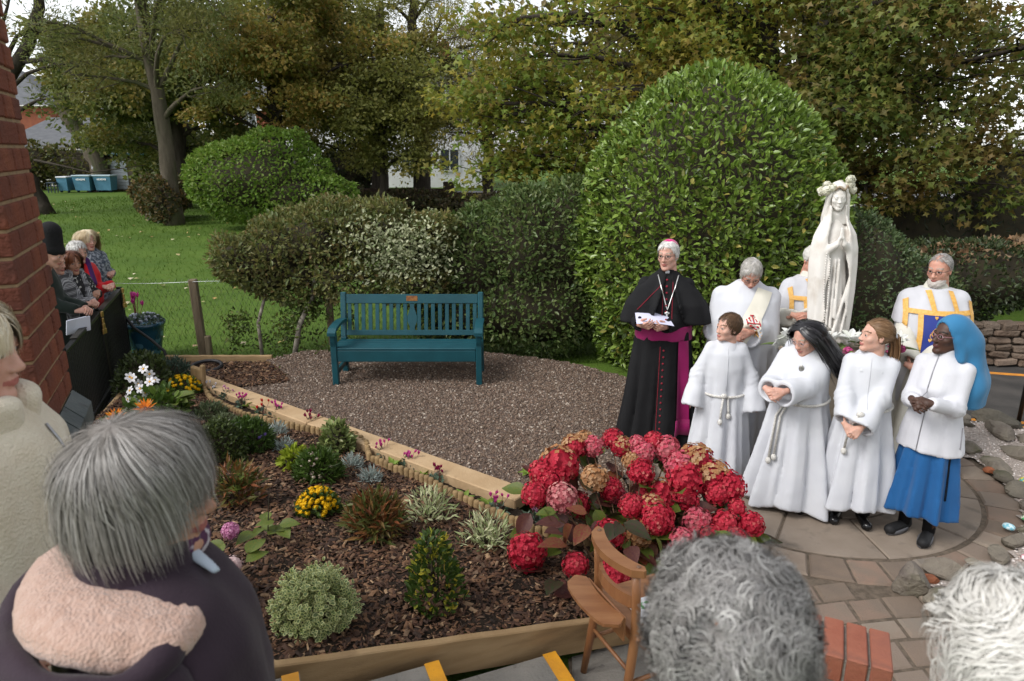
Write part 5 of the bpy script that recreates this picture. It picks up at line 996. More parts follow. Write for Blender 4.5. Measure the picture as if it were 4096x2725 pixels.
# variegated hebe: shoots with rosettes of cream edged leaves
x, y = -.96, 2.86; t = plant('hebe_shrub', 'rounded hebe shrub with cream edged leaves at the front of the bed', x, y); z0 = zc_(x, y); pos, Rm, sz = [], [], []
for k in range(360):
    u = nrm(RP.normal(size=3)); u[2] = abs(u[2]) * .9 + .05; tip = np.array([x, y, z0 + .02]) + u * np.array([.21, .19, .3]) * RP.uniform(.75, 1.05); ax = nrm(u + (0, 0, .7))
    s1 = nrm(np.cross(ax, RP.normal(size=3))); s2 = np.cross(ax, s1)
    for lv in range(4):
        for q in range(2):
            sd_ = (s1 if lv % 2 else s2) * (1 if q else -1); d = nrm(sd_ + ax * (.25 + .3 * lv)); pos.append(tip - ax * .02 * (3 - lv)); Rm.append(rot_dir(d[None], nrm(ax + sd_ * -.2)[None])[0]); sz.append(RP.uniform(.03, .042) * (1 - .12 * lv))
pos, Rm, sz = np.array(pos), np.array(Rm), np.array(sz); OV = ([(0, 0, 0), (-.3, .35, .06), (-.27, .75, .06), (0, 1, 0), (.27, .75, .06), (.3, .35, .06)], [[0, 3, 2, 1], [0, 5, 4, 3]])
g = G(); addsc(g, scatter(*OV, pos, Rm, sz)); obj('leaf_margins', g, leafmat('hebe_cream', [(.42, .44, .19), (.52, .53, .28), (.36, .4, .15)], .25), parent=t)
IV = (np.array(OV[0]) * (.62, .7, 1) + (0, .16, .035), OV[1]); g = G(); addsc(g, scatter(IV[0], IV[1], pos, Rm, sz)); obj('leaf_centres', g, leafmat('hebe_green', [(.09, .13, .05), (.12, .16, .07), (.07, .11, .035)], .2), parent=t)
V, F = ellip((x, y, z0 + .02), (.1, .1, .12), 12, 8); g = G(); g.add(V, F); obj('dark_core', g, m_twig, parent=t)  # added solid dark core behind the hebe leaves, not modelled twigs
# golden euonymus
x, y = -.4, 3.14; t = plant('euonymus_shrub', 'upright glossy euonymus with yellow splashed leaves near the steps', x, y); z0 = zc_(x, y)
for m_, n_ in ((leafmat('euonymus_green', [(.03, .06, .012), (.05, .085, .018), (.04, .07, .014)], .2, .3), 560), (leafmat('euonymus_gold', [(.5, .4, .04), (.36, .34, .05), (.2, .24, .04)], .25, .35), 190)):
    h = RP.random(n_) ** 1.1; r_ = .14 * (1 - .75 * h) + .015; an = RP.uniform(0, 6.28, n_); out = np.c_[np.cos(an), np.sin(an), .3 + 0 * h]; p = np.c_[x + r_ * np.cos(an) * RP.uniform(.6, 1.1, n_) - .02 * h, y + r_ * np.sin(an), z0 + .02 + .36 * h]
    g = G(); addsc(g, leaves(LEAF, p, nrm(out), RP.uniform(.035, .055, n_), up=.8, jit=.45, rng=RP)); obj('foliage', g, m_, parent=t)
g = G()
for k in range(5): V, F = tube([(x, y, z0), (x + RP.normal(0, .05), y + RP.normal(0, .05), z0 + .25), (x + RP.normal(0, .06), y + RP.normal(0, .05), z0 + .34)], [.008, .006, .003], 5); g.add(V, F)
obj('stems', g, m_twig, parent=t)
# yellow chrysanthemums
def pompom(col): return petalmat('chrysanthemum_petal', [col, (col[0] * 1.15, col[1] * 1.15, col[2]), (col[0] * .75, col[1] * .7, col[2])])
my_ = pompom((.8, .5, .008)); pm = ball(my_, 40, 21, fl=.55).mesh('flower', my_)
def mum(x, y, r, h, n, label):
    t = plant('chrysanthemum', label, x, y, group='yellow chrysanthemums'); z0 = zc_(x, y); mound(t, (x, y, z0), (r * .95, r * .9, h * .92), 420, leafmat('mum_leaf', [(.04, .07, .014), (.06, .1, .02), (.03, .05, .012)], .2), LEAF, .035, .06)
    V, F = ellip((x, y, z0), (r * .75, r * .7, h * .75), 12, 8); g = G(); g.add(V, F); obj('stems', g, m_twig, parent=t)  # added solid dark core under the leaves and flowers, not single stems
    for k in range(n): u = nrm(RP.normal(size=3)); u[2] = abs(u[2]) + .25; u = nrm(u); piece('flower', pm, t, mat4(rot_dir(np.array([[1., 0, 0]]), u[None])[0], u * np.array([r, r * .95, h]), RP.uniform(.015, .02)))
mum(-1.31, 4.14, .14, .17, 105, 'domed yellow chrysanthemum in the middle of the bark bed'); mum(-3.5, 6.82,  .2, .18, 80, 'far yellow chrysanthemum beside the split timber offcut')
# nandinas
m_nan = leafmat('nandina_leaf', [(.05, .07, .014), (.07, .08, .02), (.16, .05, .02), (.2, .09, .03), (.06, .08, .015), (.11, .09, .03)], .25)
def nandina(x, y, r, h, n, label, m=m_nan):
    t = plant('nandina_shrub', label, x, y); z0 = zc_(x, y); mound(t, (x, y, z0 + .03), (r, r * .9, h), n, m, SLIM, .07, .11, up=.35, jit=.55, depth=.75); g = G()
    for k in range(9): V, F = tube([(x, y, z0), (x + RP.normal(0, r * .4), y + RP.normal(0, r * .4), z0 + h * .8)], [.006, .003], 5); g.add(V, F)
    obj('stems', g, m_twig, parent=t)
nandina(-.87, 3.88, .18, .25, 800, 'bushy nandina with red tipped fine leaves right of the yellow flowers'); nandina(-1.88, 4.2, .17, .24, 400, 'sparse nandina with reddish tips behind the grey haired woman')
for k in range(6): piece('leaf', g_[0], bpy.data.objects['nandina_shrub.001'], mat4(rot_dir(nrm(RP.normal(size=(1, 3)) * (1, 1, .3)), np.array([[0, -.3, 1.]]))[0], (.05 + RP.normal(0, .06), -.05, .12 + .12 * RP.random()), .09))
# dark bushes
def leafy(name, label, x, y, r, h, n, pal, shape, s0, s1, fl=None, nfl=0):
    t = plant(name, label, x, y); z0 = zc_(x, y); mound(t, (x, y, z0), (r, r * .95, h), n, leafmat(name + '_leaf', pal, .2, .4), shape, s0, s1, jit=.6, depth=.35); V, F = ellip((x, y, z0), (r * .8, r * .75, h * .82), 14, 8); g = G(); g.add(V, F); obj('stems', g, m_twig, parent=t)  # mound leaves over an added solid dark core that fills the inside
    if fl:
        mf = petalmat(name + '_petal', fl); me = ball(mf, 20, 31, fl=.55).mesh('flower', mf)
        for k in range(nfl): u = nrm(RP.normal(size=3)); u[2] = abs(u[2]) + .3; u = nrm(u); piece('flower', me, t, mat4(np.eye(3), u * np.array([r, r, h]), RP.uniform(.012, .017)))
    return t
leafy('box_bush', 'dark green rounded bush nearest to the grey hair', -2.32, 5.0, .19, .32, 1900, [(.03, .045, .012), (.045, .065, .016), (.06, .08, .02), (.02, .03, .01)], LEAF, .03, .045)
leafy('aster_bush', 'deep green feathery bush with small purple buds behind the box bush', -2.22, 5.3, .2, .24, 1700, [(.04, .075, .014), (.055, .095, .018), (.03, .055, .012)], SLIM, .05, .08, [(.16, .1, .35), (.2, .13, .4)], 14)
leafy('daisy_bush', 'green mound with white buds behind the yellow chrysanthemum', -1.48, 4.76, .16, .22, 1200, [(.045, .085, .014), (.065, .11, .02), (.035, .06, .012)], SLIM, .06, .09, [(.6, .55, .45), (.55, .35, .3)], 22)
leafy('choisya_bush', 'bright lime green leafed plant left of the white budded mound', -1.72, 4.95, .1, .15, 150, [(.2, .25, .02), (.26, .3, .03), (.14, .2, .02)], LEAF, .06, .09)
leafy('sedum_plant', 'pale green sedum at the bend of the log edging', -1.52, 5.46, .13, .26, 420, [(.14, .18, .05), (.19, .22, .08), (.1, .14, .04), (.24, .24, .1)], LEAF, .04, .08)
leafy('heath_plant', 'low dark heath at the far part of the bark bed', -2.86, 6.05, .15, .13, 700, [(.045, .065, .03), (.06, .08, .035), (.09, .1, .05)], SLIM, .04, .07)
leafy('cushion_plant', 'flat grey green cushion plant close to the heath', -2.66, 5.85, .12, .09, 400, [(.07, .09, .04), (.1, .12, .06)], SLIM, .03, .06)
leafy('conifer_plant', 'blue green dwarf conifer behind the far chrysanthemum', -3.72, 7.12, .2, .3, 1100, [(.04, .07, .05), (.06, .09, .065), (.03, .05, .035)], SLIM, .05, .08)
leafy('corner_shrub', 'dark tangled shrub beside the white anemones', -3.85, 6.75, .28, .42, 1500, [(.03, .045, .014), (.05, .07, .02), (.04, .05, .02)], LEAF, .04, .06)
for k, (x, y, lb) in enumerate([(-2.13, 5.74, 'silvery lavender tuft farthest from the camera below the log edging'), (-1.92, 5.32, 'silvery lavender tuft between the dark bush and the lime plant'), (-1.29, 5.06, 'silvery lavender tuft near the bend of the edging'), (-1.09, 4.79, 'silvery lavender tuft nearest to the camera')]):
    t = plant('lavender_tuft', lb, x, y, group='lavender tufts'); z0 = zc_(x, y); mound(t, (x, y, z0), (.08, .08, .1), 230, leafmat('lavender_leaf', [(.2, .24, .22), (.28, .32, .3), (.15, .18, .16)], .15), SLIM, .035, .06, jit=.4, depth=.8)
for k, (x, y, lb) in enumerate([(-.57, 4.22, 'cream variegated grassy plant behind the nandina'), (-.17, 3.88, 'cream variegated grassy plant nearest to the red hydrangea')]):
    t = plant('variegated_plant', lb, x, y); z0 = zc_(x, y); mound(t, (x, y, z0), (.17, .15, .22), 300, leafmat('variegated_blade', [(.38, .4, .22), (.5, .5, .32), (.2, .26, .1), (.3, .34, .16)], .25), SLIM, .05, .08, jit=.6, depth=.85); g = G()
    for q in range(7): V, F = tube([(x, y, z0), (x + RP.normal(0, .09), y + RP.normal(0, .07), z0 + .17)], [.004, .002], 4); g.add(V, F)
    obj('stems', g, m_twig, parent=t)
# anemones
x, y = -3.42, 6.0; t = plant('anemone_plant', 'white anemones with yellow centres beside the railing', x, y); z0 = zc_(x, y); B_ = np.array([x, y, z0])
mound(t, (x + .1, y, z0), (.28, .2, .22), 260, leafmat('anemone_leaf', [(.04, .075, .014), (.07, .12, .02), (.12, .17, .03)], .3), LEAF, .07, .12, depth=.7)
PET = ([(0, .1, 0), (-.3, .55, .1), (-.16, .95, .06), (.16, .95, .06), (.3, .55, .1)], [[0, 4, 3, 2, 1]]); g = G(); mw_ = mat('white_petal', (.8, .78, .8), .6, trans=.2); myc = mat('yellow_centre', (.7, .35, .02), .7)
for q in range(6): V = xf(np.array(PET[0]), rotz(q * math.pi / 3)); g.add(V, PET[1], 0)
V, F = ellip((0, 0, .06), (.2, .2, .1), 10, 5); g.add(V, F, 1); fm = g.mesh('flower', [mw_, myc]); gs = G()
for p in [(-3.58, 6.1, .53), (-3.46, 6.1, .62), (-3.39, 6.05, .51), (-3.53, 6.1, .47), (-3.46, 6, .46), (-3.56, 6.0, .44), (-3.41, 6.1, .57), (-3.42, 6.0, .42), (-3.5, 5.95, .37), (-3.42, 5.9, .34), (-3.6, 6.1, .54), (-3.37, 6.1, .51), (-3.34, 5.92, .33), (-3.52, 5.88, .4)]:
    p = np.array(p); n_ = nrm(np.array([.5, -.8, .35]) + RP.normal(0, .35, 3)); piece('flower', fm, t, mat4(rot_dir(nrm(RP.normal(size=(1, 3))), n_[None])[0], p - B_, .05)); V, F = tube([B_ + RP.normal(0, .03, 3) * (1, 1, 0), (B_ + p) / 2 + RP.normal(0, .03, 3), p - n_ * .01], [.004, .003, .002], 4, False); gs.add(V, F)
obj('stems', gs, mat('green_stem', (.07, .1, .03), .6), parent=t)
# orange daisies
g = G(); mo_ = petalmat('orange_petal', [(.7, .22, .01), (.62, .16, .01), (.75, .32, .02)])
for q in range(22): V = xf(np.array(SLIM[0]) * (1.2, 1, 1) + (0, .12, 0), rotz(q * .2856 + .1) @ rotx(.35 + .25 * (q % 3))); g.add(V, SLIM[1], 0)
V, F = ellip((0, 0, .08), (.2, .2, .16), 10, 5); g.add(V, F, 1); om = g.mesh('flower', [mo_, mat('dark_disc', (.09, .03, .015), .8)])
for x, y, z, s_, lb in ((-3.22, 5.62, .4, .1, 'large spiky orange daisy above the grey hair'), (-3.42, 5.5, .36, .095, 'smaller orange daisy at the corner by the timber board')):
    t = plant('orange_daisy', lb, x, y); z0 = zc_(x, y); piece('flower', om, t, mat4(rotx(.5), (0, 0, z - z0), s_)); g = G(); V, F = tube([(x, y, z0), (x, y, z)], .005, 5); g.add(V, F); obj('stem', g, mat('daisy_stem', (.07, .1, .03), .6), parent=t); mound(t, (x, y, z0), (.1, .1, .1), 60, leafmat('daisy_leaf', [(.05, .08, .02), (.08, .11, .03)], .2), LEAF, .06, .09)
x, y = -3.2, 6.05; t = plant('broadleaf_plant', 'bright green broad leaved plant right of the anemones', x, y)
for k in range(16): an = RP.uniform(0, 6.28); d = nrm([math.cos(an), math.sin(an), .45]); piece('leaf', g_[0], t, mat4(rot_dir(np.array([d]), np.array([[0, -.2, 1.]]))[0], (.03 * math.cos(an), .03 * math.sin(an), .06 + .1 * RP.random()), RP.uniform(.13, .2)))
# bedding in the soil strip
CY = [(-3.19, 6.9, 'w', 'white cyclamen, the farthest flower in the soil strip'), (-3.0, 6.77, 'l', 'pale pink cyclamen next to the white one in the strip'), (-2.76, 6.55, 'm', 'magenta cyclamen at the far third of the strip'), (-2.45, 6.3, 'x', 'small scarlet flower low in the strip'), (-2.3, 6.28, 'm', 'pink cyclamen with silvery leaves beside the scarlet flower'), (-1.9, 6.04, 'c', 'crimson cyclamen clump where the log edging bends'), (-1.1, 5.36, 'm', 'magenta cyclamen just past the bend of the edging'), (-.85, 5.16, 'm', 'bright pink cyclamen in the middle of the near strip'), (-.58, 4.88, 'c', 'dark crimson cyclamen near the near sleeper'), (-.1, 4.42, 'm', 'pink cyclamen close to the red hydrangea'), (.14, 4.28, 'l', 'lilac cyclamen half under the red hydrangea')]
CC_ = {'w': (.75, .72, .75), 'l': (.6, .3, .45), 'm': (.6, .06, .32), 'x': (.6, .02, .02), 'c': (.3, .01, .08)}
lf = leafmat('cyclamen_leaf', [(.05, .08, .05), (.1, .14, .1), (.04, .065, .035), (.16, .2, .16)], .15)
UPP = ([(0, 0, 0), (-.22, .5, .1), (0, 1, .25), (.22, .5, .1)], [[0, 3, 2, 1]]); cm_ = {}
for k_, c in CC_.items():
    g = G()
    for q in range(5): V = xf(np.array(UPP[0]), rotz(q * 1.256) @ rotx(1.05)); g.add(V, UPP[1])
    cm_[k_] = g.mesh('flower', mat('cyclamen_petal', c, .6, trans=.25))
for x, y, k_, lb in CY:
    t = plant('cyclamen', lb, x, y, .075, 'cyclamens in the soil strip'); mound(t, (x, y, .075), (.07, .06, .06), 34, lf, QUAD, .04, .06, jit=.5); gs = G()
    for q in range(4 if k_ in 'wlx' else 8):
        p = np.array([x + RP.normal(0, .035), y + RP.normal(0, .03), .075 + RP.uniform(.075, .13)]); piece('flower', cm_[k_], t, mat4(rotz(RP.uniform(0, 6)) @ rotx(RP.normal(0, .4)), p - (x, y, .075), RP.uniform(.034, .046))); V, F = tube([(x, y, .075), p], .002, 4, False); gs.add(V, F)
    obj('stems', gs, mat('cyclamen_stem', (.2, .08, .08), .6), parent=t)
PRM = [(-2.68, 6.52), (-2.52, 6.4), (-2.24, 6.22), (-.98, 5.17), (-.72, 5.0), (-.36, 4.6), (-.17, 4.5)]
nmv = ['farthest', 'second farthest', 'third farthest', 'fourth farthest', 'third nearest', 'second nearest', 'nearest']
mpr = mat('primula_leaf', (.16, .26, .03), .55, (.24, .33, .06), scale=12, trans=.3); g = G(); V, F = bigleaf(); g.add(np.array(V) * (.75, 1, 1), F); pl2 = g.mesh('leaf', mpr, True)
for (x, y), nm_ in zip(PRM, nmv):
    t = plant('primula', f'lime green primula rosette without flowers, {nm_} in the soil strip', x, y, .075, 'primulas in the soil strip')
    for k in range(6): an = k * 1.05 + RP.uniform(0, .4); d = nrm([math.cos(an), math.sin(an), .7 + RP.uniform(-.4, .6)]); piece('leaf', pl2, t, mat4(rot_dir(np.array([d]), np.array([[0, 0, 1.]]))[0], (0, 0, 0), RP.uniform(.08, .13)))
x, y = .12, 4.95; t = thing('gravel_seedling', 'single pale sage seedling growing in the gravel', 'plant', (x, y, .1))
for k in range(6): an = k * 1.05; d = nrm([math.cos(an), math.sin(an), .35]); piece('leaf', pl2, t, mat4(rot_dir(np.array([d]), np.array([[0, 0, 1.]]))[0], (0, 0, .02), .075))
# contents of the pot
pt_ = bpy.data.objects['flower_pot']; px, py = -4.8, 8.62
u = nrm(RP.normal(size=(300, 3))); u[:, 2] = abs(u[:, 2]); g = G(); addsc(g, leaves(QUAD, np.array([px, py, .42]) + u * (.22, .2, .1), u, RP.uniform(.04, .07, 300), rng=RP)); obj('foliage', g, lf, parent=pt_)
mv_ = petalmat('viola_petal', [(.5, .55, .68), (.65, .68, .75), (.4, .45, .6)]); vm = ball(mv_, 14, 41, fl=.6).mesh('flower', mv_)
for k in range(30): u = nrm(RP.normal(size=3)); u[2] = abs(u[2]) + .2; piece('flower', vm, pt_, mat4(np.eye(3), (u[0] * .22, u[1] * .2, .44 + u[2] * .1), .02))
gs = G()
for k in range(7): p = np.array([px - .08 + RP.normal(0, .05), py + RP.normal(0, .05), .68 + RP.uniform(-.05, .09)]); piece('cyclamen_flower', cm_['m'], pt_, mat4(rotz(RP.uniform(0, 6)), p - (px, py, 0), .085)); V, F = tube([(px - .08, py, .42), p], .004, 4, False); gs.add(V, F)
obj('stems', gs, mat('pot_stem', (.2, .06, .06), .6), parent=pt_)
print('T planting', round(time.time() - T0, 1))
# ================= people: shared builders =================
RH = np.random.default_rng(5)
def skinmat(name, c, c2, lip, brow):
    sk = mat(name + '_skin', c, .5, c2, scale=28, detail=5, sss=.15, bump=.08, bscale=160, spec=.4)
    return [sk, mat(name + '_lip', lip, .45), mat(name + '_brow', brow, .8), mat(name + '_eye_white', (.5, .47, .44), .3), mat(name + '_iris', (.03, .025, .02), .15)]
SK = {'pale': skinmat('pale', (.5, .27, .2), (.58, .33, .26), (.4, .14, .12), (.3, .25, .2)), 'ruddy': skinmat('ruddy', (.48, .22, .16), (.56, .3, .22), (.36, .12, .1), (.3, .27, .24)),
      'child': skinmat('child', (.55, .31, .23), (.6, .36, .28), (.45, .16, .14), (.12, .07, .04)), 'dark': skinmat('dark', (.05, .022, .014), (.075, .034, .022), (.09, .03, .03), (.01, .008, .007)), 'tan': skinmat('tan', (.4, .2, .13), (.47, .25, .17), (.33, .11, .1), (.2, .13, .09))}
HEADC = {}
def head_mesh(kind):
    if kind in HEADC: return HEADC[kind]
    s = SDF((-.1, -.13, -.24), (.1, .14, .14), .0064); fem = kind != 'man'; jw = .04 if fem else .048; ch = .0 if kind != 'child' else .012
    s.ell((0, -.012, .036), (.075, .097, .087), 0).ell((0, .018, -.03 + ch * .5), (.061, .071, .086 - ch), .03)
    for q in (-1, 1): s.cap((q * jw, .0, -.062), (q * .012, .064, -.098 + ch), .02, .019, .02); s.ell((q * .041, .056, -.02), (.024, .021, .021), .02)
    s.ell((0, .07, -.1 + ch), (.021, .017, .015), .015); s.ell((0, .077, .027), (.05, .014, .011 if not fem else .008), .016)
    for q in (-1, 1): s.ell((q * .032, .099, .008), (.021, .017, .0125), .012, op='sub'); s.ell((q * .032, .0745, .007), (.0145, .0145, .012), .004); s.ell((q * .032, .0765, .016), (.017, .012, .005), .004)
    nl = .106 if kind == 'man' else (.1 if kind == 'child' else .103)
    s.cap((0, .083, .016), (0, nl - .002, -.026), .008, .0112, .011); s.ell((0, nl, -.029), (.0125, .012, .011), .006)
    for q in (-1, 1): s.ell((q * .0125, .095, -.033), (.0085, .01, .008), .005)
    s.ell((0, .089, -.0575), (.024, .009, .006), .006); s.ell((0, .087, -.0685), (.02, .009, .007), .006); s.ell((0, .1, -.0628), (.021, .009, .0026), .003, op='sub')
    for q in (-1, 1): s.ell((q * .076, -.014, -.002), (.009, .019, .031), .004, Rm=rotx(.2) @ rotz(q * -.35)); s.ell((q * .083, -.008, .0), (.005, .01, .016), .004, op='sub')
    s.cap((0, -.028, -.06), (0, -.048, -.23), .05 if fem else .058, .056 if fem else .066, .02)
    V, F = s.mesh(); V = vsmooth(V, F, 1, .35); c = V[F].mean(1); mi = np.zeros(len(F), int); x, y, z = np.abs(c[:, 0]), c[:, 1], c[:, 2]
    mi[((x / .025) ** 2 + ((z + .0632) / .0105) ** 2 < 1) & (y > .078)] = 1
    bz = .031 + .006 * np.sin((x - .012) / .042 * 3); mi[(x > .013) & (x < .053) & (np.abs(z - bz) < .0042) & (y > .05)] = 2
    e = ((x - .032) / .0135) ** 2 + ((z - .0065) / .0062) ** 2; mi[(e < 1) & (y > .07)] = 3; mi[(((x - .032) / .0075) ** 2 + ((z - .007) / .0075) ** 2 < 1) & (e < 1.2) & (y > .07)] = 4
    HEADC[kind] = (V, F, mi); return HEADC[kind]
HANDC = {}
def hand_mesh(pose):
    if pose in HANDC: return HANDC[pose]
    s = SDF((-.07, -.05, -.09), (.085, .2, .04), .0055); c1, c2, c3, tb = {'relax': (.35, .45, .3, .2), 'clasp': (.85, .95, .6, .5), 'hold': (.55, .75, .5, .55), 'flat': (.06, .06, .05, .1)}[pose]
    s.cap((0, -.04, 0), (0, .01, 0), .024, .024, 0)
    for x0, x1 in ((-.012, -.028), (.012, .028), (0, 0)): s.cap((x0, .005, 0), (x1, .078, .002), .017, .0155, .012)
    for i, (x0, L, r) in enumerate(((.031, .07, .0088), (.0105, .078, .0092), (-.0105, .073, .0088), (-.0305, .058, .0078))):
        p = np.array([x0, .082, .002]); a = 0; sp = (x0) * (.9 if pose != 'clasp' else .2)
        for fr, c in ((.44, c1), (.32, c2), (.24, c3)):
            a += c; d = np.array([sp * .5, math.cos(a), -math.sin(a)]); q = p + nrm(d) * L * fr; s.cap(p, q, r, r * .93, .003); p = q; r *= .93
    s.cap((.022, .012, -.004), (.046, .045, -.012 - .02 * tb), .0145, .0115, .01); s.cap((.046, .045, -.012 - .02 * tb), (.05 - .012 * tb, .08, -.018 - .04 * tb), .0105, .0085, .003)
    V, F = s.mesh(); HANDC[pose] = (V, vsmooth(V, F, 1, .3), F); HANDC[pose] = (HANDC[pose][1], F); return HANDC[pose]
class Person:
    def __init__(s, label, x, y, z, H, yaw, skin='pale', kind='man', head=(0, 0, 0), hoff=(0, 0, 0), group=None, hscale=None):
        s.R = rotz(rad(yaw)); s.T = np.array([x, y, z]); s.H = H; s.k = H / 1.75; s.skin = SK[skin]; s.kind = kind; s.t = thing('person', label, 'person', (x, y, z), group); s.g = G(); s.bvh = None
        s.hs = 1.04 * (hscale or (.97 if kind == 'man' else .94 if kind == 'woman' else .9)); hy, hp, ht = [rad(a) for a in head]    # head yaw, pitch (down +), tilt
        s.HR = rotz(hy) @ roty(ht) @ rotx(-hp); s.HC = np.array([0, .015, s.H - .126 * s.hs]) + np.array(hoff); s.arms = {}
        V, F, mi = head_mesh(kind); s.g.v.append(s.hx(V)); s.g.f.append((F + s.g.n, mi)); s.g.n += len(V)
    def hx(s, V): return (np.asarray(V) * s.hs) @ s.HR.T + s.HC       # head space to person space
    def wx(s, V): return np.asarray(V) @ s.R.T + s.T                  # person space to world
    def w2l(s, p): return (np.asarray(p, float) - s.T) @ s.R
    def part(s, name, V, F, m, smooth=True, parent=None, mi=None, label=None, head=False):
        g = G(); V = s.wx(s.hx(V) if head else V)
        if mi is not None: g.v.append(V); g.f.append((np.asarray(F), mi)); g.n = len(V)
        else: g.add(V, F)
        return obj(name, g, m, parent=parent or s.t, smooth=smooth, label=label)
    def arm(s, side, wrist, elbow=None, pole=(0, -.3, -1), sw=None):
        k = s.k; sh = np.array([side * (sw or (.165 if s.kind == 'man' else .14)) * k, 0, 1.385 * k]); w = np.asarray(wrist, float); L1, L2 = .29 * k, .26 * k
        if elbow is None:
            d = w - sh; D = min(np.linalg.norm(d), L1 + L2 - .01); u = nrm(d); a = (L1 ** 2 - L2 ** 2 + D * D) / (2 * D); h = math.sqrt(max(0, L1 * L1 - a * a)); pv = np.array([np.clip(pole[0], -.35, .35), -.45, -1.0]); pv = nrm(pv - u * (pv @ u)); elbow = sh + u * a + pv * h
        s.arms[side] = (sh, np.asarray(elbow, float), w); return s
    def hand(s, side, fdir, back, pose='relax', sc=None, off=(0, 0, 0)):
        V, F = hand_mesh(pose); V = V * (sc or (.98 if s.kind == 'man' else .9 if s.kind == 'woman' else .8))
        if side > 0: V = V * (-1, 1, 1); F = F[:, ::-1]
        fdir = nrm(fdir); back = np.asarray(back, float); M_ = rot_dir(fdir[None], nrm(back - fdir * (back @ fdir))[None])[0]; V = V @ M_.T + s.arms[side][2] + np.asarray(off)
        s.g.v.append(V); s.g.f.append((F + s.g.n, np.zeros(len(F), int))); s.g.n += len(V); return s
    def body(s, legs=True):
        k = s.k; q = SDF((-.5, -.3, 0), (.5, .5, 1.6 * k), .04); q.cap((0, 0, .95 * k), (0, 0, 1.35 * k), .1 * k, .11 * k, 0)
        for sd_ in (-1, 1):
            q.cap((sd_ * .08, 0, .92 * k), (sd_ * .09, 0, .1), .07 * k, .042, .03)
            if sd_ in s.arms: a, b, c = s.arms[sd_]; q.cap(a, b, .045 * k, .036, .03); q.cap(b, c, .036, .024, .02)
        q.cap((0, -.02, 1.3 * k), (0, -.02, 1.5 * k), .055, .05, .03); V, F = q.mesh(); s.g.v.append(V); s.g.f.append((F + s.g.n, np.zeros(len(F), int))); s.g.n += len(V)
        g = s.g; g.v = [s.wx(np.concatenate(g.v))]; return obj('body', g, s.skin, parent=s.t, smooth=True)
    def shoes(s, m, sep=.1, z=0, L=.27, turn=.2):
        for sd_ in (-1, 1):
            q = SDF((-.08, -.12, -.01), (.08, .22, .13), .016); q.cap((0, -.05, .035), (0, .12, .03), .036, .04, 0); q.cap((0, -.05, .05), (0, -.05, .1), .035, .032, .02); q.f(lambda X, Y, Z: .004 - Z + 0 * X + 0 * Y, (-.08, -.12, -.01), (.08, .22, .03), 0, 'cut')
            V, F = q.mesh(); V = V * (L / .27) @ rotz(-sd_ * turn).T + (sd_ * sep, .03, z); s.part('shoe', V, F, m)
    def cast(s, x, z, off=.008, d=(0, -1, 0), o=1.0):
        d = np.array(d, float); p = np.array([x, 0, z]) - d * o; r = s.bvh.ray_cast(Vector(p), Vector(d)); 
        return (np.array(r[0]) - d * off) if r[0] is not None else np.array([x, .1, z])
    def decal(s, name, quad, nu, nv, m, off=.008, parent=None, d=(0, -1, 0), th=.0):
        """draped strip: quad gives the four (x,z) corners, mapped on the garment"""
        q = np.array(quad, float); P_ = []
        for j in range(nv + 1):
            for i in range(nu + 1):
                u, v = i / nu, j / nv; c = (q[0] * (1 - u) + q[1] * u) * (1 - v) + (q[3] * (1 - u) + q[2] * u) * v; P_.append(s.cast(c[0], c[1], off, d))
        F = np.array([[j * (nu + 1) + i, j * (nu + 1) + i + 1, (j + 1) * (nu + 1) + i + 1, (j + 1) * (nu + 1) + i] for j in range(nv) for i in range(nu)]); P_ = np.array(P_)
        nf = np.cross(P_[F[0, 1]] - P_[F[0, 0]], P_[F[0, 3]] - P_[F[0, 0]])
        if nf @ np.array(d) > 0: F = F[:, ::-1]
        return s.part(name, P_, F, m, parent=parent)
    def trace(s, name, lines, r, m, off=.008, parent=None, d=(0, -1, 0), n=5):
        g = G()
        for ln in lines: P_ = [s.cast(x, z, off, d) for x, z in ln]; V, F = tube(P_, r, n); g.add(s.wx(V), F)
        return obj(name, g, m, parent=parent or s.t, smooth=True)
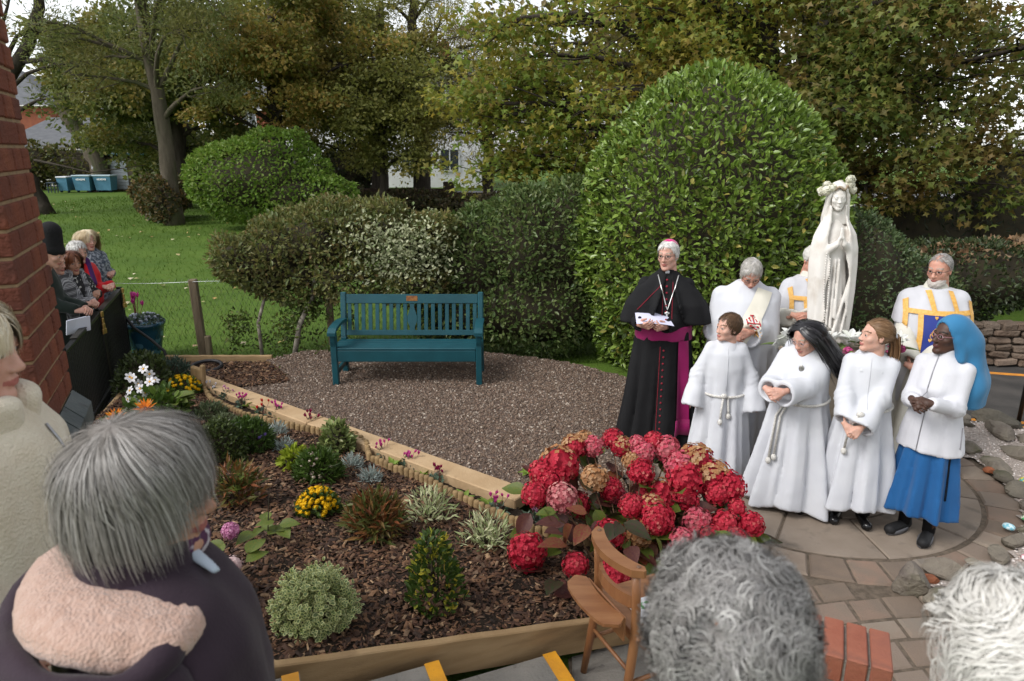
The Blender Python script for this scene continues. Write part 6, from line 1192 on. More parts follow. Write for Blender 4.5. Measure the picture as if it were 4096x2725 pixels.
def garment(p, prof, folds=(7, .012, 0.), sleeves=None, h=.0142, z0=0., hem=.01, k=.022, wr=.0035, cuff=None, extra=None, seed=0, foldz=None, name='robe', m=None, bvh=True, smooth=1, bmin=None):
    """robe solid: prof rows (z, rx, ry, yc); sleeves {side: (r_shoulder, r_elbow, r_wrist, drop)}"""
    prof = np.array(prof, float); o = np.argsort(prof[:, 0]); prof = prof[o]; p.prof = prof; zt = prof[-1, 0]; rm = prof[:, 1].max() + .06
    lo = np.array([-rm, -prof[:, 2].max() - .1, z0 - .03]); hi = np.array([rm, prof[:, 2].max() + prof[:, 3].max() + .1, zt + .03])
    if sleeves:
        for sd_, sl in sleeves.items():
            for q in p.arms[sd_]: lo = np.minimum(lo, q - max(sl[:3]) - .06 - (0, 0, sl[3])); hi = np.maximum(hi, q + max(sl[:3]) + .06)
    lo[2] = z0 - .03
    s = SDF(lo, hi, h); nf, amp, ph = folds; fz = foldz or (z0, zt)
    def fn(X, Y, Z):
        rx = np.interp(Z, prof[:, 0], prof[:, 1]); ry = np.interp(Z, prof[:, 0], prof[:, 2]); yc = np.interp(Z, prof[:, 0], prof[:, 3]); y = Y - yc
        th = np.arctan2(X + 0 * y, y + 0 * X); a = 2.1 * amp * np.clip((fz[1] - Z) / (fz[1] - fz[0]), 0, 1) ** .7
        f_ = a * (2.6 * np.abs(np.cos(.5 * nf * th + ph + .35 * np.sin(3 * Z))) ** .8 - 1.6 + .7 * np.abs(np.cos(.5 * (nf + 4) * th + 2 * ph + 1.3)) + .4 * np.cos((2 * nf - 1) * th + ph * 3 + .8 * Z))
        d = (np.sqrt((X / rx) ** 2 + (y / ry) ** 2) - 1) * np.minimum(rx, ry) * .95 - f_
        return np.maximum(np.maximum(d, Z - zt), z0 + hem * np.cos(3 * th + ph) - Z)
    s.f(fn, lo, hi, 0, m=0)
    if extra: extra(s)
    if sleeves:
        s2 = SDF(lo, hi, h)
        for sd_, (ra, re, rw_, drop) in sleeves.items():
            a, e, w = p.arms[sd_]; u = nrm(w - e); wend = w - u * .0; s2.cap(a, e, ra, re, .03); s2.cap(e, wend + u * .05, re, rw_, .04)
            if drop > 0: s2.cap(e * .45 + w * .55 - (0, 0, drop * .45), wend + u * .05 - (0, 0, drop), rw_ * .7, rw_ * .75, .06)
            R_ = rw_ + drop + .12
            s2.f(lambda X, Y, Z: (X - w[0]) * u[0] + (Y - w[1]) * u[1] + (Z - w[2]) * u[2] + 0 * X, w - R_, w + R_, .006, 'cut', m=.0)
            if rw_ > .05: s2.cap(w - u * .07 - (0, 0, drop * .3), w + u * .08 - (0, 0, drop * .5), rw_ * .72, rw_ * .78, .01, 'sub')
        a_, e_ = s.d, s2.d; t = np.clip(.5 + .5 * (e_ - a_) / k, 0, 1); s.d = e_ * (1 - t) + a_ * t - k * t * (1 - t)
    V, F = s.mesh(); V = vsmooth(V, F, smooth, .3); N = vnormals(V, F); W = V * (1, 1, .45); V = V + N * (wob(W, wr, 17, seed) + wob(W, wr * .6, 38, seed + 1))[:, None]
    if sleeves:
        for sd_ in sleeves:
            e = p.arms[sd_][1]; dv = V - e; dd = np.linalg.norm(dv, axis=1); ax = nrm(p.arms[sd_][2] - p.arms[sd_][0]); al = dv @ ax
            V = V + N * (.005 * np.sin(al * 105 + 2.6 * np.sin(V[:, 0] * 37 + V[:, 2] * 29) + seed) * np.exp(-(dd / .085) ** 2))[:, None]
    ob = p.part(name, V, F, m)
    if bvh:
        from mathutils.bvhtree import BVHTree
        p.bvh = BVHTree.FromPolygons([tuple(v) for v in V], [tuple(int(i) for i in f) for f in F])
    return ob
def hair_shell(p, m, grow=.008, cut=((.85, -.53), .0145), zmin=-.07, name='hair', extra=None, top=None, rough=.004, h=.0075, pieces=()):
    s = SDF((-.14, -.17, -.42 if pieces else -.2), (.14, .15, .17), h); s.ell((0, -.014, .036), (.076 + grow, .098 + grow, .089 + grow), 0)
    (a, b), c = cut; s.f(lambda X, Y, Z: a * Y + b * Z - c + 0 * X, (-.14, -.17, -.2), (.14, .15, .17), .006, 'cut', m=0); s.f(lambda X, Y, Z: zmin - Z + 0 * X + 0 * Y, (-.14, -.17, -.2), (.14, .15, .17), .006, 'cut', m=0)
    for q in pieces: s.cap(*q)
    if extra: extra(s)
    V, F = s.mesh(); N = vnormals(V, F); V = V + N * (wob(V * (1, .5, 1), rough, 90, 3) + wob(V, rough, 45, 4))[:, None]; return p.part(name, V, F, m, head=True)
def ribbons(P_, w, N_=None, rng=RH):
    """P_ (n,k,3) strands to flat ribbons"""
    n, k, _ = P_.shape; T = np.gradient(P_, axis=1); T = T / (np.linalg.norm(T, axis=2, keepdims=True) + 1e-9); c = P_.mean((0, 1)) if N_ is None else None
    out = (P_ - c) if N_ is None else N_; sd_ = np.cross(T, out); sd_ = sd_ / (np.linalg.norm(sd_, axis=2, keepdims=True) + 1e-9); ww = (w * np.interp(np.linspace(0, 1, k), [0, .12, .7, 1], [.7, 1, .9, .15]))[None, :, None] * rng.uniform(.6, 1.3, (n, 1, 1))
    A, B = P_ - sd_ * ww, P_ + sd_ * ww; V = np.stack([A, B], 2).reshape(-1, 3); i, j = np.meshgrid(np.arange(n), np.arange(k - 1), indexing='ij'); b0 = (i * k + j) * 2
    return V, np.stack([b0, b0 + 1, b0 + 3, b0 + 2], -1).reshape(-1, 4)
def comb(n, L, flow, lift=.25, seg=4, grav=.15, coll=((0, -.014, .03), (.09, .112, .105)), mask=None, curl=0, cf=60, stray=.05, seed=0, settle=.02, hug=.75):
    """strands growing from the scalp, following flow(p,normal), kept outside the skull"""
    r_ = np.random.default_rng(seed); c, R_ = np.array(coll[0]), np.array(coll[1]); u = nrm(r_.normal(size=(n * 4, 3))); p = c + u * R_ * .97; ok = mask(p) if mask else np.ones(len(p), bool); p = p[ok][:n]; u = nrm((p - c) / R_ ** 2); n = len(p)
    L = L(p, r_) if callable(L) else np.full(n, L); ds = (L / seg)[:, None]; layer = 1 + settle * (.5 * r_.random((n, 1)) + .5 * np.clip(.5 + wob(u, 1, 7, seed), 0, 1)[:, None]); P_ = [p]; cl = np.floor(u * 7); ph = (cl @ np.array([12.9, 78.2, 37.7])) % 6.28; d = None
    s1 = nrm(np.cross(u, [0.3, .2, 1])); s2 = np.cross(u, s1); jit = r_.normal(0, stray, (n, 3))
    for i in range(seg):
        q = P_[-1]; nn = nrm((q - c) / R_ ** 2); f_ = flow(q, nn); f_ = f_ - nn * (f_ * nn).sum(1, keepdims=True) * np.where(nn[:, 2:] < -.05, hug, 1.0); dd = nrm(nrm(f_) + nn * lift * max(0, 1 - i / 3) + jit + np.array([0, 0, -grav * i / seg]))
        d = dd if d is None else nrm(d * .45 + dd * .55)
        if curl: a = ph + cf * (i / seg) * L; dcur = nrm(d + curl * (np.cos(a)[:, None] * s1 + np.sin(a)[:, None] * s2))
        else: dcur = d
        q = q + dcur * ds; e = np.sqrt((((q - c) / R_) ** 2).sum(1, keepdims=True)); q = np.where(e < layer, c + (q - c) * layer / e, np.where(nn[:, 2:] > -.1, c + (q - c) * (layer + (e - layer) * np.where(i > 2, .35, .8)) / e, q)); P_.append(q)
    P_ = np.stack(P_, 1); N_ = nrm((P_ - c) / R_ ** 2); return P_, N_
def hairmat(name, pal, rough=.45): return mat(name, pal[0], rough, island=1, pal=pal, spec=.35)
def add_strands(p, m, P_, N_, w, name='hair_strands'): V, F = ribbons(P_, w, N_); return p.part(name, V, F, m, head=True)
def spectacles(p, m, r=.02, sq=.8):
    g = G()
    for q in (-1, 1):
        P_ = [(q * .033 + r * math.cos(a), .099 + .004 * math.cos(2 * a) * 0 - .01 * abs(q * .033 + r * math.cos(a)) / .05, .004 + r * sq * math.sin(a)) for a in np.linspace(0, 2 * math.pi, 15)]; V, F = tube(P_, .0018, 5); g.add(p.wx(p.hx(V)), F)
        V, F = tube([(q * .052, .092, .01), (q * .072, .06, .012), (q * .081, -.01, .008)], .0018, 5); g.add(p.wx(p.hx(V)), F)
    V, F = tube([(-.013, .099, .007), (0, .101, .01), (.013, .099, .007)], .0016, 5); g.add(p.wx(p.hx(V)), F); return obj('spectacles', g, m, parent=p.t, smooth=True)
def cloth(name, c, c2=None, rough=.85, sc=5, bump=.25, bs=220, sheen=.15): return mat(name, c, rough, c2 or tuple(v * .93 for v in c), scale=sc, detail=5, bump=bump, bscale=bs, bdist=.003, sheen=sheen, spec=.2, crease=.28)
m_alb = cloth('white_polyester', (.55, .56, .6), (.59, .6, .63)); m_cream = cloth('cream_wool', (.55, .53, .46), (.58, .56, .5)); m_blackc = cloth('black_wool', (.008, .008, .009), (.011, .011, .012), sheen=0); m_mag = cloth('magenta_silk', (.24, .008, .085), (.3, .012, .11), rough=.5); m_gold = mat('gold_braid', (.62, .32, .06), .55, (.7, .42, .12), scale=60, bump=.3, bscale=200)
m_bshoe = mat('black_leather', (.008, .008, .009), .25, spec=.5); m_redp = cloth('red_piping', (.25, .01, .025)); m_wire = mat('dark_frame', (.05, .04, .04), .35, metal=.6); m_cord = mat('white_cord', (.72, .7, .66), .8, (.5, .48, .44), scale=90, bump=.5, bscale=160)
m_stole = cloth('cream_stole', (.68, .65, .55), (.72, .69, .6)); m_blue = cloth('royal_blue_satin', (.02, .035, .2), (.028, .045, .24), rough=.6)
m_hwhite = hairmat('white_hair', [(.62, .6, .57), (.72, .7, .68), (.5, .48, .45), (.68, .66, .62)]); m_hgrey = hairmat('grey_hair', [(.2, .18, .165), (.34, .32, .3), (.14, .125, .115), (.46, .44, .42), (.26, .24, .22)])
up_ = np.array([0, 0, 1.])
print('T people helpers', round(time.time() - T0, 1))
# ================= the figures =================
def cincture(p, z, rx, ry, yc, tails=((.05, .45),), knot=True):
    P_ = []
    for a in np.linspace(0, 2 * math.pi, 40): P_.append((math.sin(a) * (np.interp(z, p.prof[:, 0], p.prof[:, 1]) + .012), math.cos(a) * (np.interp(z, p.prof[:, 0], p.prof[:, 2]) + .012) + np.interp(z, p.prof[:, 0], p.prof[:, 3]), z + .015 * math.cos(a) * -1))
    V, F = tube(P_, .011, 7); g = G(); g.add(p.wx(V), F)
    for x, L in tails:
        pts = [p.cast(x * .6, z - .01, .014), p.cast(x, z - .12, .016), p.cast(x * 1.1, z - L, .016)]; V, F = tube(pts, .009, 6); g.add(p.wx(V), F); V, F = ellip(p.cast(x * 1.1, z - L - .01, .018), (.02, .02, .026), 8, 6); g.add(p.wx(V), F)
    if knot: V, F = ellip(p.cast(tails[0][0] * .5, z, .018), (.026, .018, .022), 8, 6); g.add(p.wx(V), F)
    return obj('rope_cincture', g, m_cord, parent=p.t, smooth=True)
def cast_ring(s, a, z, yc, off):
    d = -np.array([math.sin(a), math.cos(a), 0]); o = np.array([0, yc, z]) - d * 1.0; r = s.bvh.ray_cast(Vector(o), Vector(d)); return (np.array(r[0]) if r[0] is not None else np.array([0, yc, z]) - d * .25) - d * off
Person.cast_ring = cast_ring
# ---- 1: black cassock, magenta sash ----
p = Person('person in black cassock and cape with magenta sash reading from a paper', 1.33, 5.8, .04, 1.82, 170, 'pale', 'man', head=(-24, 2, 2))
p.arm(1, p.w2l((1.07, 5.5, 1.2)), pole=(1, -.2, -.6)); p.arm(-1, p.w2l((1.27, 5.5, 1.18)), pole=(-1, -.2, -.6))
p.hand(1, (-.55, .75, .1), (.6, .2, -.6), 'hold'); p.hand(-1, (.55, .75, .1), (-.6, .2, -.6), 'hold'); p.body()
PR = [(0, .34, .3, .02), (.5, .285, .255, .02), (.95, .24, .215, .03), (1.1, .23, .21, .03), (1.3, .235, .18, .02), (1.45, .2, .13, 0), (1.53, .1, .085, -.01), (1.575, .073, .073, -.02)]
garment(p, PR, (8, .013, .6), {1: (.07, .07, .055, 0), -1: (.07, .07, .055, 0)}, m=m_blackc, name='cassock', foldz=(0, 1.1)); b1 = p.bvh
garment(p, [(.99, .246, .222, .03), (1.05, .24, .22, .03), (1.12, .238, .217, .03)], (3, .002, 0), None, m=m_mag, name='sash', z0=.99, bvh=False, h=.0125)
sh_ = p.decal('sash_tail', [(-.12, 1.0), (-.205, 1.0), (-.25, .3), (-.14, .3)], 6, 20, m_mag, .02); p.trace('sash_fringe', [[(-.14 - .11 * t, .31), (-.14 - .115 * t, .24), (-.135 - .13 * t, .17)] for t in np.linspace(0, 1, 16)], .0055, m_mag, .02, parent=sh_, n=4)
g = G()
for z in np.linspace(.12, .92, 15): V, F = ellip(p.cast(.0, z, .004), (.009, .009, .009), 7, 5); g.add(p.wx(V), F)
for z in np.linspace(1.2, 1.5, 7): V, F = ellip(p.cast(.0, z, .004), (.01, .01, .01), 7, 5); g.add(p.wx(V), F)
obj('buttons', g, m_redp, parent=p.t, smooth=True); p.trace('piping', [[(.03, z) for z in np.linspace(.05, .95, 14)], [(.03, z) for z in np.linspace(1.16, 1.52, 6)], [(-.05, z) for z in np.linspace(1.16, 1.5, 6)]], .003, m_redp, .003)
CP = [(1.16, .365, .25, .03), (1.3, .32, .235, .03), (1.42, .245, .18, .01), (1.5, .155, .115, -.01), (1.56, .085, .08, -.02)]
garment(p, CP, (5, .012, .3), None, m=m_blackc, name='shoulder_cape', z0=1.16, hem=.03, extra=lambda s: s.f(lambda X, Y, Z: np.maximum(np.abs(X + .015) - (1.57 - Z) * .33, .03 - Y), (-.3, 0, 1.1), (.3, .4, 1.6), .01, 'sub', m=0)); b2 = p.bvh
def c2(x, z, off):
    o = Vector((x, 1, z)); h = [b.ray_cast(o, Vector((0, -1, 0))) for b in (b1, b2)]; y = max([q[0].y for q in h if q[0] is not None] + [.05]); return (x, y + off, z)
g = G(); V, F = tube([c2(.085 * (1 - t) - .01, 1.535 - .27 * t, .008) for t in np.linspace(0, 1, 10)] + [c2(-.085 * t - .01, 1.265 + .27 * t, .008) for t in np.linspace(0, 1, 10)][1:], .0048, 6); g.add(p.wx(V), F); x, y, z = c2(-.01, 1.25, .012)
for b_ in (cbox(.018, .008, .05, .002, (x, y, z - .02)), cbox(.04, .008, .015, .002, (x, y, z - .01))): g.add(p.wx(b_[0]), b_[1])
obj('pectoral_chain', g, mat('silver', (.7, .7, .68), .3, metal=.7), parent=p.t, smooth=True)
g = G(); V, F = lathe([(.066, 1.545), (.071, 1.55), (.07, 1.575), (.064, 1.58)], 24, (0, -.01, 0)); g.add(p.wx(V), F); o = obj('collar', g, m_blackc, parent=p.t, smooth=True); V, F = cbox(.035, .012, .025, .003, (.0, .062, 1.562)); p.part('collar_tab', V, F, m_alb, parent=o)
p.trace('cape_piping', [[(.3 * t + .015, 1.5 - .32 * t) for t in np.linspace(.1, .75, 8)]], .003, m_redp, .004)
hair_shell(p, m_hwhite, .009, zmin=-.045); P_, N_ = comb(900, .045, lambda q, n: np.tile([.2, -.4, -1.], (len(q), 1)), mask=lambda q: (.85 * q[:, 1] - .53 * q[:, 2] < .012) & (q[:, 2] > -.05), seed=1, coll=((0, -.014, .036), (.084, .106, .098))); add_strands(p, m_hwhite, P_, N_, .0022)
s = SDF((-.1, -.16, -.02), (.1, .1, .16), .0045); s.ell((0, -.02, .045), (.083, .102, .094), 0); s.f(lambda X, Y, Z: .098 - (Z + -.62 * (Y + .02)) + 0 * X, (-.1, -.16, -.02), (.1, .1, .16), .003, 'cut', m=0); V, F = s.mesh(); p.part('skullcap', V, F, cloth('pink_silk', (.62, .02, .2), rough=.5), head=True)
spectacles(p, m_wire); p.shoes(m_bshoe)
g = G(); n_ = 8; c = [(1.02, 5.42, 1.225), (1.33, 5.42, 1.205), (1.31, 5.62, 1.255), (1.04, 5.62, 1.27)]; q = np.array(c); V = []
for j in range(n_ + 1):
    for i in range(n_ + 1): u, v = i / n_, j / n_; e = (q[0] * (1 - u) + q[1] * u) * (1 - v) + (q[3] * (1 - u) + q[2] * u) * v; V.append(e + (0, 0, .012 * math.sin(u * 3.1) + .004))
F = [[j * (n_ + 1) + i, j * (n_ + 1) + i + 1, (j + 1) * (n_ + 1) + i + 1, (j + 1) * (n_ + 1) + i] for j in range(n_) for i in range(n_)]; g.add(V, F); g.add(np.array(V) - (0, 0, .0015), [f[::-1] for f in F]); obj('paper_sheet', g, mat('lilac_paper', (.62, .62, .78), .7), smooth=True, at=(1.18, 5.5, 1.2), label='pale lilac sheet of paper held by the person in the black cassock', cat='paper')

# ---- 2: white alb with diagonal stole, head bowed ----
p = Person('person in a white alb with diagonal cream stole looking down at joined hands', 2.0, 5.72, 0, 1.76, 174, 'ruddy', 'man', head=(-6, 34, 0), hoff=(.0, .085, -.03))
w_ = p.w2l((1.87, 5.4, 1.14)); p.arm(1, w_ + (.07, 0, 0), pole=(1.1, -.3, -.7), sw=.2); p.arm(-1, w_ + (-.07, 0, .02), pole=(-1.1, -.3, -.6), sw=.2); p.hand(1, (-.8, .5, -.1), (.3, .8, .3), 'clasp'); p.hand(-1, (.8, .5, -.1), (-.3, .8, .3), 'clasp'); p.body()
garment(p, [(.1, .36, .31, .02), (.6, .325, .285, .03), (1.0, .285, .265, .05), (1.2, .28, .24, .04), (1.38, .25, .18, .02), (1.48, .17, .125, .01), (1.54, .095, .09, .02)], (9, .016, 1.2), {1: (.09, .1, .11, .14), -1: (.09, .1, .105, .06)}, z0=.1, m=m_alb, name='alb', wr=.004, foldz=(.1, 1.2))
st = p.decal('stole', [(-.06, 1.5), (-.19, 1.45), (.06, 1.02), (.17, 1.1)], 8, 18, m_stole, .014)
def cross(p, cx, cz, s_, m, parent, off=.022):
    L = [[(cx - s_, cz), (cx + s_, cz)], [(cx, cz - s_), (cx, cz + s_)]] + [[(cx + sx * s_, cz - s_ * .35), (cx + sx * s_, cz + s_ * .35)] for sx in (-1, 1)] + [[(cx - s_ * .35, cz + sx * s_), (cx + s_ * .35, cz + sx * s_)] for sx in (-1, 1)]
    for sx in (-1, 1):
        for sz in (-1, 1): L += [[(cx + sx * s_ * .5 - s_ * .2, cz + sz * s_ * .5), (cx + sx * s_ * .5 + s_ * .2, cz + sz * s_ * .5)], [(cx + sx * s_ * .5, cz + sz * s_ * .5 - s_ * .2), (cx + sx * s_ * .5, cz + sz * s_ * .5 + s_ * .2)]]
    return p.trace('embroidered_cross', [[(a[0] + (b[0] - a[0]) * t, a[1] + (b[1] - a[1]) * t) for t in (0, .5, 1)] for a, b in L], s_ * .11, m, off, parent=parent)
cross(p, .0, 1.245, .045, mat('red_thread', (.45, .02, .03), .7), st)
hair_shell(p, m_hgrey, .008, zmin=-.05); P_, N_ = comb(1100, .05, lambda q, n: np.tile([.3, .25, -1.], (len(q), 1)) + q * 3, mask=lambda q: (.85 * q[:, 1] - .53 * q[:, 2] < .012) & (q[:, 2] > -.05), seed=2, coll=((0, -.014, .036), (.083, .105, .097))); add_strands(p, hairmat('light_grey_hair', [(.4, .38, .35), (.5, .47, .43), (.3, .28, .25)]), P_, N_, .0022)
spectacles(p, m_wire); p.shoes(m_bshoe, .09)
cx = p.arms[-1][1] * .35 + p.arms[-1][2] * .65; g = G()
for a in range(8): an = a * math.pi / 4; V, F = tube([p.cast(cx[0] + .008 * math.cos(an), cx[2] + .008 * math.sin(an), .006), p.cast(cx[0] + .035 * math.cos(an), cx[2] + .035 * math.sin(an), .006)], .004, 5); g.add(p.wx(V), F)
obj('sleeve_embroidery', g, m_gold, parent=p.t)
g = G(); V, F = lathe([(.03, -.05), (.04, -.04), (.045, 0), (.03, .03)], 14); g.add(p.wx(V + w_ + (0, .04, -.1)), F); obj('brass_bowl', g, m_brass, smooth=True, at=tuple(p.wx(w_)), label='small brass bowl held by the person with the diagonal stole', cat='bowl')

# ---- 3: boy in alb ----
m_hbrown = hairmat('brown_hair', [(.075, .038, .018), (.11, .058, .027), (.05, .026, .013), (.14, .08, .04)])
p = Person('short haired child in a plain white alb with rope belt, head turned aside', 1.7, 5.2, 0, 1.37, 172, 'child', 'child', head=(-64, -3, 0), hscale=.9)
p.arm(1, (.25, .1, .62), (.2, .02, .86)); p.arm(-1, (-.245, .1, .6), (-.2, .02, .86)); p.hand(1, (0, .2, -1), (1, 0, 0), 'relax', .72, off=(0, 0, .1)); p.hand(-1, (0, .2, -1), (-1, 0, 0), 'relax', .72, off=(0, 0, .1)); p.body()
garment(p, [(.02, .225, .2, 0), (.4, .2, .17, 0), (.75, .17, .14, 0), (.95, .17, .135, 0), (1.06, .155, .11, 0), (1.12, .09, .075, -.01), (1.15, .06, .06, -.01)], (7, .011, 2.), {1: (.055, .06, .085, .03), -1: (.055, .06, .085, .03)}, z0=.02, m=m_alb, name='alb', foldz=(0, .9), wr=.004)
cincture(p, .74, .17, .14, 0, ((.03, .2), (-.03, .16))); p.trace('front_seam', [[(.0, z) for z in np.linspace(.78, 1.12, 8)]], .0025, m_alb, .003)
g = G(); V, F = lathe([(.05, 1.165), (.062, 1.155), (.095, 1.11), (.105, 1.085), (.095, 1.088), (.06, 1.135)], 26); V = V * (1.05, .95, 1); V[:, 2] += -.25 * np.maximum(V[:, 1], 0); g.add(p.wx(V), F); obj('collar', g, m_alb, parent=p.t, smooth=True)
hair_shell(p, m_hbrown, .012, ((.85, -.53), .003), -.03); P_, N_ = comb(1500, .042, lambda q, n: np.c_[q[:, 0] * 4 + .5, .5 + 0 * q[:, 0], -1.2 + 0 * q[:, 0]], mask=lambda q: (.85 * q[:, 1] - .53 * q[:, 2] < .006) & (q[:, 2] > -.03), seed=3, coll=((0, -.014, .036), (.087, .109, .1))); add_strands(p, m_hbrown, P_, N_, .0022); p.shoes(m_bshoe, .07, L=.22)

# ---- 4: girl with long black hair ----
m_hblack = hairmat('black_hair', [(.008, .007, .008), (.014, .013, .014), (.03, .028, .032), (.006, .006, .007), (.045, .043, .048)], .3)
p = Person('person in a wide white alb with long loose black hair and bowed head', 2.11, 4.7, 0, 1.46, 150, 'pale', 'woman', head=(-34, 20, 0), hoff=(0, .05, -.02), hscale=.93)
w_ = p.w2l((1.83, 4.48, .98)); p.arm(1, w_ + (.045, .0, 0), pole=(.9, -.2, -.8)); p.arm(-1, w_ + (-.055, .01, .01), pole=(-.9, -.3, -.8)); p.hand(1, (-.7, .6, -.25), (.3, .8, .4), 'clasp'); p.hand(-1, (.75, .55, -.25), (-.3, .8, .4), 'clasp'); p.body()
def xt(s): s.ell((-.07, .09, 1.05), (.08, .07, .08), .05); s.ell((.07, .09, 1.05), (.08, .07, .08), .05)
garment(p, [(.03, .31, .27, -.02), (.4, .25, .215, -.01), (.8, .185, .165, .0), (.95, .18, .155, .01), (1.1, .18, .145, .01), (1.2, .145, .105, 0), (1.26, .085, .075, 0)], (8, .017, .4), {1: (.07, .075, .085, .05), -1: (.07, .08, .085, .06)}, z0=.04, hem=.03, m=m_alb, name='alb', extra=xt, foldz=(0, .95))
cincture(p, .87, .2, .18, 0, ((.1, .42), (.13, .45)), False); V, F = ellip(p.cast(.0, 1.12, .008), (.018, .006, .026), 10, 6); p.part('brooch', V, F, mat('pewter', (.3, .29, .27), .35, metal=.8))
hair_shell(p, m_hblack, .011, ((.85, -.53), .004), -.1)
P_, N_ = comb(1700, lambda q, r: r.uniform(.36, .5, len(q)), lambda q, n: np.c_[np.sign(q[:, 0]) * .7 * (q[:, 2] > .04), -.45 + 0 * q[:, 0], -1 + 0 * q[:, 0]], lift=.05, seg=8, grav=.6, mask=lambda q: (.85 * q[:, 1] - .53 * q[:, 2] < .004) & (q[:, 2] > -.03), seed=4, coll=((0, -.014, .034), (.088, .11, .1)), stray=.07, hug=0.)
P_ = P_ @ p.HR.T; dn = np.clip(-(P_[:, :, 2] + .08), 0, 1); P_[:, :, 1] += dn * .3 * (P_[:, :1, 0] < -.03) * (P_[:, :1, 1] > -.06) - dn * .12 * (P_[:, :1, 1] <= -.06); P_[:, :, 0] *= 1 + .8 * dn; P_ = P_ @ p.HR
add_strands(p, m_hblack, P_, N_, .003); spectacles(p, mat('clear_frame', (.4, .3, .3), .2)); p.shoes(m_bshoe, .08, L=.24)
# hood folded on the back
s = SDF((-.2, -.25, 1.05), (.2, .1, 1.32), .01); s.ell((-.06, -.12, 1.2), (.12, .06, .08), 0); s.ell((.06, -.12, 1.2), (.1, .06, .07), .03); V, F = s.mesh(); p.part('hood', V, F, m_alb)

# ---- 5: girl with ponytail ----
m_haub = hairmat('auburn_hair', [(.16, .085, .038), (.22, .125, .06), (.11, .056, .026), (.28, .17, .09)])
p = Person('person in a white alb with brown ponytail looking up to the side', 2.47, 4.48, 0, 1.5, 158, 'child', 'woman', head=(-72, -6, 0), hscale=.9)
w_ = p.w2l((2.3, 4.28, .8)); p.arm(1, w_ + (.04, 0, 0), pole=(.9, -.3, -.4)); p.arm(-1, w_ + (-.045, .01, 0), pole=(-.9, -.3, -.4)); p.hand(1, (-.6, .4, -.65), (.3, .85, .3), 'clasp', .8); p.hand(-1, (.6, .4, -.65), (-.3, .85, .3), 'clasp', .8); p.body()
garment(p, [(.14, .235, .21, 0), (.5, .2, .175, 0), (.85, .155, .135, 0), (1.05, .155, .125, 0), (1.18, .145, .105, 0), (1.24, .09, .08, -.01), (1.28, .062, .062, -.01)], (7, .014, 1.), {1: (.06, .065, .07, .04), -1: (.06, .07, .08, .06)}, z0=.15, hem=.015, m=m_alb, name='alb', foldz=(.1, 1.0))
cincture(p, .9, .18, .15, 0, ((.1, .3),)); p.trace('front_seam', [[(.01, z) for z in np.linspace(.93, 1.24, 8)]], .0025, m_alb, .003)
s = SDF((-.2, -.22, 1.1), (.2, .18, 1.36), .009)
for a in np.linspace(-2.6, 2.6, 15): s.cap((.085 * math.sin(a), -.015 - .085 * math.cos(a) * 1.0, 1.255 - .03 * (1 - math.cos(a))), (.11 * math.sin(a), -.02 - .115 * math.cos(a), 1.215 - .035 * (1 - math.cos(a))), .022, .024, .015)
V, F = s.mesh(); p.part('hood', V, F, m_alb)
hair_shell(p, m_haub, .008, ((.85, -.53), .012), -.055, pieces=[((0, -.1, .02), (0, -.145, .0), .028, .03, .02), ((0, -.145, .0), (0, -.16, -.09), .034, .03, .02), ((0, -.16, -.09), (0, -.15, -.19), .03, .012, .02)])
P_, N_ = comb(1300, .11, lambda q, n: np.array([0, -.12, .01]) - q, lift=.03, mask=lambda q: (.85 * q[:, 1] - .53 * q[:, 2] < .011) & (q[:, 2] > -.06), seed=6, coll=((0, -.014, .036), (.0835, .1055, .0965)), stray=.02); add_strands(p, m_haub, P_, N_, .0022)
n_ = 260; t = np.linspace(0, 1, 9); rr_ = RH.normal(0, .02, (n_, 2)); P_ = np.stack([rr_[:, :1] * (1 + .3 * np.sin(t * 3)), -.14 - .025 * np.sin(t * 2.2)[None] + rr_[:, 1:] * .9, .02 - .24 * t[None] + RH.normal(0, .012, (n_, 1)) * t[None]], -1); add_strands(p, m_haub, P_, np.tile([0, -1., 0], (n_, 9, 1)) + RH.normal(0, .4, (n_, 1, 3)), .0028, 'ponytail')
g = G(); V, F = tube([(.032 * math.cos(a), -.135 + .006 * math.sin(a), .012 + .03 * math.sin(a)) for a in np.linspace(0, 6.28, 13)], .008, 6); p.part('hair_band', V, F, m_alb, head=True); p.shoes(m_bshoe, .085, L=.25)
garment(p, [(0, .095, .06, 0), (.25, .12, .075, 0)], (2, 0, 0), None, z0=0.03, m=m_blackc, name='trousers', bvh=False, hem=0) if False else None
for sd_ in (-1, 1): V, F = tube([(sd_ * .085, 0, .05), (sd_ * .08, 0, .3)], [.05, .06], 10); p.part('trouser_leg', V, F, m_blackc)

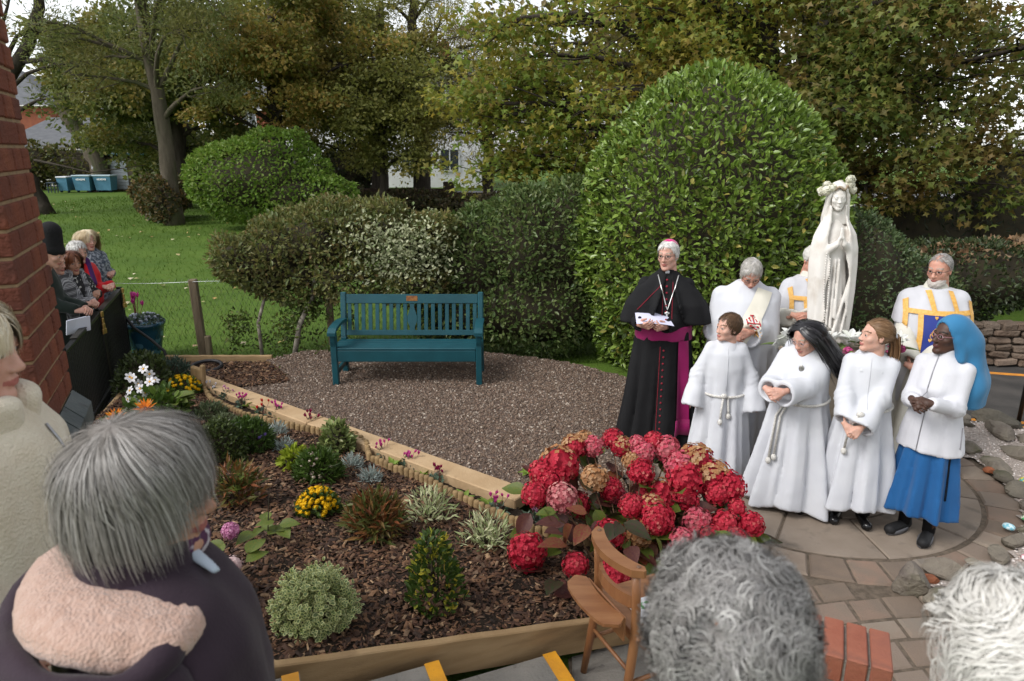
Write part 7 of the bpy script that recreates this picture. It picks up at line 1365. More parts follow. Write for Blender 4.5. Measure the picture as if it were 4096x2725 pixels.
# ---- 6 and 7: two persons in chasubles ----
def chasuble(label, x, y, yaw, H, head, wrist, hair, beard=False, det=True, spec=True):
    p = Person(label, x, y, 0, H, yaw, 'ruddy', 'man', head=head); w_ = p.w2l(wrist); p.arm(1, w_ + (.055, 0, 0), pole=(1, -.3, -.7)); p.arm(-1, w_ + (-.055, .01, .0), pole=(-1, -.3, -.7)); p.hand(1, (-.75, .5, -.2), (.3, .8, .4), 'clasp'); p.hand(-1, (.75, .5, -.2), (-.3, .8, .4), 'clasp'); p.body(); k = H / 1.8
    PRO = [(.1, .32, .28, .02), (.7, .28, .245, .03), (1.1 * k, .25, .225, .04), (1.32 * k, .25, .18, .02), (1.46 * k, .19, .125, 0), (1.53 * k, .095, .085, -.01), (1.58 * k, .07, .07, -.015)]
    garment(p, PRO, (8, .014, .5), {1: (.075, .08, .062, .03), -1: (.075, .08, .062, .03)}, z0=.1, m=m_cream, name='alb', foldz=(.1, 1.1), wr=.004)
    CH = [(.62, .235, .265, .035), (1.0, .275, .262, .045), (1.2, .29, .245, .04), (1.36, .275, .2, .02), (1.47, .215, .14, 0), (1.535, .12, .095, -.01)]
    garment(p, [(a * k, b, c, d) for a, b, c, d in CH], (4, .006, 0), None, z0=.62 * k, m=cloth('white_vestment', (.54, .54, .57)), name='chasuble', hem=.02, extra=lambda s: [s.cap(*[q * (1, 1, 1) for q in p.arms[sd_][:2]], .095, .08, .04) for sd_ in (1, -1)] and s.f(lambda X, Y, Z: (np.abs(X) - (.235 + .0 * Z)) * np.where(Z < 1.25 * k, 1, -1) * np.where(Z < 1.25 * k, 1, 0) + np.where(Z < 1.25 * k, 0, -1), (-.6, -.5, .5), (.6, .5, 1.25 * k), .02, 'cut', m=0))
    pn = p.decal('blue_panel', [(-.125, 1.35 * k), (.125, 1.35 * k), (.135, .68 * k), (-.135, .68 * k)], 8, 22, m_blue, .012)
    for nm, q in (('left_band', [(.125, 1.35), (.16, 1.35), (.17, .66), (.135, .68)]), ('right_band', [(-.125, 1.35), (-.16, 1.35), (-.17, .66), (-.135, .68)]), ('cross_band', [(-.25, 1.385), (.25, 1.385), (.25, 1.35), (-.25, 1.35)]), ('lower_band', [(-.17, .69), (.17, .69), (.17, .65), (-.17, .65)]), ('neck_band', [(.06, 1.53), (.1, 1.52), (.07, 1.385), (.035, 1.385)]), ('neck_band', [(-.06, 1.53), (-.1, 1.52), (-.13, 1.385), (-.095, 1.385)])): p.decal('gold_band', [(a, b * k) for a, b in q], 6, 14, m_gold, .017)
    for sx in (-1, 1): p.decal('shoulder_band', [(sx * .215, 1.46 * k), (sx * .25, 1.44 * k), (sx * .262, 1.2 * k), (sx * .23, 1.2 * k)], 3, 10, m_gold, .015)
    if det:
        L = []; F_ = []
        for zc, sx in ((1.27, -1), (1.2, 1), (1.12, -1), (1.0, 1), (.9, -1), (.8, 1)):
            cx = sx * .05; L.append([(cx + .035 * (1 - t * .75) * math.cos(a) * sx, zc * k + .035 * (1 - t * .75) * math.sin(a)) for t, a in zip(np.linspace(0, 1, 22), np.linspace(-1.5, 8, 22))]); F_.append((cx, zc * k)); F_.append((-cx * .8, (zc + .05) * k)); F_.append((cx * 1.6, (zc - .05) * k))
        L.append([(.07 * math.sin(z * 22), z * k) for z in np.linspace(.72, 1.28, 40)])
        p.trace('gold_scrolls', L, .0032, m_gold, .017, parent=pn)
        g = G()
        for fx, fz in F_:
            for a in (-.6, 0, .6): V, F = tube([p.cast(fx, fz, .017), p.cast(fx + .011 * math.sin(a), fz + .013, .018), p.cast(fx + .016 * math.sin(a), fz + .026, .017)], [.002, .006, .001], 5); g.add(p.wx(V), F)
        obj('gold_flowers', g, m_gold, parent=pn, kind='stuff')
    if hair == 'sides':
        hair_shell(p, m_hgrey, .005, ((.85, -.53), -.005), -.055, extra=lambda s: s.f(lambda X, Y, Z: Z - .098 + .25 * (Y + .0) + 0 * X, (-.14, -.17, -.2), (.14, .15, .17), .006, 'cut', m=0)); P_, N_ = comb(1400, .028, lambda q, n: np.tile([0, -.5, -1.], (len(q), 1)), mask=lambda q: (.85 * q[:, 1] - .53 * q[:, 2] < -.006) & (q[:, 2] > -.05), seed=8, coll=((0, -.014, .036), (.081, .103, .095))); add_strands(p, m_hgrey, P_, N_, .002)
    else: hair_shell(p, m_hwhite, .008, zmin=-.05)
    if beard:
        s = SDF((-.09, -.03, -.15), (.09, .13, -.02), .005); s.ell((0, .03, -.085), (.066, .062, .05), 0); s.ell((0, .07, -.1), (.04, .035, .028), .02); s.f(lambda X, Y, Z: (Z + .052) + 1.1 * np.maximum(0, .055 - Y) * -.9 + 0 * X, (-.09, -.03, -.15), (.09, .13, -.02), .005, 'cut', m=0); s.ell((0, .1, -.064), (.022, .03, .01), .004, op='sub'); V, F = s.mesh(); N = vnormals(V, F); V = V + N * wob(V, .004, 120, 2)[:, None]; p.part('beard', V, F, hairmat('grizzled_beard', [(.42, .38, .35), (.5, .46, .42)]), head=True)
    if spec: spectacles(p, m_wire, .021, .72)
    p.shoes(m_bshoe, .1); return p
p = chasuble('grizzled bearded person in white and gold vestment with blue floral panel', 3.42, 5.42, 166, 1.8, (-40, 8, 0), (3.17, 5.08, .97), 'sides', True)
g = G()
for z in (.42, .56): P_ = [p.cast_ring(a, z, .03, -.0) for a in np.linspace(0, 2 * math.pi, 40)]; b_ = p.bvh
obj_ = None
p2 = chasuble('person in white and gold vestment mostly hidden behind the statue', 2.66, 6.0, 186, 1.79, (4, 12, 0), (2.47, 5.66, 1.24), 'short', False, True)

# ---- 8: white fleece, blue skirt and veil ----
p = Person('person in a blue veil, white fleece jacket and blue pleated skirt', 2.84, 4.27, 0, 1.56, 128, 'dark', 'woman', head=(-30, -4, 0), hscale=.95)
w_ = p.w2l((2.6, 4.08, 1.06)); p.arm(1, w_ + (.04, 0, -.01), pole=(.9, -.4, -.7)); p.arm(-1, w_ + (-.055, .0, .0), pole=(-.9, -.6, -.8)); p.hand(1, (-.7, .6, -.2), (.3, .8, .4), 'clasp', .88); p.hand(-1, (.75, .55, -.1), (-.3, .8, .4), 'clasp', .88); p.body()
m_skirt = cloth('blue_twill', (.012, .085, .24), (.016, .1, .27)); m_fleece = cloth('white_fleece', (.54, .54, .58), (.58, .58, .61), bump=.5, bs=120); m_veil = cloth('blue_veil', (.028, .15, .3), (.036, .175, .34), rough=.7)
garment(p, [(.2, .205, .19, 0), (.45, .185, .17, 0), (.7, .165, .15, 0), (.8, .155, .14, 0)], (9, .012, .2), None, z0=.2, m=m_skirt, name='skirt', hem=.01, wr=.002); bs_ = p.bvh
p.trace('skirt_lacing', [[(-.05 + .0 * z, z) for z in np.linspace(.35, .66, 10)], [(-.065, z) for z in np.linspace(.35, .66, 10)]], .003, m_blackc, .003, d=(.8, -.6, 0))
garment(p, [(.66, .195, .18, .0), (.78, .18, .165, .0), (.95, .145, .13, .01), (1.1, .155, .15, .02), (1.22, .145, .115, .01), (1.29, .105, .085, 0), (1.325, .066, .068, .0), (1.37, .064, .066, .0)], (5, .004, 0), {1: (.056, .053, .042, 0), -1: (.056, .053, .042, 0)}, z0=.66, hem=.008, m=m_fleece, name='fleece_jacket', wr=.004, foldz=(.6, 1.2))
p.trace('zip', [[(.02, z) for z in np.linspace(.67, 1.355, 24)]], .0035, mat('grey_zip', (.25, .25, .27), .4, metal=.5), .003); p.trace('pocket_zip', [[(-.16, z) for z in np.linspace(.72, .86, 8)]], .003, mat('pocket_zip', (.25, .24, .26), .4), .003, d=(.5, -.85, 0))
# veil
s = SDF((-.26, -.42, -.55), (.26, .12, .18), .012); s.ell((0, -.03, .045), (.098, .118, .108), 0); s.ell((0, -.1, -.03), (.115, .1, .12), .05); s.cap((0, -.13, -.05), (0, -.2, -.3), .11, .13, .05); s.cap((0, -.2, -.3), (0, -.22, -.46), .13, .12, .04)
for q in (-1, 1): s.cap((q * .075, .0, .0), (q * .085, -.06, -.13), .028, .03, .02)
s.f(lambda X, Y, Z: Y - .055 - .3 * np.maximum(Z, 0) + 0 * X, (-.26, -.42, -.55), (.26, .12, .18), .01, 'cut', m=0); s.ell((0, .07, -.03), (.072, .1, .12), .01, op='sub'); s.f(lambda X, Y, Z: -.44 + .1 * np.sin(6 * X) * .3 - Z + 0 * Y, (-.26, -.42, -.55), (.26, .12, .18), .01, 'cut', m=0)
V, F = s.mesh(); V = vsmooth(V, F, 2); N = vnormals(V, F); an = np.arctan2(V[:, 0], -(V[:, 1] + .02)); V = V + N * (.012 * np.sin(9 * an + 2) * ss(-V[:, 2], -.02, .25))[:, None]; V = np.c_[V[:, 0], V[:, 1], V[:, 2]]; Vh = p.hx(V)
lowm = ss(-(V[:, 2]), .05, .4); Vh = Vh + lowm[:, None] * np.array([-.02, .03, 0]); p.part('veil', Vh, F, m_veil); spectacles(p, mat('pink_frame', (.3, .14, .17), .3), .019)
for sd_ in (-1, 1): V, F = tube([(sd_ * .08, 0, .05), (sd_ * .075, 0, .35)], [.04, .045], 10); p.part('stocking', V, F, m_blackc)
p.shoes(mat('black_mesh_shoe', (.01, .01, .011), .7), .085, L=.27); 
for sd_ in (-1, 1): g = G(); V, F = prism([(.045 * math.cos(a) , .1 * math.sin(a) + .03) for a in np.linspace(0, 2 * math.pi, 18, endpoint=False)], .0, .03); V = V @ rotz(-sd_ * .2).T + (sd_ * .085, .03, .002); p.part('shoe_sole', V * (1, 1.15, 1), F, mat('grey_sole', (.12, .12, .13), .6))

# ---- statue ----
m_stat = mat('white_plaster', (.66, .62, .57), .6, (.72, .69, .65), scale=5, detail=6, bump=.1, bscale=60, wear=((.42, .35, .28), 4, .56, .8), spec=.35)
SZ = 1.1; st = thing('statue', 'white plaster statue of a veiled praying figure crowned with white flowers', 'statue', (2.57, 5.36, SZ)); sR = 1.055 * roty(-.06) @ rotz(rad(176)); sT = np.array([2.57, 5.36, SZ])
class Q: pass
ps = Q(); ps.R = sR; sHR = rotz(rad(-8)) @ rotx(rad(-8)); sHC = np.array([0, .025, 1.09]); shs = .72
def spart(name, V, F, m, sm=True, parent=None):
    g = G(); g.add(xf(V, sR, sT), F); return obj(name, g, m, parent=parent or st, smooth=sm)
V, F, _ = head_mesh('woman'); V = vsmooth(V, F, 2, .5); spart('head', (V * shs) @ sHR.T + sHC, F, m_stat)
s = SDF((-.26, -.2, -.03), (.26, .24, 1.06), .0095)
def rob(X, Y, Z):
    zz = [0, .06, .35, .62, .75, .86, .92, .97]; rx = np.interp(Z, zz, [.165, .16, .135, .11, .115, .1, .05, .036]); ry = np.interp(Z, zz, [.13, .125, .11, .09, .095, .07, .045, .036]); th = np.arctan2(X + 0 * Y, Y + 0 * X); a = .006 * np.clip((.66 - Z) / .3, 0, 1)
    return np.maximum(np.maximum((np.sqrt((X / rx) ** 2 + (Y / ry) ** 2) - 1) * np.minimum(rx, ry) - a * (np.cos(13 * th + .5 * np.sin(4 * Z)) + .7 * np.cos(7 * th + 1)), Z - .975), -Z)
s.f(rob, (-.26, -.2, -.02), (.26, .24, 1.0), 0, m=0)
def mantle(X, Y, Z):     # open shell falling from the head
    zz = [.0, .2, .4, .6, .72, .82, .9, .97, 1.04]; rx = np.interp(Z, zz, [.165, .185, .2, .205, .2, .175, .12, .085, .08]); ry = np.interp(Z, zz, [.135, .145, .15, .145, .135, .115, .095, .09, .09]); th = np.arctan2(X + 0 * Y, Y + 0 * X); q = np.sqrt((X / rx) ** 2 + (Y / ry) ** 2)
    d = np.abs((q - .96) * np.minimum(rx, ry) - .006 * np.cos(11 * th + 3 * Z)) - .009; op = np.interp(Z, zz, [.9, .75, .62, .58, .62, .7, .75, .8, .8]) + .09 * np.sin(17 * Z + np.sign(X) * 1.0); e = (op - np.abs(th)) * .12
    return np.maximum(np.maximum(d, e), np.maximum(.12 + .05 * np.sin(2 * th) - Z, Z - 1.04))
s.f(mantle, (-.26, -.2, .03), (.26, .24, 1.06), .006, m=0)
for q in (-1, 1): s.cap((q * .105, -.0, .85), (q * .13, .06, .69), .042, .036, .02); s.cap((q * .13, .06, .69), (q * .032, .145, .765), .036, .026, .015); s.cap((q * .03, .148, .77), (q * .012, .158, .815), .017, .014, .006); s.cap((q * .011, .16, .815), (q * .006, .155, .885), .011, .006, .003)
for xo, zo, L, w_ in ((-.02, .64, .42, .012), (.015, .64, .5, .011), (.05, .6, .45, .009)): s.cap((xo, .1, zo), (xo + .03, .135, zo - L), w_, w_ * 1.3, .008)
s.cap((-.12, .1, .5), (.02, .15, .1), .012, .016, .014); s.cap((-.14, .09, .42), (-.05, .14, .08), .01, .014, .012)
for q in (-1, 1): s.ell((q * .055, .145, .015), (.026, .045, .02), .012); 
s.ell((0, .02, .0), (.2, .16, .04), .02)
V, F = s.mesh(); V = vsmooth(V, F, 1, .3); spart('robe_and_mantle', V * (.8, .9, 1), F, m_stat)
s = SDF((-.13, -.16, -.25), (.13, .1, .16), .009); s.ell((0, -.02, .035), (.095, .12, .11), 0); s.cap((0, -.06, -.05), (0, -.05, -.2), .1, .13, .04)
for q in (-1, 1): s.cap((q * .088, .03, .02), (q * .1, .0, -.2), .016, .022, .02)
s.f(lambda X, Y, Z: Y - .055 + .12 * (-Z) * .5 + 0 * X, (-.13, -.16, -.25), (.13, .1, .16), .01, 'cut', m=0); s.ell((0, .09, -.02), (.078, .13, .125), .008, op='sub'); V, F = s.mesh(); V = vsmooth(V, F, 1); spart('veil', (V * (.74, .78, .8)) @ sHR.T + sHC + (0, .0, 0), F, m_stat)
g = G(); bd = [(.105 - .015 * t + .012 * math.sin(t * 3), .125 + .02 * t * 0, .7 - .43 * t) for t in np.linspace(0, 1, 24)] + [(.075 - .0 * t, .135, .7 - .4 * t) for t in np.linspace(.1, 1, 22)] + [(.093 + .004 * t, .135, .27 - .1 * t) for t in np.linspace(0, 1, 6)]
for b_ in bd: V, F = ellip(np.array(b_) * (.85, .93, 1), (.0055, .0055, .0055), 7, 5); g.add(xf(V, sR, sT), F)
for b_ in (cbox(.01, .008, .06, .002, (.097, .137, .145)), cbox(.036, .008, .01, .002, (.097, .137, .155))): g.add(xf(b_[0], sR, sT), b_[1])
obj('rosary', g, m_stat, parent=st, smooth=True)
for q in (-1, 1): V, F = ellip((q * .055, .16, .035), (.02, .02, .012), 10, 6); spart('carved_rose', V + wob(V, .004, 120, 3)[:, None], F, m_stat)
cr_ = thing('flower_wreath', 'wreath of white artificial roses worn on the statue head', 'wreath', tuple(xf(np.array([0, .02, 1.17]), sR, sT))); mwf = petalmat('ivory_petal', [(.75, .73, .6), (.8, .79, .68), (.68, .65, .5)]); wb = ball(mwf, 120, 51, fl=.5).mesh('rose', mwf); co = org(cr_)
for x, y, z, r in ((.085, .03, 1.15, .042), (.055, .055, 1.165, .032), (.11, .0, 1.14, .035), (-.075, .02, 1.175, .038), (-.09, -.0, 1.21, .034), (-.1, .02, 1.14, .03), (-.065, .04, 1.215, .026), (.06, -.04, 1.18, .03), (-.04, -.06, 1.18, .03)): piece('rose', wb, cr_, mat4(rand_rot(1)[0], xf(np.array([x, y, z]), sR, sT) - co, r))
g = G(); V, F = tube([(.064 * math.cos(a), .015 + .075 * math.sin(a), 1.16 + .012 * math.sin(a * 6)) for a in np.linspace(0, 6.28, 40)], .009, 6); g.add(xf(V, sR, sT), F); obj('twig_band', g, mat('dried_twig', (.4, .33, .24), .8, (.25, .18, .12), scale=90), parent=cr_, smooth=True)
# lilies and roses round the statue foot
mwl = petalmat('lily_petal', [(.72, .73, .7), (.78, .78, .76), (.66, .68, .6)]); g = G()
for q in range(6): V = xf(np.array(LEAF[0]) * (1.1, 1, 1.5), rotz(q * 1.047) @ rotx(.55)); g.add(V, LEAF[1])
lm_ = g.mesh('lily', mwl); mpr_ = petalmat('pink_rose_petal', [(.55, .06, .22), (.65, .12, .32), (.45, .03, .16)]); rm_ = ball(mpr_, 90, 61, fl=.5).mesh('pink_rose', mpr_)
lv_ = mat('lily_leaf', (.1, .16, .04), .5, (.16, .22, .06), scale=20, trans=.2); g = G(); V, F = bigleaf(); g.add(np.array(V) * (.42, 1, .8), F); ll_ = g.mesh('leaf', lv_, True)
for cx, cy, lb, n_, pk in ((2.24, 5.17, 'white lilies laid at the statue foot above the black haired person', 12, 0), (2.86, 5.12, 'white lilies and pink roses laid at the statue foot above the ponytail', 14, 3), (2.52, 5.09, 'white lilies spread along the middle of the plinth edge', 10, 1)):
    bq = thing('lily_bouquet', lb, 'bouquet', (cx, cy, 1.08)); o0 = org(bq)
    for k in range(n_): piece('lily', lm_, bq, mat4(rand_rot(1, RP)[0] if k % 3 == 0 else rotz(RP.uniform(0, 6)) @ rotx(RP.normal(.6, .4)), (RP.normal(0, .085), RP.normal(0, .05), .06 + .06 * RP.random()), RP.uniform(.075, .1)))
    for k in range(pk): piece('pink_rose', rm_, bq, mat4(np.eye(3), (.06 + .05 * k - .02, -.1 + .02 * k, .04), .036))
    for k in range(10): an = RP.uniform(0, 6.28); d = nrm([math.cos(an), math.sin(an), .25]); piece('leaf', ll_, bq, mat4(rot_dir(np.array([d]), np.array([[0, 0, 1.]]))[0], (RP.normal(0, .05), RP.normal(0, .03), .03), RP.uniform(.12, .2)))
print('T figures', round(time.time() - T0, 1))
# ================= onlookers at the railing =================
def plaidmat():
    m = bpy.data.materials.new('grey_check'); m.use_nodes = True; n = m.node_tree; L = n.links.new; b = n.nodes['Principled BSDF']; b.inputs['Roughness'].default_value = .9; tcn = n.nodes.new('ShaderNodeTexCoord'); acc = None
    for ax, sc in (('X', 26), ('Z', 24)):
        w = n.nodes.new('ShaderNodeTexWave'); w.bands_direction = ax; w.inputs['Scale'].default_value = sc; w.inputs['Distortion'].default_value = .6; L(tcn.outputs['Object'], w.inputs['Vector'])
        w2 = n.nodes.new('ShaderNodeTexWave'); w2.bands_direction = ax; w2.inputs['Scale'].default_value = sc / 5; L(tcn.outputs['Object'], w2.inputs['Vector']); mm = n.nodes.new('ShaderNodeMath'); mm.operation = 'MULTIPLY'; L(w.outputs['Fac'], mm.inputs[0]); L(w2.outputs['Fac'], mm.inputs[1])
        if acc is None: acc = mm.outputs[0]
        else: ad = n.nodes.new('ShaderNodeMath'); ad.operation = 'MAXIMUM'; L(acc, ad.inputs[0]); L(mm.outputs[0], ad.inputs[1]); acc = ad.outputs[0]
    r = n.nodes.new('ShaderNodeValToRGB'); L(acc, r.inputs[0]); r.color_ramp.elements[0].color = (.03, .03, .035, 1); r.color_ramp.elements[1].color = (.42, .42, .44, 1); L(r.outputs[0], b.inputs['Base Color']); return m
m_trou = cloth('dark_trousers', (.02, .02, .025))
def onlooker(label, x, y, yaw, H, skin, head, m, wrist=None, z=0., kind='woman', hoff=(0, .05, -.02), scarf=None, pose='clasp'):
    p = Person(label, x, y, z, H, yaw, skin, kind, head=head, hoff=hoff, group='onlookers at the black railing'); k = H / 1.7
    w_ = p.w2l(wrist) if wrist is not None else np.array([0, .3, 1.05 * k]); p.arm(1, w_ + (.05, 0, 0)); p.arm(-1, w_ + (-.05, .01, .01)); p.hand(1, (-.6, .65, -.1), (.4, .3, .8), pose); p.hand(-1, (.6, .65, -.1), (-.4, .3, .8), pose); p.body()
    garment(p, [(.45 * k, .225, .19, 0), (.85 * k, .215, .18, 0), (1.1 * k, .205, .17, .01), (1.28 * k, .205, .16, .02), (1.4 * k, .16, .115, .02), (1.46 * k, .085, .08, .02), (1.5 * k, .066, .066, .02)], (5, .006, .5), {1: (.068, .064, .05, 0), -1: (.068, .064, .05, 0)}, z0=.45 * k, h=.019, m=m, name='coat', wr=.007, foldz=(.4, 1.3))
    for sd_ in (-1, 1): V, F = tube([(sd_ * .09, 0, .04), (sd_ * .085, 0, .6 * k)], [.06, .08], 10); p.part('trouser_leg', V, F, m_trou)
    p.shoes(m_bshoe, .09)
    if scarf:
        s = SDF((-.16, -.14, 1.1 * k), (.16, .26, 1.6 * k), .014)
        for a in np.linspace(0, 6.28, 14): s.cap((.075 * math.sin(a), .02 + .075 * math.cos(a), 1.475 * k), (.08 * math.sin(a + .4), .02 + .085 * math.cos(a + .4), 1.455 * k), .026, .026, .015)
        for q in (-1, 1): s.cap((q * .07, .08, 1.45 * k), (q * .05, .19, 1.2 * k), .035, .04, .02)
        V, F = s.mesh(); p.part('scarf', V, F, scarf)
    return p
def bob(p, m, n=1100, L0=.05, zend=-.13, grow=.012, seed=0, w=.003, cutc=.018, collr=(.088, .11, .102), inward=.5, front=.3):
    hair_shell(p, m, grow, ((.85, -.53), cutc), max(zend, -.1)); P_, N_ = comb(n, lambda q, r: np.maximum(.035, (q[:, 2] - zend - (.1 - zend) * .8 * ss(q[:, 1], -.01, .05)) * 1.35 * r.uniform(.75, 1.05, len(q)) + L0), lambda q, nn: np.c_[np.sign(q[:, 0]) * .25 * (q[:, 2] > .06) - q[:, 0] * inward * 8 * (q[:, 2] < -.05), front * (q[:, 1] > .02) - q[:, 1] * inward * 6 * (q[:, 2] < -.05), -1 + 0 * q[:, 0]], lift=.12, seg=7, grav=.4, mask=lambda q: (.85 * q[:, 1] - .53 * q[:, 2] < cutc - .002) & (q[:, 2] > zend + .03), seed=seed, coll=((0, -.014, .03), collr), stray=.05, settle=.05); add_strands(p, m, P_, N_, w)
p = onlooker('person in black jacket and tall black knitted hat bending over the railing', -4.53, 6.42, -86, 1.78, 'pale', (0, 22, 0), cloth('dark_green_jacket', (.012, .02, .016)), (-4.2, 6.5, 1.1), z=.05, kind='man', hoff=(0, .17, -.05), pose='hold')
s = SDF((-.12, -.16, -.02), (.12, .13, .32), .011); s.cap((0, -.02, .06), (0, -.06, .2), .1, .095, 0); s.ell((0, -.015, .05), (.098, .116, .06), .02); s.f(lambda X, Y, Z: .018 - .15 * Y - Z + 0 * X, (-.12, -.16, -.02), (.12, .13, .32), .004, 'cut', m=0); V, F = s.mesh(); p.part('knitted_hat', V, F, mat('black_knit', (.008, .008, .009), .95, bump=.8, bscale=90), head=True)
for sd_ in (1, -1): V, F = hand_mesh('hold'); V = V * 1.1 * ((-1, 1, 1) if sd_ > 0 else 1); 
g = G(); V, F = cbox(.2, .012, .15, .003); g.add(xf(V, rotz(1.2) @ rotx(.25), (-4.17, 6.33, .98)), F); V, F = cbox(.2, .006, .15, .002); g.add(xf(V, rotz(1.0) @ rotx(.2), (-4.15, 6.35, .98)), F); obj('white_booklet', g, mat('booklet_paper', (.6, .62, .72), .7), at=(-4.17, 6.33, .98), label='pale folded booklet hanging over the railing from the hands in gloves', cat='booklet')
p = onlooker('person in a grey check shawl largely hidden behind the black hat', -4.62, 6.76, -95, 1.66, 'pale', (0, 6, 0), plaidmat(), (-4.3, 6.8, 1.1)); hair_shell(p, m_hgrey, .012, ((.85, -.53), .015), -.09)
g = G(); V, F = lathe([(.03, 0), (.034, .03), (.03, .06)], 10); 
p = onlooker('person with auburn fringe and floral black top, hands clasped on the railing', -4.6, 7.02, -118, 1.62, 'tan', (0, 4, 0), mat('floral_black', (.012, .012, .014), .8, (.4, .4, .38), scale=38, detail=2, ramp=(.6, .64)), (-4.42, 7.06, 1.14), scarf=plaidmat()); mh_ = hairmat('auburn_bob', [(.13, .04, .016), (.18, .06, .024), (.09, .03, .014), (.22, .085, .035)]); bob(p, mh_, seed=21, cutc=.016, front=.0, n=1300)
m_red2 = cloth('red_wool', (.5, .008, .014), (.55, .012, .02))
p = onlooker('white haired person in a bright red coat and purple scarf at the railing', -4.89, 7.62, -122, 1.64, 'pale', (4, 4, 0), m_red2, (-4.62, 7.68, 1.1), scarf=cloth('purple_scarf', (.06, .015, .1))); hair_shell(p, m_hwhite, .016, ((.85, -.53), .012), -.06, rough=.006); P_, N_ = comb(900, .06, lambda q, n: np.c_[q[:, 0] * 5, .5 + 0 * q[:, 0], -1 + 0 * q[:, 0]], mask=lambda q: (.85 * q[:, 1] - .53 * q[:, 2] < .016) & (q[:, 2] > -.07), seed=22, coll=((0, -.014, .036), (.092, .114, .105)), stray=.15); add_strands(p, m_hwhite, P_, N_, .003)
m_blond = hairmat('blond_hair', [(.55, .42, .24), (.66, .53, .34), (.45, .33, .17), (.72, .62, .45)])
p = onlooker('blond person with long fringe in a mottled blue grey jacket behind the red coat', -5.12, 8.22, -128, 1.7, 'pale', (6, 4, 0), mat('mottled_knit', (.05, .065, .09), .9, (.3, .33, .37), scale=34, detail=4, ramp=(.42, .6), bump=.4, bscale=80), (-4.95, 8.28, 1.14)); bob(p, m_blond, seed=23, cutc=.022, zend=-.22, n=1500, front=.0)
p = onlooker('grey haired person whose crown shows between the auburn and blond heads', -5.3, 7.75, -110, 1.68, 'pale', (0, 4, 0), m_trou, (-5.2, 7.9, 1.0)); hair_shell(p, m_hgrey, .014, ((.85, -.53), .015), -.08)

# ================= onlookers in front of the camera =================
def near(label, x, y, z, yaw, H, skin, head, m, kind='woman', wide=1.0, hs=None, hoff=(0, 0, 0)):
    p = Person(label, x, y, z, H, yaw, skin, kind, head=head, hscale=hs, hoff=hoff); k = H / 1.62
    p.arm(1, (.25, .12, .85 * k), (.24, -.02, 1.08 * k)); p.arm(-1, (-.25, .12, .85 * k), (-.24, -.02, 1.08 * k)); p.hand(1, (0, .4, -1), (1, 0, 0)); p.hand(-1, (0, .4, -1), (-1, 0, 0)); p.body()
    garment(p, [(.3 * k, .24 * wide, .2, 0), (.8 * k, .23 * wide, .19, 0), (1.1 * k, .215 * wide, .18, 0), (1.25 * k, .205 * wide, .155, 0), (1.33 * k, .15 * wide, .12, -.005), (1.38 * k, .085, .085, -.01), (1.42 * k, .066, .07, -.01)], (5, .008, .2), {1: (.075, .075, .06, 0), -1: (.075, .075, .06, 0)}, z0=.3 * k, m=m, name='coat', wr=.007, h=.0165, foldz=(.3, 1.4), smooth=2)
    for sd_ in (-1, 1): V, F = tube([(sd_ * .09, 0, .04), (sd_ * .085, 0, .5 * k)], [.06, .08], 10); p.part('trouser_leg', V, F, m_trou)
    p.shoes(m_bshoe, .09); return p
m_plum = mat('plum_cotton', (.022, .012, .02), .8, (.03, .017, .027), scale=7, detail=6, bump=.35, bscale=180, bdist=.004, spec=.25, sheen=.1, crease=.6)
m_fl = mat('pink_sherpa', (.42, .27, .21), .95, (.48, .33, .27), scale=60, bump=.9, bscale=190, bdist=.006, voro=170, sheen=.3); m_cfl = mat('cream_sherpa', (.6, .52, .4), .95, (.66, .59, .47), scale=18, bump=.8, bscale=150, bdist=.006, voro=150, sheen=.3)
# grey bob, plum hooded coat
p = near('grey haired person in a plum coat with pink fleece hood seen from behind', -.655, 1.08, .53, -50, 1.62, 'tan', (-36, 4, 0), m_plum, wide=1.1, hs=.98)
mg2 = hairmat('steel_grey_hair', [(.13, .118, .105), (.18, .165, .15), (.25, .235, .22), (.16, .145, .13), (.32, .305, .29), (.2, .185, .17), (.45, .43, .41)], .4)
hair_shell(p, hairmat('grey_under_hair', [(.2, .185, .17), (.22, .2, .185)]), .006, ((.85, -.53), .002), -.1)
def flowg(q, nn): d = q - np.array([.012, -.045, .14]); t = np.clip((q[:, 2:] - .0) / .1, 0, 1); return nrm(d * (1, 1, 0)) * t + np.array([0, .12, -1.]) * (1.05 - t) - q * (7, 4, 0) * (q[:, 2:] < -.06)
P_, N_ = comb(12000, lambda q, r: np.maximum(.03, (q[:, 2] + .135 - .16 * ss(q[:, 1], -.05, .04)) * 1.12 * r.uniform(.7, 1.04, len(q)) + .045), flowg, lift=.08, seg=7, grav=.1, mask=lambda q: (.85 * q[:, 1] - .53 * q[:, 2] < .024) & (q[:, 2] > -.08), seed=31, coll=((0, -.012, .022), (.092, .116, .112)), stray=.05, settle=.05, hug=.8); add_strands(p, mg2, P_, N_, .0007)
spectacles(p, mat('rose_gold', (.5, .3, .2), .3, metal=.8), .023, .85)
V, F = tube([(-.083, -.01, -.035), (-.085, -.008, -.06)], .0022, 5); p.part('earring', V, F, m_brass, head=True)
k = 1.0; s = SDF((-.3, -.33, 1.1), (.3, .2, 1.5), .0085); s.ell((-.01, -.105, 1.325), (.185, .1, .055), 0); s.ell((-.14, -.03, 1.31), (.085, .085, .045), .05); s.ell((.14, -.03, 1.31), (.085, .085, .045), .05); V, F = s.mesh(); N = vnormals(V, F); V = V + N * (wob(V, .004, 22, 4) + wob(V, .0015, 140, 5))[:, None]; p.part('fleece_hood_lining', V, F, m_fl)
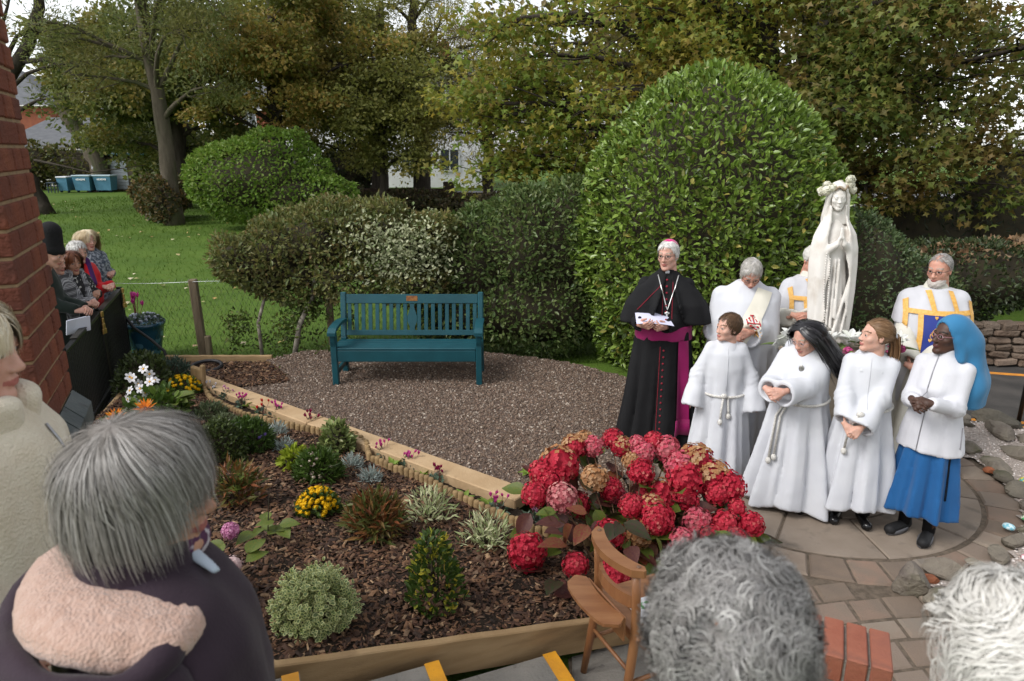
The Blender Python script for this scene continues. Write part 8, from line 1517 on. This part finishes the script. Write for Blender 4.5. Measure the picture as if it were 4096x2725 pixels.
rim = [(.225 * math.sin(a), -.085 - .135 * math.cos(a) * 1.0, 1.3 - .02 * math.cos(a) + .008 * math.sin(3 * a)) for a in np.linspace(-2.1, 2.1, 30)]; V, F = tube(rim, [.022 + .008 * math.sin(i * .5) ** 2 for i in range(30)], 10); p.part('hood_rim', V, F, m_plum)
rim = [(.215 * math.sin(a), -.085 - .15 * math.cos(a), 1.245 - .02 * math.cos(a)) for a in np.linspace(-2.0, 2.0, 24)]; V, F = tube(rim, .05, 10); p.part('hood_fold', V, F, m_plum)
s = SDF((-.15, -.15, 1.28), (.15, .15, 1.46), .006)
for a in np.linspace(-2.5, 2.5, 26): s.cap((.088 * math.sin(a), -.015 - .092 * math.cos(a), 1.345), (.083 * math.sin(a), -.015 - .085 * math.cos(a), 1.4), .013, .011, .008)
V, F = s.mesh(); p.part('plum_collar', V, F, m_plum)
s = SDF((-.13, -.13, 1.3), (.13, .15, 1.46), .006)
for a in np.linspace(-2.9, 2.9, 28): s.cap((.078 * math.sin(a), -.015 - .078 * math.cos(a), 1.372 - .0 * a), (.076 * math.sin(a), -.015 - .076 * math.cos(a), 1.41 - .012 * abs(a)), .008, .007, .006)
for q in (-1, 1): s.cap((q * .05, .06, 1.375), (q * .095, .085, 1.35), .012, .008, .01)
V, F = s.mesh(); p.part('shirt_collar', V, F, cloth('pale_blue_shirt', (.42, .48, .56)))
s = SDF((-.11, -.06, 1.3), (.11, .15, 1.48), .006); s.ell((0, .035, 1.39), (.07, .068, .05), 0); s.ell((-.02, .06, 1.37), (.06, .05, .04), .02); V, F = s.mesh(); p.part('patterned_scarf', V, F, mat('leaf_print', (.07, .02, .06), .8, (.5, .46, .5), scale=40, detail=1, ramp=(.56, .6)))
V, F = ellip((-.19, .06, 1.27), (.013, .005, .013), 10, 5); p.part('button', V, F, m_plum)
# blond bob, cream fleece
p = near('blond person in a cream fleece coat standing against the brick buttress', -1.265, 1.5, .66, -80, 1.62, 'pale', (0, 6, 0), m_cfl, wide=1.0, hs=.98); hair_shell(p, m_blond, .006, ((.85, -.53), .03), -.09)
P_, N_ = comb(4200, lambda q, r: np.maximum(.03, (q[:, 2] + .1 - .15 * ss(q[:, 1], -.03, .05)) * 1.2 * r.uniform(.65, 1.04, len(q)) + .05), lambda q, nn: np.c_[np.sign(q[:, 0]) * .4 * (q[:, 2] > .05), .35 * (q[:, 1] > 0) + 0 * q[:, 0], -1 + 0 * q[:, 0]], lift=.08, seg=8, grav=.1, mask=lambda q: (.85 * q[:, 1] - .53 * q[:, 2] < .035) & (q[:, 2] > -.05), seed=32, coll=((0, -.012, .026), (.09, .113, .108)), stray=.05, settle=.05); add_strands(p, hairmat('pale_blond_hair', [(.6, .5, .34), (.72, .63, .47), (.48, .38, .24), (.78, .72, .6)], .4), P_, N_, .0012)
s = SDF((-.2, -.2, 1.25), (.2, .2, 1.5), .008)
for a in np.linspace(-2.8, 2.8, 26): s.cap((.1 * math.sin(a), -.01 - .105 * math.cos(a), 1.32), (.11 * math.sin(a), -.01 - .115 * math.cos(a), 1.365), .03, .028, .02)
V, F = s.mesh(); N = vnormals(V, F); V = V + N * wob(V, .003, 40, 8)[:, None]; p.part('fleece_collar', V, F, m_cfl)
p.trace('zip', [[(-.02, z) for z in np.linspace(.7, 1.3, 16)]], .0035, mat('steel_zip', (.4, .4, .42), .35, metal=.8), .004)
# curly grey head from behind
p = near('person with curly grey hair seen from behind beside the church chair', .305, .81, .435, 8, 1.62, 'tan', (0, 6, 0), m_trou, hs=.98)
mc_ = hairmat('curly_grey_hair', [(.17, .16, .155), (.23, .22, .21), (.3, .29, .28), (.14, .13, .125), (.38, .37, .36), (.2, .19, .18), (.5, .49, .47)], .4); hair_shell(p, hairmat('curl_under_hair', [(.2, .19, .18), (.22, .21, .2)]), .012, ((.85, -.53), .03), -.1, rough=.01)
def flowc(q, nn): d = q - np.array([0, -.03, .14]); return np.c_[d[:, 0] * 3, d[:, 1] * 3, -np.clip((.14 - q[:, 2]) * 6, .1, 1.0)] + .55 * np.c_[np.sin(q[:, 2] * 45 + q[:, 0] * 30), np.sin(q[:, 0] * 40 + q[:, 1] * 25), .5 * np.sin(q[:, 1] * 50)]
P_, N_ = comb(10500, lambda q, r: r.uniform(.06, .095, len(q)), flowc, lift=.3, seg=7, grav=.1, mask=lambda q: (.85 * q[:, 1] - .53 * q[:, 2] < .04) & (q[:, 2] > -.1), seed=33, coll=((0, -.012, .02), (.09, .11, .11)), curl=1.25, cf=115, stray=.05, settle=.3); add_strands(p, mc_, P_, N_, .0007)
# fluffy white head at the edge
p = near('person with fluffy white hair at the bottom edge over the rockery', .685, .74, .455, 25, 1.6, 'pale', (0, 6, 0), m_trou, hs=.98)
mw2 = hairmat('snow_white_hair', [(.6, .58, .54), (.7, .68, .64), (.5, .48, .44), (.76, .74, .7)], .45); hair_shell(p, mw2, .012, ((.85, -.53), .03), -.1, rough=.01)
P_, N_ = comb(5500, lambda q, r: r.uniform(.055, .1, len(q)), lambda q, nn: flowc(q, nn) * (1, 1, .7), lift=.35, seg=7, grav=.1, mask=lambda q: (.85 * q[:, 1] - .53 * q[:, 2] < .04) & (q[:, 2] > -.1), seed=34, coll=((0, -.012, .02), (.088, .108, .108)), curl=.45, cf=50, stray=.08, settle=.25); add_strands(p, mw2, P_, N_, .001)
print('T all', round(time.time() - T0, 1))
if 0: print('TRIS', sum(len(m.loops) - 2 * len(m.polygons) for m in bpy.data.meshes if m.users))
